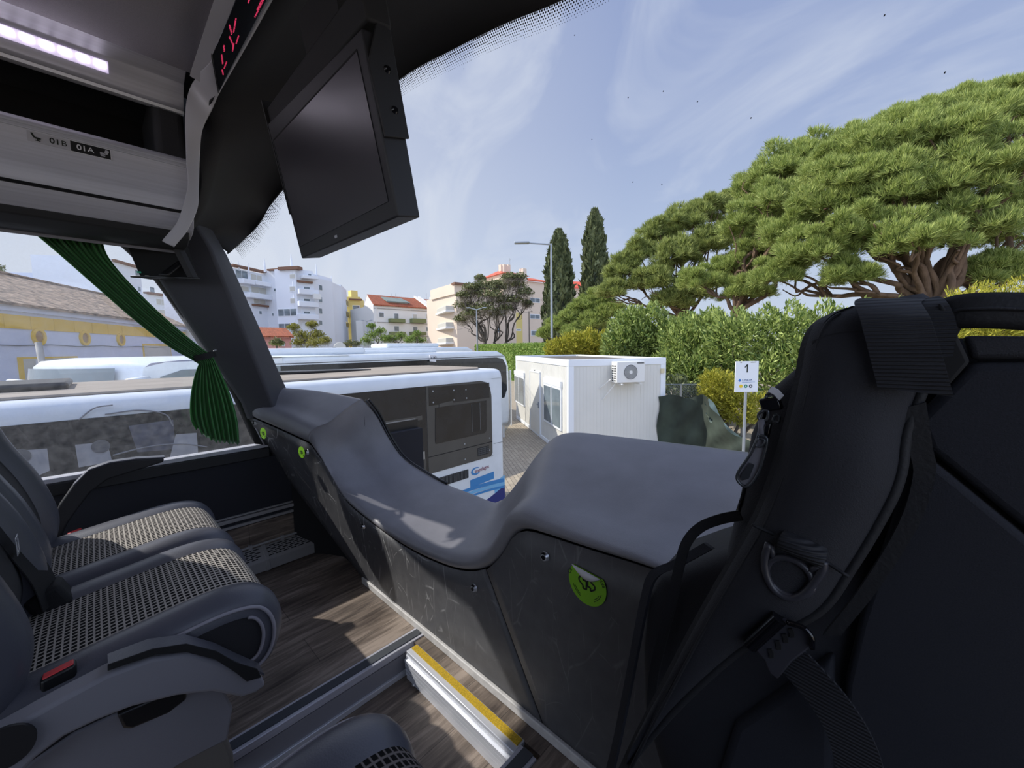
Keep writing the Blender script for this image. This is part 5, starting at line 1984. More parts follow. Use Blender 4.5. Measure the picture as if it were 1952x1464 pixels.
window(f4, ap, 586, 521, 594, 528)
window(f4, ap, 580, 615, 591, 622)
eave(f4, ap, 565, 594, 536, .25)
MB().obox(f4.P(f4.hit(597, 567)[0], f4.hit(597, 567)[1], 1.3), f4.d * .5, f4.n * .2, V(0, 0, .35)).build('air_conditioner', M['hvac'], ap)
for (a, b) in ((543, 554), (565, 577), (587, 599), (610, 620), (632, 643)):
    window(f5, ap, 607, a, 614, b)
for (a, b) in ((573, 584), (594, 605), (614, 624)):
    window(f7, ap, 659, a, 665, b)
for px, py, d_, h_ in ((442, 512, 52, 1.4), (455, 510, 52, 1.3), (474, 514, 53, 1.3), (505, 513, 55, 1.9), (556, 509, 56, 2.2), (603, 520, 57, 1.7), (632, 536, 61, 1.3)):
    p = RD(px, py, d_)
    spire(V(p.x, p.y, p.z - .4), h_, ap)

# pink low house in front
ph = thing('low_house', 'low pink house with red tiled roof in front of the white apartments', 'house', ground(530, 46))
f = Facade(ground(498, 44), ground(556, 46))
zp_ = top_z(f, 525, 644)
block(f, ph, zp_, 6, 'render_pink')
MB().prism([f.P(-.3, zp_, .5), f.P(f.len + .2, zp_, .5), f.P(f.len + .2, zp_ + 1.1, -3), f.P(-.3, zp_ + 1.1, -3)], V(0, 0, .2)).build('roof', M['tile'], ph)
window(f, ph, 537, 651, 543, 660)

# yellow block
yb_ = thing('apartment_block', 'narrow yellow apartment block with recessed balconies', 'building', ground(680, 72))
f = Facade(ground(666, 71), ground(690, 72))
block(f, yb_, top_z(f, 680, 571), 9, 'render_yellow')
f_b = Facade(ground(690, 72), ground(698, 78))
block(f_b, yb_, top_z(f_b, 694, 574), 4, 'render_yellow')
for (a, b) in ((582, 592), (600, 612), (622, 630)):
    window(f, yb_, 672, a, 686, b)
for yy in (593, 613):
    balcony(f, yb_, 668, yy, 687, yy + 4, 'render_yellow')
MB().obox(RD(673, 563, 72), V(.6, 0, 0), V(0, .6, 0), V(0, 0, .8)).build('chimney', M['render_yellow'], yb_)
eave(f, yb_, 665, 690, 570)
wl = Facade(ground(681, 66), ground(697, 66))
wb = thing('white_gable_house', 'plain white gable wall between the yellow and the red-roofed block', 'house', ground(688, 66))
block(wl, wb, top_z(wl, 690, 611), 5, 'render_white2')

# white block with red tiles
rb = thing('apartment_block', 'white three-storey block with orange tiled roof and olive balconies', 'building', ground(770, 66))
f = Facade(ground(715, 63), ground(846, 72))
ze = top_z(f, 730, 583)
block(f, rb, ze, 9, 'render_white2')
# gable end facing left
fg = Facade(ground(694, 70), ground(715, 63))
MB().prism([fg.P(0, 0), fg.P(fg.len, 0), fg.P(fg.len, ze), fg.P(fg.len * .52, ze + 2.1), fg.P(0, ze - .3)], -fg.n * .5).build('gable_wall', M['render_white2'], rb)
rz = 2.2
RL_ = fg.P(fg.len * .52, ze + 2.0)
RR_ = RL_ + f.d * (f.len + .5)
MB().prism([f.P(0, ze - .05, .3), f.P(f.len, ze - .05, .3), RR_, RL_], V(0, 0, .18)).build('roof', M['tile'], rb)
MB().prism([RL_, RR_, fg.P(0, ze - .3) + f.d * f.len, fg.P(0, ze - .3)], V(0, 0, .12)).build('roof', M['tile'], rb)
u0, u1, z0, z1 = f.rect(744, 569, 782, 580)
MB().prism([f.P(u0, z0 - .4, -.9), f.P(u1, z0 - .4, -.9), f.P(u1, z1 - .6, -.9), f.P(u0, z1 - .6, -.9)], -f.n * 3).build('dormer', M['render_white2'], rb)
MB().prism([f.P(u0 - .3, z1 - .6, -.6), f.P(u1 + .3, z1 - .6, -.6), f.P(u1, z1 + .6, -4), f.P(u0, z1 + .6, -4)], V(0, 0, .15)).build('dormer_roof', mat('dormer_roof', srgb(128, 140, 134), .8), rb)
for px in (812, 820, 842):
    u = f.hit(px, 580)[0]
    MB().prism([f.P(u, ze + .1, .5), f.P(u + .35, ze + .1, .5), f.P(u + .35, ze + rz + .1, -4), f.P(u, ze + rz + .1, -4)], V(0, 0, .35)).build('roof_parapet', M['render_white2'], rb)
for q in ((722, 595, 732, 605), (751, 597, 760, 610), (786, 598, 795, 608), (811, 598, 821, 608), (832, 598, 841, 609), (751, 621, 761, 632), (787, 622, 796, 632), (812, 623, 821, 632), (833, 623, 841, 632), (813, 647, 821, 655), (833, 647, 842, 656)):
    window(f, rb, *q, m='glass' if q[0] in (722, 751, 812, 787) else 'shutter')
for q in ((740, 608, 768, 615), (781, 608, 808, 616), (741, 633, 769, 638), (780, 633, 808, 639)):
    balcony(f, rb, *q, m='green_rail', dep=.9)
for yy in (591, 616, 641):
    u0, u1, z0, z1 = f.rect(716, yy, 842, yy + 1)
    f.slab(0, f.len - 1, z0, z0 + .12, 0, .08).build('string_course', M['concrete'], rb)
for px, py in ((746, 560), (755, 562), (813, 563)):
    p = RD(px, 572, 68)
    MB().tube([p, p + V(0, 0, 1.1)], .03, 5).tube([p + V(-.4, .2, 1.0), p + V(.4, -.2, 1.0)], .02, 5).tube([p + V(-.3, .1, .8), p + V(.3, -.1, .8)], .02, 5).build('antenna', M['galv'], rb)

# beige block behind the bare trees
bb_ = thing('apartment_block', 'beige apartment block with red roofs behind the bare trees', 'building', ground(940, 62))
f = Facade(ground(872, 56), ground(1048, 66))
ztop = top_z(f, 900, 560)
block(f, bb_, ztop, 10, 'render_beige')
u0, u1, z0, z1 = f.rect(866, 541, 900, 560)
f.slab(u0, u1 + 1, ztop - .2, z1, -8, 0).build('wall', M['render_beige'], bb_)
eave(f, bb_, 864, 902, 540, .3)
u0, u1, z0, z1 = f.rect(959, 524, 1004, 560)
MB().prism([f.P(u0, ztop - .3, 0), f.P(u1, ztop - .3, 0), f.P(u1, z1, 0), f.P(u0, z1, 0)], -f.n * 6).build('tower', M['render_beige'], bb_)
MB().add([f.P(u0 - .4, z1, .4), f.P(u1 + .4, z1, .4), f.P(u1 + .4, z1, -6.4), f.P(u0 - .4, z1, -6.4), f.P((u0 + u1) / 2 + .4, z1 + 1.1, -3), f.P((u0 + u1) / 2 - .8, z1 + 1.1, -3)], [(0, 1, 4, 5), (1, 2, 4), (2, 3, 5, 4), (3, 0, 5), (0, 3, 2, 1)]).build('tower_roof', mat('roof_red', srgb(196, 96, 76), .9), bb_)
for px, w_ in ((955, .5), (961, .8), (969, .5), (997, .8)):
    p = RD(px, 520, 62)
    MB().box((p.x - w_ / 2, p.y - w_ / 2, p.z - 1.5), (p.x + w_ / 2, p.y + w_ / 2, p.z + (1.2 if px < 990 else .6))).build('chimney', M['render_beige'], bb_)
p = RD(972, 512, 62)
MB().tube([p, p + V(0, 0, 1.6)], .03, 5).tube([p + V(-.5, .3, 1.3), p + V(.5, -.3, 1.3)], .02, 5).build('antenna', M['galv'], bb_)
u0, u1, z0, z1 = f.rect(1004, 532, 1046, 560)
f.slab(u0, u1, ztop - .3, z1 - .5, -8, 0).build('wall', M['render_beige'], bb_)
MB().prism([f.P(u0, z1 - .5, .4), f.P(u1, z1 - .5, .4), f.P(u1, z1 + .7, -4), f.P(u0, z1 + .7, -4)], V(0, 0, .2)).build('roof', mat('roof_red2', srgb(206, 100, 72), .9), bb_)
for q in ((1010, 568, 1029, 577), (1010, 599, 1029, 608), (895, 590, 905, 602), (930, 590, 940, 602), (952, 590, 964, 602), (905, 622, 920, 634), (940, 622, 952, 634), (984, 627, 993, 631), (1012, 630, 1024, 640), (1030, 628, 1036, 640)):
    window(f, bb_, *q)
u0, u1, z0, z1 = f.rect(984, 596, 996, 655)
f.slab(u0, u1, 0, z1, 0, .02).build('recess', M['render_yellow'], bb_)
# balcony wing on its left
fw = Facade(ground(843, 64), ground(872, 56))
block(fw, bb_, top_z(fw, 860, 575), 6, 'render_beige')
for yy in (596, 626, 654):
    balcony(fw, bb_, 843, yy - 1, 868, yy + 3, 'render_white2', 1.4)
    balcony(fw, bb_, 844, yy - 9, 867, yy - 1, 'shutter', 1.3)
window(fw, bb_, 846, 606, 862, 616)
window(fw, bb_, 846, 636, 862, 645)

# red roofed house beyond the cypresses
rh = thing('distant_house', 'distant house with red roof showing between the two cypresses', 'house', ground(1098, 80))
f = Facade(ground(1075, 80), ground(1125, 82))
zz = top_z(f, 1100, 551)
block(f, rh, zz, 8, 'render_beige')
MB().prism([f.P(-.5, zz, .5), f.P(f.len + .5, zz, .5), f.P(f.len + .5, zz + 2.0, -4), f.P(-.5, zz + 2.0, -4)], V(0, 0, .2)).build('roof', mat('roof_red3', srgb(212, 92, 70), .9), rh)

# --- buildings seen through the side window
pw = thing('apartment_block', 'pale white apartment block behind the curtain and pillar', 'building', ground(300, 70))
f = Facade(ground(214, 62), ground(282, 70))
block(f, pw, top_z(f, 240, 502), 9, 'render_white')
eave(f, pw, 214, 264, 501, .4)
f2 = Facade(ground(282, 68), ground(420, 84))
block(f2, pw, top_z(f2, 320, 566), 9, 'render_white')
eave(f2, pw, 280, 400, 565, .4)
for q in ((257, 515, 268, 528), (285, 547, 294, 558), (262, 546, 268, 556)):
    window(f, pw, *q)
for q in ((297, 570, 318, 582), (330, 572, 345, 584), (300, 590, 320, 600)):
    window(f2, pw, *q, m='shutter')

hz1 = thing('apartment_block', 'hazy distant apartments with a rooftop mast behind the tiled roof', 'building', ground(120, 95))
M['render_haze'] = mat('distant_render', srgb(206, 212, 226), .9)  # distance haze put into the wall colour
f = Facade(ground(56, 92), ground(92, 94))
block(f, hz1, top_z(f, 70, 522), 9, 'render_haze')
f = Facade(ground(88, 92), ground(225, 112))
block(f, hz1, top_z(f, 130, 531), 9, 'render_haze')
f = Facade(ground(122, 88), ground(152, 90))
block(f, hz1, top_z(f, 140, 523), 9, 'render_haze')
for q in ((150, 535, 164, 540), (168, 538, 180, 543), (108, 536, 118, 541)):
    window(f, hz1, *q)
p = RD(96, 524, 93)
MB().tube([p, p + V(0, 0, 3.3)], [.8, .35], 8).build('mast', M['render_haze'], hz1)
MB().tube([p + V(0, 0, 3.2), p + V(0, 0, 3.7), p + V(0, 0, 4.2)], [.4, .7, .2], 8).build('mast_head', M['galv'], hz1)
for k in range(3):
    MB().obox(p + V(cos(k * 2.1) * .9, sin(k * 2.1) * .9, 1.8), V(.2, 0, 0), V(0, .2, 0), V(0, 0, .7)).build('panel_antenna', M['galv'], hz1)
for px in (118, 124):
    q = RD(px, 524, 90)
    MB().tube([q, q + V(0, 0, 2.4)], .05, 5).build('antenna', M['galv'], hz1)

# --- hall with yellow band, round windows, brown tiled roof
hall = thing('bus_station_hall', 'long pale hall with yellow band, round windows and a brown tiled roof', 'building', ground(150, 26))
p0 = RD(-60, 585, 23.5)
p0.z = 0
HL = 33
dirh = Vector((-sin(radians(63.4)), cos(radians(63.4)), 0))
f = Facade(p0, p0 + dirh * 46)
M['lilac'] = mat('pale_render', srgb(208, 214, 232), .9, var=.03, vscale=1)
M['band'] = mat('yellow_band', srgb(226, 190, 84), .8, var=.04, vscale=1)
ztp = top_z(f, 5, 584)
f.slab(-2, HL, 0, ztp, -.4, 0).build('wall', M['lilac'], hall)
f.slab(-2, HL, ztp - .25, ztp + .12, -.4, .25).build('cornice', M['lilac'], hall)
zb1 = top_z(f, 5, 598)
zb0 = top_z(f, 5, 625)
bnd = f.slab(-2, HL, zb0, zb1, 0, .06).build('yellow_band', M['band'], hall)
mb = MB()
for k in range(15):
    s_ = f.slab(k * 2.2, k * 2.2 + .025, zb0, zb1, .06, .065)
    mb.add(s_.v, s_.f)
mb.build('joints', mat('band_joint', srgb(190, 156, 66), .8), bnd)
zr = top_z(f, 5, 582)
MB().prism([f.P(-2, zr, .5), f.P(HL, zr, .5), f.P(HL, zr + 3.7, -7.5), f.P(-2, zr + 3.7, -7.5)], V(0, 0, .2)).build('roof', M['tile_brown'], hall)
MB().tube([f.P(-2, zr + 3.9, -7.5), f.P(HL, zr + 3.9, -7.5)], .18, 8).build('ridge', M['tile_brown'], hall)
for (px, py, r0) in ((72, 642, .0), (160, 644.5, 0), (229, 647, 0)):
    u, z = f.hit(px, py)
    c = f.P(u, z, .0)
    rw = MB().disc(c, f.n, .62, .14, 32, hole=.42).build('round_window', M['band'], hall)
    rw['label'] = 'round window in a yellow ring'
    MB().disc(c, f.n, .43, .05, 28).build('pane', mat('brown_glass', srgb(168, 140, 100), .3), rw)
# wide window with yellow frame, shop door
u0, u1, z0, z1 = f.rect(272, 656, 325, 680)
fr = f.slab(u0, u1, z0, z1, 0, .06).build('window', M['band'], hall)
f.slab(u0 + .2, u1 - .2, z0, z1 - .2, .06, .09).build('shutter', M['shutter'], fr)
u0, u1, z0, z1 = f.rect(37, 680, 150, 760)
fr = f.slab(u0, u1, .0, z1, 0, .08).build('shop_front', M['band'], hall)
f.slab(u0 + .35, u1 - .1, 0, z1 - .12, .08, .10).build('shop_glass', M['shutter'], fr)
for (a, b) in ((66, 80), (88, 104)):
    v0, v1, z0, z1 = f.rect(a, 686, b, 716)
    q = f.slab(v0, v1, z0, z1, .10, .12).build('poster', M['paper'], fr)
    s_ = f.slab(v0 + .15, v1 - .15, z0 + .5, z1 - .5, .12, .125).build('poster_picture', M['black'], q)
MB().tube([f.P(-1, top_z(f, 5, 656), .1)] + [f.P(k * 3, f.hit(5, 656)[1] - .1 * (k % 2), .1) for k in range(1, 11)], .03, 5).build('cable', M['grill'], hall)
# leaning pole in front
lp = MB().tube([V(*RD(73, 653, 15.5)), V(*RD(83, 712, 15.5)), V(*RD(95, 800, 15.5))[:3] if False else RD(88, 745, 15.5)], .11, 10)
b0 = RD(88, 745, 15.5)
lp = MB().tube([RD(73, 653, 15.5), RD(84, 712, 15.5), V(b0.x + .5, b0.y + .3, 0)], .10, 10).build('leaning_pole', M['concrete'], smooth=True)
tag(lp, 'leaning pale concrete pole in front of the hall', 'pole')


# ---------------------------------------------------------------- site cabin
cb = thing('site_cabin', 'white panelled portable cabin with door, two windows and flat gravel roof', 'cabin', (-7.2, 11, 0))
q0 = V(-5.9, 8.3, 0)
dv = V(-.819, .574, 0).normalized()
pv = V(.574, .819, 0).normalized()
LC, WC, HC = 6.45, 2.72, 2.60
fa = Facade(q0, q0 + dv * LC)
fb = Facade(q0, q0 + pv * WC)
MB().prism([q0 + V(0, 0, .04), q0 + dv * LC + V(0, 0, .04), q0 + dv * LC + pv * WC + V(0, 0, .04), q0 + pv * WC + V(0, 0, .04)], V(0, 0, HC - .10)).build('walls', M['panelwhite'], cb)
for a in (q0, q0 + dv * (LC - .12), q0 + pv * (WC - .12), q0 + dv * (LC - .12) + pv * (WC - .12)):
    MB().obox(a + (dv + pv) * .06 + V(0, 0, HC / 2 + .01), dv * .075, pv * .075, V(0, 0, HC / 2)).build('corner_post', M['white'], cb, bevel=.008)
for fcx, L__ in ((fa, LC), (fb, WC)):
    fcx.slab(0, L__, HC - .15, HC + .03, -.06, .02).build('roof_beam', M['white'], cb, bevel=.01)
    fcx.slab(0, L__, .01, .13, -.06, .02).build('floor_beam', M['white'], cb, bevel=.01)
MB().obox(q0 + dv * (LC / 2) + pv * (WC - .03) + V(0, 0, HC - .06), dv * LC / 2, pv * .05, V(0, 0, .09)).obox(q0 + dv * (LC - .03) + pv * (WC / 2) + V(0, 0, HC - .06), dv * .05, pv * WC / 2, V(0, 0, .09)).build('roof_beam', M['white'], cb)
MB().prism([q0 + dv * a + pv * b + V(0, 0, HC - .07) for a, b in ((.06, .06), (LC - .06, .06), (LC - .06, WC - .06), (.06, WC - .06))], V(0, 0, .04)).build('gravel_roof', mat('gravel', srgb(104, 98, 92), .95, var=.3, vscale=3), cb)
# ribs of the end panel
mb = MB()
for k in range(27):
    u = .10 + k * .095
    s_ = fb.slab(u, u + .010, .14, HC - .17, 0, .005)
    mb.add(s_.v, s_.f)
mb.build('panel_ribs', M['panelwhite'], cb)
mb = MB()
for k in range(62):
    u = .10 + k * .10
    s_ = fa.slab(u, u + .008, .14, HC - .17, 0, .004)
    mb.add(s_.v, s_.f)
mb.build('panel_ribs', M['panelwhite'], cb)


def cabin_window(x0, y0, x1, y1):
    u0, u1, z0, z1 = fa.rect(x0, y0, x1, y1)
    w = fa.slab(u0, u1, z0, z1, 0, .05).build('window', M['white'], cb, bevel=.006)
    um = (u0 + u1) / 2
    for a, b in ((u0 + .06, um - .03), (um + .03, u1 - .06)):
        fa.slab(a, b, z0 + .07, z1 - .07, .05, .056).build('pane', M['glass'], w)
    fa.slab(u0 - .02, u1 + .02, z1, z1 + .16, 0, .06).build('shutter_box', M['white'], w)
    fa.slab(um - .03, um + .03, z0 + .03, z1 - .03, .05, .065).build('mullion', M['white'], w)


cabin_window(983, 716, 1001, 770)
cabin_window(1039, 734, 1072, 812)
u0, u1, z0, z1 = fa.rect(1013, 722, 1031, 850)
dr = fa.slab(u0, u1, .10, 2.12, 0, .035).build('door', M['panelwhite'], cb, bevel=.005)
fa.slab(u0 - .03, u0, .10, 2.15, 0, .05).build('door_frame', M['white'], dr)
fa.slab(u1, u1 + .03, .10, 2.15, 0, .05).build('door_frame', M['white'], dr)
fa.slab(u0 - .03, u1 + .03, 2.12, 2.16, 0, .05).build('door_frame', M['white'], dr)
uh = u0 + .10
MB().obox(fa.P(uh, 1.08, .05), fa.d * .02, fa.n * .02, V(0, 0, .10)).obox(fa.P(uh + .04, 1.10, .08), fa.d * .06, fa.n * .012, V(0, 0, .012)).build('handle', M['galv'], dr)
# drawn emblem above the door: a small star
u, z = fa.hit(1019, 711)
mb = MB()
for k in range(6):
    th = radians(k * 60)
    th2 = radians(k * 60 + 120)
    a, b = fa.P(u + .16 * cos(th), z + .14 * sin(th), .006), fa.P(u + .16 * cos(th2), z + .14 * sin(th2), .006)
    mb.tube([a, b], .006, 4)
mb.build('emblem', M['grill'], cb)
MB().obox(fb.P(WC - .10, 2.28, .03), fb.d * .05, fb.n * .02, V(0, 0, .06)).build('lamp', mat('cream_plastic', srgb(214, 204, 170), .6), cb)
# --- air conditioner hanging on the end wall
ac = thing('air_conditioner', 'white outdoor air conditioner with round fan on the cabin end wall', 'air conditioner', fb.P(1.2, 2.0, .2))
u0, u1, z0, z1 = fb.rect(1162, 688, 1214, 727)
fb.slab(u0, u1, z0, z1, .10, .42).build('case', M['hvac'], ac, bevel=.02, seg=3)
uf, zf = u0 + (u1 - u0) * .48, (z0 + z1) / 2
fan = MB().disc(fb.P(uf, zf, .42), fb.n, .20, .012, 36, hole=.185).build('fan_ring', M['hvac'], ac)
MB().disc(fb.P(uf, zf, .421), fb.n, .186, .002, 32).build('fan_shade_disc', mat('fan_shadow', srgb(72, 74, 76), .8), fan)  # flat dark disc painted as the shade inside the fan
mb = MB()
for r in (.06, .085, .11, .135, .16):
    mb.tube([fb.P(uf + r * cos(2 * pi * k / 28), zf + r * sin(2 * pi * k / 28), .432) for k in range(29)], .0045, 5)
for k in range(8):
    th = 2 * pi * k / 8
    mb.tube([fb.P(uf + .04 * cos(th), zf + .04 * sin(th), .43), fb.P(uf + .185 * cos(th), zf + .185 * sin(th), .43)], .003, 4)
mb.build('fan_guard', M['hvac'], fan)
MB().disc(fb.P(uf, zf, .433), fb.n, .045, .008, 20).build('fan_hub', M['hvac'], fan)
mb = MB()
for i in range(2):
    for k in range(7):
        s_ = MB().obox(fb.P(u0 - .001, z0 + .05 + k * .062, .19 + i * .12), fb.d * .003, fb.n * .042, V(0, 0, .018))
        mb.add(s_.v, s_.f)
mb.build('side_louvres', M['black_matt'], ac)
fb.slab(u0 + .55, u1 - .04, z1 - .06, z1 - .03, .42, .423).build('badge', M['grill'], ac)
for uu in (u0 + .12, u1 - .15):
    MB().obox(fb.P(uu, z0 - .03, .24), fb.d * .02, fb.n * .24, V(0, 0, .015)).build('wall_bracket', M['hvac'], ac)
for a_, b_ in (((1155, 722), (1142, 741)), ((1170, 722), (1148, 762))):
    h0, h1 = fb.hit(*a_), fb.hit(*b_)
    MB().tube([fb.P(h0[0], h0[1], .28), fb.P(h1[0], h1[1], .02)], .014, 6).build('strut', M['hvac'], ac)


# ---------------------------------------------------------------- bus stop sign
sg = thing('stop_sign', 'white bus stop sign with number 1 on a thin pole beside the hedge', 'sign', ground(1425, 6.2))
cP = [RD(a, b, 6.2) for a, b in [(1402, 689), (1446, 692), (1445, 752), (1402, 748)]]
sx_ = (cP[1] - cP[0]).normalized()
sx_.z = 0
sx_.normalize()
sy_ = V(0, 0, 1)
sn = sx_.cross(sy_)
if sn.dot(EYE - cP[0]) < 0:
    sn = -sn
w_s = (cP[1] - cP[0]).length
tl = cP[0].copy()
hgt = tl.z - cP[3].z
c_ = tl + sx_ * w_s / 2 - sy_ * hgt / 2
brd = MB().obox(c_, sx_ * w_s / 2, sy_ * hgt / 2, sn * .008).build('board', M['white'], sg, bevel=.004)


def sgp(u, v):
    return tl + sx_ * w_s * u - sy_ * hgt * v + sn * .009


MB().prism([sgp(a_, b_) for a_, b_ in ((.485, .10), (.535, .10), (.535, .36), (.485, .36), (.485, .165), (.40, .215), (.40, .175))], sn * .001).build('number_one', M['ink'], brd)
text('ONDA', hgt * .085, mat('sign_blue', srgb(40, 86, 140), .5), sgp(.30, .635), sx_, sy_, brd, depth=.001, sx=1.3)
MB().obox(sgp(.58, .675), sx_ * w_s * .28, sy_ * .002, sn * .001).obox(sgp(.5, .70), sx_ * w_s * .2, sy_ * .001, sn * .001).build('rule', mat('sign_blue2', srgb(60, 120, 180), .5), brd)
mbb = MB()
mbb.prism([sgp(.20, .56), sgp(.27, .63), sgp(.20, .67), sgp(.13, .63)], sn * .001)
mbb.build('drop_mark', mat('sign_blue3', srgb(60, 120, 190), .5), brd)
for k, (cl_, inn) in enumerate(((srgb(236, 200, 40), srgb(236, 200, 40)), (srgb(30, 130, 100), srgb(210, 230, 225)), (srgb(60, 62, 70), srgb(225, 225, 230)))):
    cc_ = sgp(.26 + .21 * k, .81)
    dd = MB().disc(cc_, sn, w_s * .075, .001, 24).build('coloured_dot', mat('dot', cl_, .5), brd)
    MB().disc(cc_ + sn * .001, sn, w_s * .028, .001, 16).build('dot_centre', mat('dot_c', inn, .5), dd)
MB().prism([sgp(.18, .02), sgp(.28, .02), sgp(.25, .06), sgp(.2, .05)], sn * .001).prism([sgp(.62, .02), sgp(.9, .02), sgp(.86, .045), sgp(.66, .05)], sn * .001).build('grime_marks', M['concrete'], brd)
pc_ = tl + sx_ * w_s * .52 - sn * .02
MB().tube([V(pc_.x, pc_.y, 0), V(pc_.x, pc_.y, tl.z - .05)], .022, 12).build('pole', M['galv'], sg, smooth=True, auto=40)


# ---------------------------------------------------------------- street lamps
def lamp(label, px, pytop, dep, arms, r=.07, name='street_lamp', m='galv'):
    g_ = ground(px, dep)
    top = RD(px, pytop, dep)
    t = thing(name, label, 'street lamp', g_)
    MB().tube([g_, V(g_.x, g_.y, top.z)], [r * 1.2, r * .8], 10).build('pole', M[m], t, smooth=True, auto=40)
    rt = V(_r.x, _r.y, 0).normalized()
    for s_, ln, rise in arms:
        a = V(g_.x, g_.y, top.z - .05)
        b = a + rt * s_ * ln + V(0, 0, rise)
        MB().tube([a, b], r * .6, 8).build('arm', M[m], t, smooth=True, auto=40)
        MB().obox(b + rt * s_ * ln * .10, (rt * s_ * ln * .28), rt.cross(V(0, 0, 1)) * ln * .10, V(0, 0, .05)).build('lamp_head', M[m], t, bevel=.03)
    return t


lamp('tall street lamp with one long arm, in front of the cypress', 1052, 469, 22, [(-1, 1.45, .12)])
lamp('double-armed street lamp in front of the bare trees', 910, 590, 36, [(-1, .65, .18), (1, .65, .18)], .07)
lamp('thin double-armed street lamp beside the red-tiled block', 702, 612, 58, [(-1, .6, .15), (1, .6, .15)], .06)
lamp('short dark lamp post left of the cypresses', 1009, 594, 44, [(1, .3, .0)], .05, m='plast_dark')

# ---------------------------------------------------------------- yard gate/fence by the bus, red barrier
gt = thing('mesh_gate', 'pale mesh gate panel between the coach and the cabin', 'gate', ground(968, 15))
g0, g1 = RD(958, 712, 13), RD(973, 716, 15)
ga, gb_ = V(g0.x, g0.y, 0), V(g1.x, g1.y, 0)
hh = g0.z
for a in (ga, gb_):
    MB().tube([V(a.x, a.y, 0), V(a.x, a.y, hh)], .03, 8).build('post', M['white'], gt)
mb = MB()
for k in range(12):
    z = .15 + (hh - .2) * k / 11
    mb.tube([V(ga.x, ga.y, z), V(gb_.x, gb_.y, z)], .006, 4)
for k in range(24):
    q = ga.lerp(gb_, (k + .5) / 24)
    mb.tube([V(q.x, q.y, .1), V(q.x, q.y, hh)], .005, 4)
mb.build('wire_mesh', M['galv'], gt)


# ---------------------------------------------------------------- plants
def leafmesh(name, C, A, B, m, parent=None, quads=True):
    """many little leaves: C centres, A half length vectors, B half width vectors (numpy n x 3)"""
    n = len(C)
    v = np.empty((n, 4, 3), dtype=np.float32)
    v[:, 0] = C - A
    v[:, 1] = C + B
    v[:, 2] = C + A
    v[:, 3] = C - B
    org = np.array(ORG[parent.name]) if parent is not None else np.array([C[:, 0].mean(), C[:, 1].mean(), C[:, 2].min()])
    v = (v - org).reshape(-1, 3)
    me = bpy.data.meshes.new(name)
    me.vertices.add(n * 4)
    me.vertices.foreach_set('co', v.astype(np.float32).ravel())
    me.loops.add(n * 4)
    me.loops.foreach_set('vertex_index', np.arange(n * 4, dtype=np.int32))
    me.polygons.add(n)
    me.polygons.foreach_set('loop_start', np.arange(0, n * 4, 4, dtype=np.int32))
    me.update(calc_edges=True)
    me.validate()
    me.materials.append(m)
    o = bpy.data.objects.new(name, me)
    COL.objects.link(o)
    if parent is not None:
        o.parent = parent
    else:
        o.location = org
    ORG[o.name] = Vector(org)
    return o


def unit(a):
    return a / (np.linalg.norm(a, axis=-1, keepdims=True) + 1e-9)


def rnd_dir(n):
    return unit(RNG.normal(size=(n, 3)))


def tufts(centers, radii, per, blades, length, width, up=.9, squash=.75):
    """needle tufts on the skin of clump spheres; returns C,A,B"""
    Cs, As, Bs = [], [], []
    for c, r in zip(centers, radii):
        d = rnd_dir(per)
        d[:, 2] = np.where(d[:, 2] < -.35, -d[:, 2], d[:, 2])
        rr = r * RNG.uniform(.35, 1.15, size=(per, 1))
        p = np.array(c) + d * rr * np.array([1, 1, squash])
        for k in range(blades):
            bd = unit(d + np.array([0, 0, up]) + RNG.normal(scale=.55, size=(per, 3)))
            ln = length * RNG.uniform(.6, 1.2, size=(per, 1))
            side = unit(np.cross(bd, rnd_dir(per)))
            Cs.append(p + bd * ln * .5)
            As.append(bd * ln * .5)
            Bs.append(side * width)
    return np.concatenate(Cs), np.concatenate(As), np.concatenate(Bs)


M['pine'] = leaf_mat('pine_needles', srgb(106, 128, 60), srgb(198, 208, 124), .3)
M['pine2'] = leaf_mat('pine_needles_olive', srgb(104, 120, 60), srgb(188, 196, 118), .3)
M['oleander'] = leaf_mat('oleander_leaves', srgb(66, 94, 38), srgb(190, 204, 118), .25, .4)
M['cypress'] = leaf_mat('cypress_leaves', srgb(72, 82, 54), srgb(122, 130, 90), .15)
M['bush_y'] = leaf_mat('yellow_green_leaves', srgb(122, 128, 34), srgb(206, 198, 84), .3)
M['hedge'] = leaf_mat('hedge_leaves', srgb(104, 140, 56), srgb(186, 206, 120), .3)
M['dry'] = leaf_mat('dry_twigs', srgb(128, 120, 106), srgb(176, 166, 146), .15)
M['drygreen'] = leaf_mat('dark_tree_leaves', srgb(88, 96, 60), srgb(140, 142, 98), .2)
M['smalltree'] = leaf_mat('olive_leaves', srgb(112, 116, 50), srgb(168, 162, 88), .3)
M['smalltree2'] = leaf_mat('green_leaves', srgb(90, 120, 50), srgb(150, 168, 90), .3)


def branchy(p0, p1, r0, r1, n=5, wob=.12):
    pts = []
    for k in range(n + 1):
        t = k / n
        q = p0.lerp(p1, t)
        L__ = (p1 - p0).length
        if 0 < k < n:
            q += Vector(RNG.normal(scale=wob * L__ / n, size=3).tolist())
        pts.append(q)
    return cr(pts, 3), [r0 + (r1 - r0) * k / (n * 3) for k in range(n * 3 + 1)]


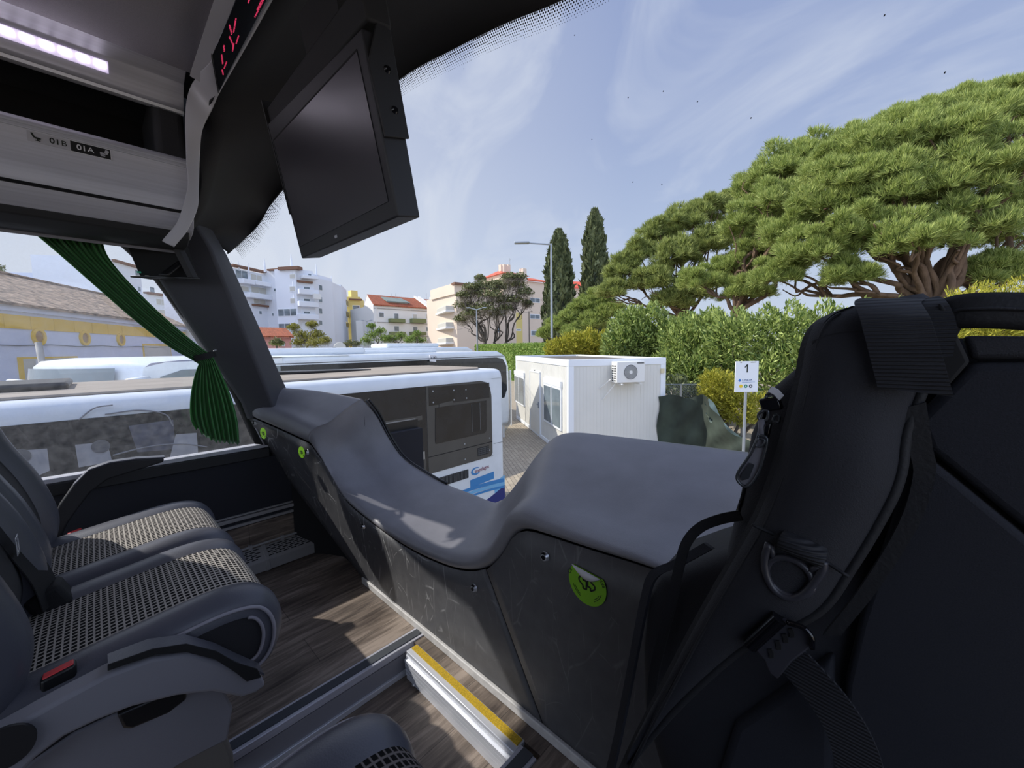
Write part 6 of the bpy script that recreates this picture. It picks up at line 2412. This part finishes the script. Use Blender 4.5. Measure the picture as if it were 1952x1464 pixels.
def pine(label, px, dep, clumps, trunk_px, name='stone_pine', m='pine', blades=12, per=120, ln=.27, wd=.0095, trunk_r=.3, group=None):
    """clumps: list (px, py, radius in px) on the outline seen; filled in depth"""
    g_ = ground(trunk_px, dep)
    t = thing(name, label, 'tree', g_, group)
    cs, rs = [], []
    for (a, b, rp, *dz) in clumps:
        dd = dep + (dz[0] if dz else 0)
        p = RD(a, b, dd)
        cs.append(np.array(p))
        rs.append(rp / FPX * dd)
    C_, A_, B_ = [], [], []
    for c, r in zip(cs, rs):
        # break each lobe into smaller cushions
        k = 30
        d = rnd_dir(k)
        d[:, 2] = np.abs(d[:, 2]) * .9 - .3
        cc = c + unit(d) * r * RNG.uniform(.35, .88, size=(k, 1))
        rr = r * RNG.uniform(.16, .34, size=k)
        x, y, z = tufts(cc, rr, int(per * .62), blades, ln, wd)
        C_.append(x)
        A_.append(y)
        B_.append(z)
    leafmesh('crown', np.concatenate(C_), np.concatenate(A_), np.concatenate(B_), M[m], t)
    fork = V(g_.x, g_.y, max(1.5, min(c[2] for c in cs) - 1.0))
    pts, rr = branchy(V(g_.x, g_.y, -.1), fork, trunk_r, trunk_r * .8, 4, .2)
    MB().tube(pts, rr, 10).build('trunk', M['bark'], t, smooth=True)
    mb = MB()
    for c, r in zip(cs, rs):
        pts, rr = branchy(fork, Vector(c.tolist()), trunk_r * .34, trunk_r * .09, 5, .22)
        mb.tube(pts, rr, 7)
        for k in range(4):
            d = rnd_dir(1)[0]
            pts2, rr2 = branchy(pts[9], Vector((c + d * r * .7).tolist()), trunk_r * .18, trunk_r * .05, 4, .3)
            mb.tube(pts2, rr2, 5)
    mb.build('branches', M['bark'], t, smooth=True)
    return t


pine('nearest huge stone pine filling the right of the view, bright domed crown', 1800, 15,
     [(1960, 275, 105), (1870, 250, 75), (1800, 270, 75, -1), (1740, 280, 80, 1), (1670, 300, 75), (1900, 330, 95, -1.5), (1790, 360, 90, -1), (1700, 380, 85, -.5), (1620, 350, 65), (1570, 400, 70, 1), (1640, 450, 75, -.5), (1560, 480, 65, .5), (1740, 470, 80, -1.2), (1850, 440, 90, -1.2), (1950, 440, 90, 0), (2050, 340, 120, 0), (1500, 450, 60, 2), (1610, 530, 45, 0), (1900, 530, 55, -.5), (2060, 500, 110), (1480, 530, 50, 2), (1830, 200, 34, 1), (1900, 185, 36, 1), (1960, 178, 40), (1760, 225, 38, 1), (1700, 250, 42, 1), (1640, 285, 48, 1), (1590, 320, 50, 1), (1720, 240, 40)],
     1765, trunk_r=.42)
pine('stone pine left of the nearest one, rounded mid-green crown', 1400, 21,
     [(1480, 330, 55), (1440, 370, 50, 1), (1540, 300, 55), (1600, 300, 50, 1), (1420, 430, 50), (1480, 400, 60, -1), (1550, 370, 65, 1), (1450, 480, 50), (1400, 510, 45, 1), (1500, 500, 60, 1), (1420, 560, 45), (1650, 300, 45, 3), (1340, 540, 40, 1)],
     1400, m='pine', ln=.34, wd=.013, per=95, trunk_r=.35)
pine('darker stone pine in the middle of the row with a pointed left shoulder', 1290, 27,
     [(1300, 430, 42), (1260, 455, 40), (1340, 410, 42), (1375, 400, 35, 1), (1220, 490, 40), (1190, 520, 36), (1290, 500, 48, -1), (1350, 470, 45, -1), (1240, 545, 42, -1), (1170, 560, 32), (1320, 560, 45, -1), (1380, 530, 40, 0), (1280, 580, 36, -1), (1395, 450, 40, 1)],
     1300, m='pine2', ln=.40, wd=.017, per=75, trunk_r=.33)
pine('small bright pine at the left end of the green row', 1110, 31,
     [(1140, 580, 30), (1110, 590, 26), (1085, 610, 22), (1060, 625, 18), (1160, 600, 30, -1), (1130, 620, 28, -1), (1040, 640, 14), (1090, 640, 22, -1)],
     1110, m='pine', ln=.4, wd=.02, per=50, trunk_r=.2)


def cypress(label, px, dep, ytop, wpx, ybot=640):
    g_ = ground(px, dep)
    top = RD(px, ytop, dep)
    t = thing('cypress', label, 'tree', g_, None)
    H_ = top.z
    R_ = wpx / FPX * dep / 2
    n = 9000
    zz_ = RNG.uniform(.05, 1, size=n) ** .8
    prof_ = np.interp(zz_, [0, .25, .55, .8, .93, 1], [.8, 1.0, .92, .70, .45, .06])
    th = RNG.uniform(0, 2 * pi, n)
    lob = 1 + .16 * np.sin(th * 5 + zz_ * 17) + .12 * np.sin(th * 9 - zz_ * 31)
    rr = R_ * prof_ * lob * RNG.uniform(.8, 1.03, n)
    C_ = np.stack([g_.x + np.cos(th) * rr, g_.y + np.sin(th) * rr, zz_ * H_], 1)
    d = unit(np.stack([np.cos(th) * .45, np.sin(th) * .45, np.ones(n)], 1) + RNG.normal(scale=.3, size=(n, 3)))
    ln = dep * .0085 * RNG.uniform(.5, 1.3, size=(n, 1))
    side = unit(np.cross(d, np.stack([np.cos(th), np.sin(th), 0 * th], 1) + RNG.normal(scale=.5, size=(n, 3))))
    leafmesh('foliage', C_, d * ln, side * ln * .5, M['cypress'], t)
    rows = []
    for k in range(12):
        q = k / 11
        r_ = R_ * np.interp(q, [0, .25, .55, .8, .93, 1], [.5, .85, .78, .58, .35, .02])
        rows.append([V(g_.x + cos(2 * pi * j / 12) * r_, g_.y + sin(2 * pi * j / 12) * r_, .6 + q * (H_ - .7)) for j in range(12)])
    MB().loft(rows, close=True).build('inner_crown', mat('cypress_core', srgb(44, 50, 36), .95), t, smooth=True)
    MB().tube([V(g_.x, g_.y, -.05), V(g_.x, g_.y, 1.2)], .22, 8).build('trunk', M['bark_grey'], t)


cypress('broad dark cypress directly behind the tall street lamp', 1066, 40, 446, 56)
cypress('slimmer taller cypress right of the street lamp', 1133, 44, 409, 50)


def shrub(label, cl, dep, m, n, size, name='shrub', cat='shrub', wratio=.28, base=None, kind=None, group=None, up=.6):
    """leafy mass filling blobs (px, py, radius px [, depth offset])"""
    px = sum(c[0] for c in cl) / len(cl)
    g_ = ground(base or px, dep)
    t = thing(name, label, cat, g_, group)
    Cs = []
    tot = sum(c[2] ** 2 for c in cl)
    As, Bs = [], []
    for c in cl:
        dd = dep + (c[3] if len(c) > 3 else 0)
        p = np.array(RD(c[0], c[1], dd))
        r = c[2] / FPX * dd
        k = int(n * c[2] ** 2 / tot)
        d = rnd_dir(k)
        q = p + d * r * RNG.uniform(.55, 1.05, size=(k, 1)) ** .7 * (1 + .18 * np.sin(d[:, :1] * 9 + d[:, 2:] * 7))
        q[:, 2] = np.maximum(q[:, 2], .03)
        a = unit(d + np.array([0, 0, up]) + RNG.normal(scale=.6, size=(k, 3)))
        s_ = size * RNG.uniform(.6, 1.3, size=(k, 1))
        b = unit(np.cross(a, rnd_dir(k)))
        Cs.append(q)
        As.append(a * s_)
        Bs.append(b * s_ * wratio)
    leafmesh('foliage', np.concatenate(Cs), np.concatenate(As), np.concatenate(Bs), M[m], t)
    mb = MB()
    for c in cl:
        dd = dep + (c[3] if len(c) > 3 else 0)
        p = RD(c[0], c[1], dd)
        pts, rr = branchy(V(g_.x + (p.x - g_.x) * .5, g_.y + (p.y - g_.y) * .5, 0), p, .05 + dep * .001, .015, 4, .3)
        mb.tube(pts, rr, 5)
    mb.build('stems', M['bark_grey'], t)
    return t


shrub('dense oleander bush at the right behind the stop sign', [(1560, 640, 62), (1500, 640, 60), (1450, 650, 60, .5), (1400, 650, 56, .5), (1520, 700, 60, -.5), (1460, 720, 50, -.3), (1600, 690, 60), (1640, 640, 60), (1700, 650, 70), (1600, 760, 80), (1800, 670, 90), (1900, 700, 90)], 13, 'oleander', 42000, .095, 'oleander', 'shrub')
shrub('oleander bush behind the right end of the cabin', [(1350, 650, 55), (1310, 660, 50, .3), (1380, 700, 48, -.5), (1330, 710, 44, -.5), (1290, 700, 42), (1300, 640, 40, .8), (1360, 625, 34, .5)], 15, 'oleander', 26000, .10, 'oleander', 'shrub')
shrub('tall oleander bush above the middle of the cabin', [(1240, 620, 38), (1200, 625, 36), (1220, 655, 40), (1260, 665, 38), (1180, 655, 34), (1270, 700, 40), (1245, 690, 32)], 17, 'oleander', 22000, .11, 'oleander', 'shrub')
shrub('brownish green bush behind the cabin roof, left of the oleanders', [(1090, 660, 26), (1060, 668, 22), (1120, 655, 26), (1150, 660, 28), (1150, 680, 22)], 21, 'bush_y', 9000, .11, 'shrub', 'shrub')
shrub('yellow-green bush hanging over the netting by the stop sign', [(1380, 745, 34), (1360, 730, 26), (1410, 780, 30, -.2), (1380, 770, 24), (1450, 780, 30), (1350, 760, 18)], 11, 'bush_y', 14000, .055, 'shrub', 'shrub', .2)
shrub('yellow fern-like bush showing under the backpack handle', [(1850, 600, 55), (1920, 590, 55), (1980, 620, 70), (1780, 640, 50), (1880, 650, 60)], 8, 'bush_y', 14000, .06, 'shrub', 'shrub', .18)
shrub('dark shady undergrowth behind the netting', [(1290, 790, 46), (1330, 800, 40), (1300, 850, 60), (1350, 850, 50), (1290, 740, 26), (1330, 750, 22)], 13, 'cypress', 9000, .08, 'shrub', 'shrub', .3)

# clipped hedge along the yard
hg = thing('clipped_hedge', 'long low clipped hedge in front of the beige block', 'hedge', ground(985, 38))
h0, h1 = ground(905, 44), ground(1050, 30)
n = 22000
tt = RNG.uniform(0, 1, n)
hz_ = np.interp(tt, [0, 1], [RD(905, 659, 44).z, RD(1050, 656, 30).z])
fz = RNG.uniform(0, 1, n)
side_ = np.array([_f.x, _f.y, 0])
side_ /= np.linalg.norm(side_)
base_ = np.array(h0)[None] * (1 - tt[:, None]) + np.array(h1)[None] * tt[:, None]
face = RNG.uniform(0, 1, n) < .7
off = np.where(face, RNG.uniform(-.1, .1, n), RNG.uniform(0, 1.6, n))
z_ = np.where(face, fz * hz_, hz_ + RNG.uniform(-.12, .1, n))
C_ = base_ + side_[None] * off[:, None]
C_[:, 2] = z_
a = unit(RNG.normal(size=(n, 3)) + np.array([0, 0, .8]) - side_ * .4)
s_ = .12 * RNG.uniform(.6, 1.2, size=(n, 1))
leafmesh('foliage', C_, a * s_, unit(np.cross(a, rnd_dir(n))) * s_ * .45, M['hedge'], hg)
rows = [[V(*(h0 + Vector(side_.tolist()) * d_).xy, z) for d_, z in ((.05, 0), (.05, 3.0), (1.5, 3.0), (1.5, 0))], [V(*(h1 + Vector(side_.tolist()) * d_).xy, z) for d_, z in ((.05, 0), (.05, 3.0), (1.5, 3.0), (1.5, 0))]]
MB().loft(rows, close=True).build('hedge_core', mat('hedge_core', srgb(70, 88, 44), .95), hg)


# bare tamarisk-like trees
def bare_tree(label, px, dep, tops, m1='dry', m2='drygreen', r=.22, nb=26, leaf=.16, dens=420):
    g_ = ground(px, dep)
    t = thing('bare_tree' if m1 == 'dry' else 'small_tree', label, 'tree', g_)
    mb = MB()
    Cs = []
    fork = RD(px, 640, dep)
    fork = V(g_.x, g_.y, 3.6)
    pts, rr = branchy(V(g_.x, g_.y, -.1), fork, r, r * .8, 4, .25)
    mb.tube(pts, rr, 9)
    mb.build('trunk', M['bark_grey'], t, smooth=True)
    mb = MB()
    C1, C2 = [], []
    for (a, b, rp) in tops:
        p = RD(a, b, dep + RNG.uniform(-1.5, 1.5))
        pts, rr = branchy(fork, p, r * .45, r * .13, 5, .3)
        mb.tube(pts, rr, 6)
        rad = rp / FPX * dep
        for k in range(9):
            d = rnd_dir(1)[0]
            e = Vector((np.array(p) + d * rad * .8).tolist())
            pts2, rr2 = branchy(pts[9 + 2 * (k % 3)], e, r * .12, r * .03, 4, .5)
            mb.tube(pts2, rr2, 4)
        k = dens
        d = rnd_dir(k)
        q = np.array(p) + d * rad * RNG.uniform(.2, 1.05, size=(k, 1)) * np.array([1, 1, .75])
        up = q[:, 2] > p.z - rad * .05
        C1.append(q[~up])
        C2.append(q[up])
    mb.build('branches', M['bark_grey'], t, smooth=True)
    for nm, CC, mm, f_ in (('dry_twigs', C1, m1, .08), ('foliage', C2, m2, .4)):
        q = np.concatenate(CC)
        k = len(q)
        a = rnd_dir(k)
        s_ = leaf * RNG.uniform(.6, 1.3, size=(k, 1))
        leafmesh(nm, q, a * s_ * (1.6 if nm == 'dry_twigs' else 1), unit(np.cross(a, rnd_dir(k))) * s_ * f_, M[mm], t)
    return t


bare_tree('left of the bare grey-brown trees, widest grey crown', 925, 42, [(905, 560, 24), (885, 585, 22), (920, 548, 20), (935, 565, 24), (900, 600, 22), (925, 590, 24), (880, 610, 16), (885, 565, 16), (915, 532, 12), (895, 550, 14)], dens=900)
bare_tree('middle bare tree with forked leaning trunks', 942, 43, [(950, 550, 22), (965, 540, 18), (955, 575, 22), (945, 600, 18), (940, 545, 16)], r=.18, dens=700)
bare_tree('right bare tree with dark leafy top beside the cypress', 965, 42, [(985, 545, 22), (970, 530, 14), (1000, 560, 18), (980, 575, 20), (1005, 580, 12), (990, 530, 14), (965, 590, 16)], r=.2, dens=700)
# small trees before the apartments
bare_tree('small olive-yellow tree in front of the pink house', 590, 40, [(585, 648, 18), (570, 655, 16), (605, 640, 16), (560, 625, 12), (595, 620, 12), (620, 650, 12), (575, 640, 16), (600, 655, 16)], 'smalltree', 'smalltree', r=.12, dens=650, leaf=.13)
bare_tree('young tree left of the red-tiled block', 720, 48, [(712, 640, 16), (700, 650, 14), (725, 632, 12), (735, 648, 14), (708, 622, 9)], 'smalltree2', 'smalltree2', r=.12, dens=420, leaf=.15)
bare_tree('round green tree before the middle of the red-tiled block', 760, 46, [(750, 648, 14), (765, 642, 13), (780, 650, 12), (740, 645, 10)], 'smalltree2', 'smalltree2', r=.12, dens=380, leaf=.15)
bare_tree('thin green tree before the right half of the red-tiled block', 795, 46, [(790, 645, 13), (803, 650, 11), (795, 636, 8)], 'smalltree2', 'smalltree2', r=.12, dens=300, leaf=.15)
bare_tree('small dark green tree beside the pillar and pink house', 528, 38, [(528, 650, 10), (535, 655, 8), (522, 654, 8)], 'smalltree2', 'drygreen', r=.08, dens=350, leaf=.11)
bare_tree('low dark bush-like tree beside the satellite dish', 670, 50, [(668, 655, 11), (682, 656, 9), (658, 658, 8)], 'drygreen', 'drygreen', r=.08, dens=350, leaf=.13)
bare_tree('feathery tree poking in at the left edge above the tiled roof', -10, 50, [(-6, 512, 12), (0, 520, 8)], 'smalltree2', 'drygreen', r=.15, dens=300, leaf=.2)

# satellite dome behind the coach roofs
p = RD(648, 663, 34)
ds = thing('satellite_dish', 'round pale dish standing behind the bus roofs', 'dish', V(p.x, p.y, 0))
MB().disc(V(p.x, p.y, p.z), (EYE - p).normalized() + V(0, 0, .3), .5, .06, 28, r2=.46).build('dish', M['shutter'], ds)
MB().tube([V(p.x, p.y, 0), V(p.x, p.y, p.z)], .05, 8).build('mast', M['galv'], ds)

# ---------------------------------------------------------------- netting fence
nf_ = thing('netting_fence', 'sagging green shade netting on a wire fence right of the cabin', 'fence', ground(1340, 10.5))
topl = [(1255, 756), (1285, 752), (1310, 760), (1340, 752), (1352, 770), (1375, 800), (1400, 830), (1440, 842), (1480, 850)]
tp = cr([RD(a, b, 10.6 - .25 * i) for i, (a, b) in enumerate(topl)], 6)
rows = []
for i, p in enumerate(tp):
    r = []
    for k in range(9):
        t = k / 8
        r.append(V(p.x + .02 * sin(i * .9 + k), p.y + .05 * sin(i * .7 + k * 1.3), p.z * (1 - t)))
    rows.append(r)
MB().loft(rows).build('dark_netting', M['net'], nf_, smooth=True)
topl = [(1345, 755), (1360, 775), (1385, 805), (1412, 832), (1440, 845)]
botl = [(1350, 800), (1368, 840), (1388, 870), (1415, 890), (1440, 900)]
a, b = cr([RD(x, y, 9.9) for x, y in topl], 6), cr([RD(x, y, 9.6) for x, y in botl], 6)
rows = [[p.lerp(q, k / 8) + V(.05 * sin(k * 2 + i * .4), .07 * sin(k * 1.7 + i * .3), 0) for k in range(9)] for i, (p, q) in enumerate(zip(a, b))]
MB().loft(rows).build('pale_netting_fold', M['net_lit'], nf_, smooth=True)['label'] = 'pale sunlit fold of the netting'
for px, d_, py in ((1348, 11.2, 728), (1300, 11.4, 735), (1420, 11.0, 735)):
    g_ = ground(px, d_)
    MB().tube([g_, V(g_.x, g_.y, RD(px, py, d_).z)], .035, 8).build('post', M['concrete'], nf_)
mb = MB()
ga, gb2 = ground(1262, 11.5), ground(1440, 11.1)
zt = RD(1300, 733, 11.4).z
for k in range(60):
    t = k / 59
    q = ga.lerp(gb2, t)
    q2 = ga.lerp(gb2, min(1, t + .12))
    mb.tube([V(q.x, q.y, zt), V(q2.x, q2.y, zt - .6)], .003, 3)
    mb.tube([V(q2.x, q2.y, zt), V(q.x, q.y, zt - .6)], .003, 3)
mb.tube([V(ga.x, ga.y, zt), V(gb2.x, gb2.y, zt)], .006, 4)
mb.build('wire_mesh', M['galv'], nf_)

# ---------------------------------------------------------------- groups of like things
GROUPS = {'stone_pine': 'stone pines behind the hedge', 'cypress': 'cypresses beyond the lamp', 'oleander': 'oleander bushes behind the cabin', 'bare_tree': 'bare trees before the beige block',
          'small_tree': 'small trees before the apartments', 'street_lamp': 'street lamps of the station yard', 'parked_bus': 'buses parked beside ours', 'apartment_block': 'apartment blocks around the station', 'shrub': 'shrubs along the fence'}
for o in COL.objects:
    if o.parent is None and o.get('category'):
        st_ = o.name.split('.')[0]
        if st_ in GROUPS:
            o['group'] = GROUPS[st_]
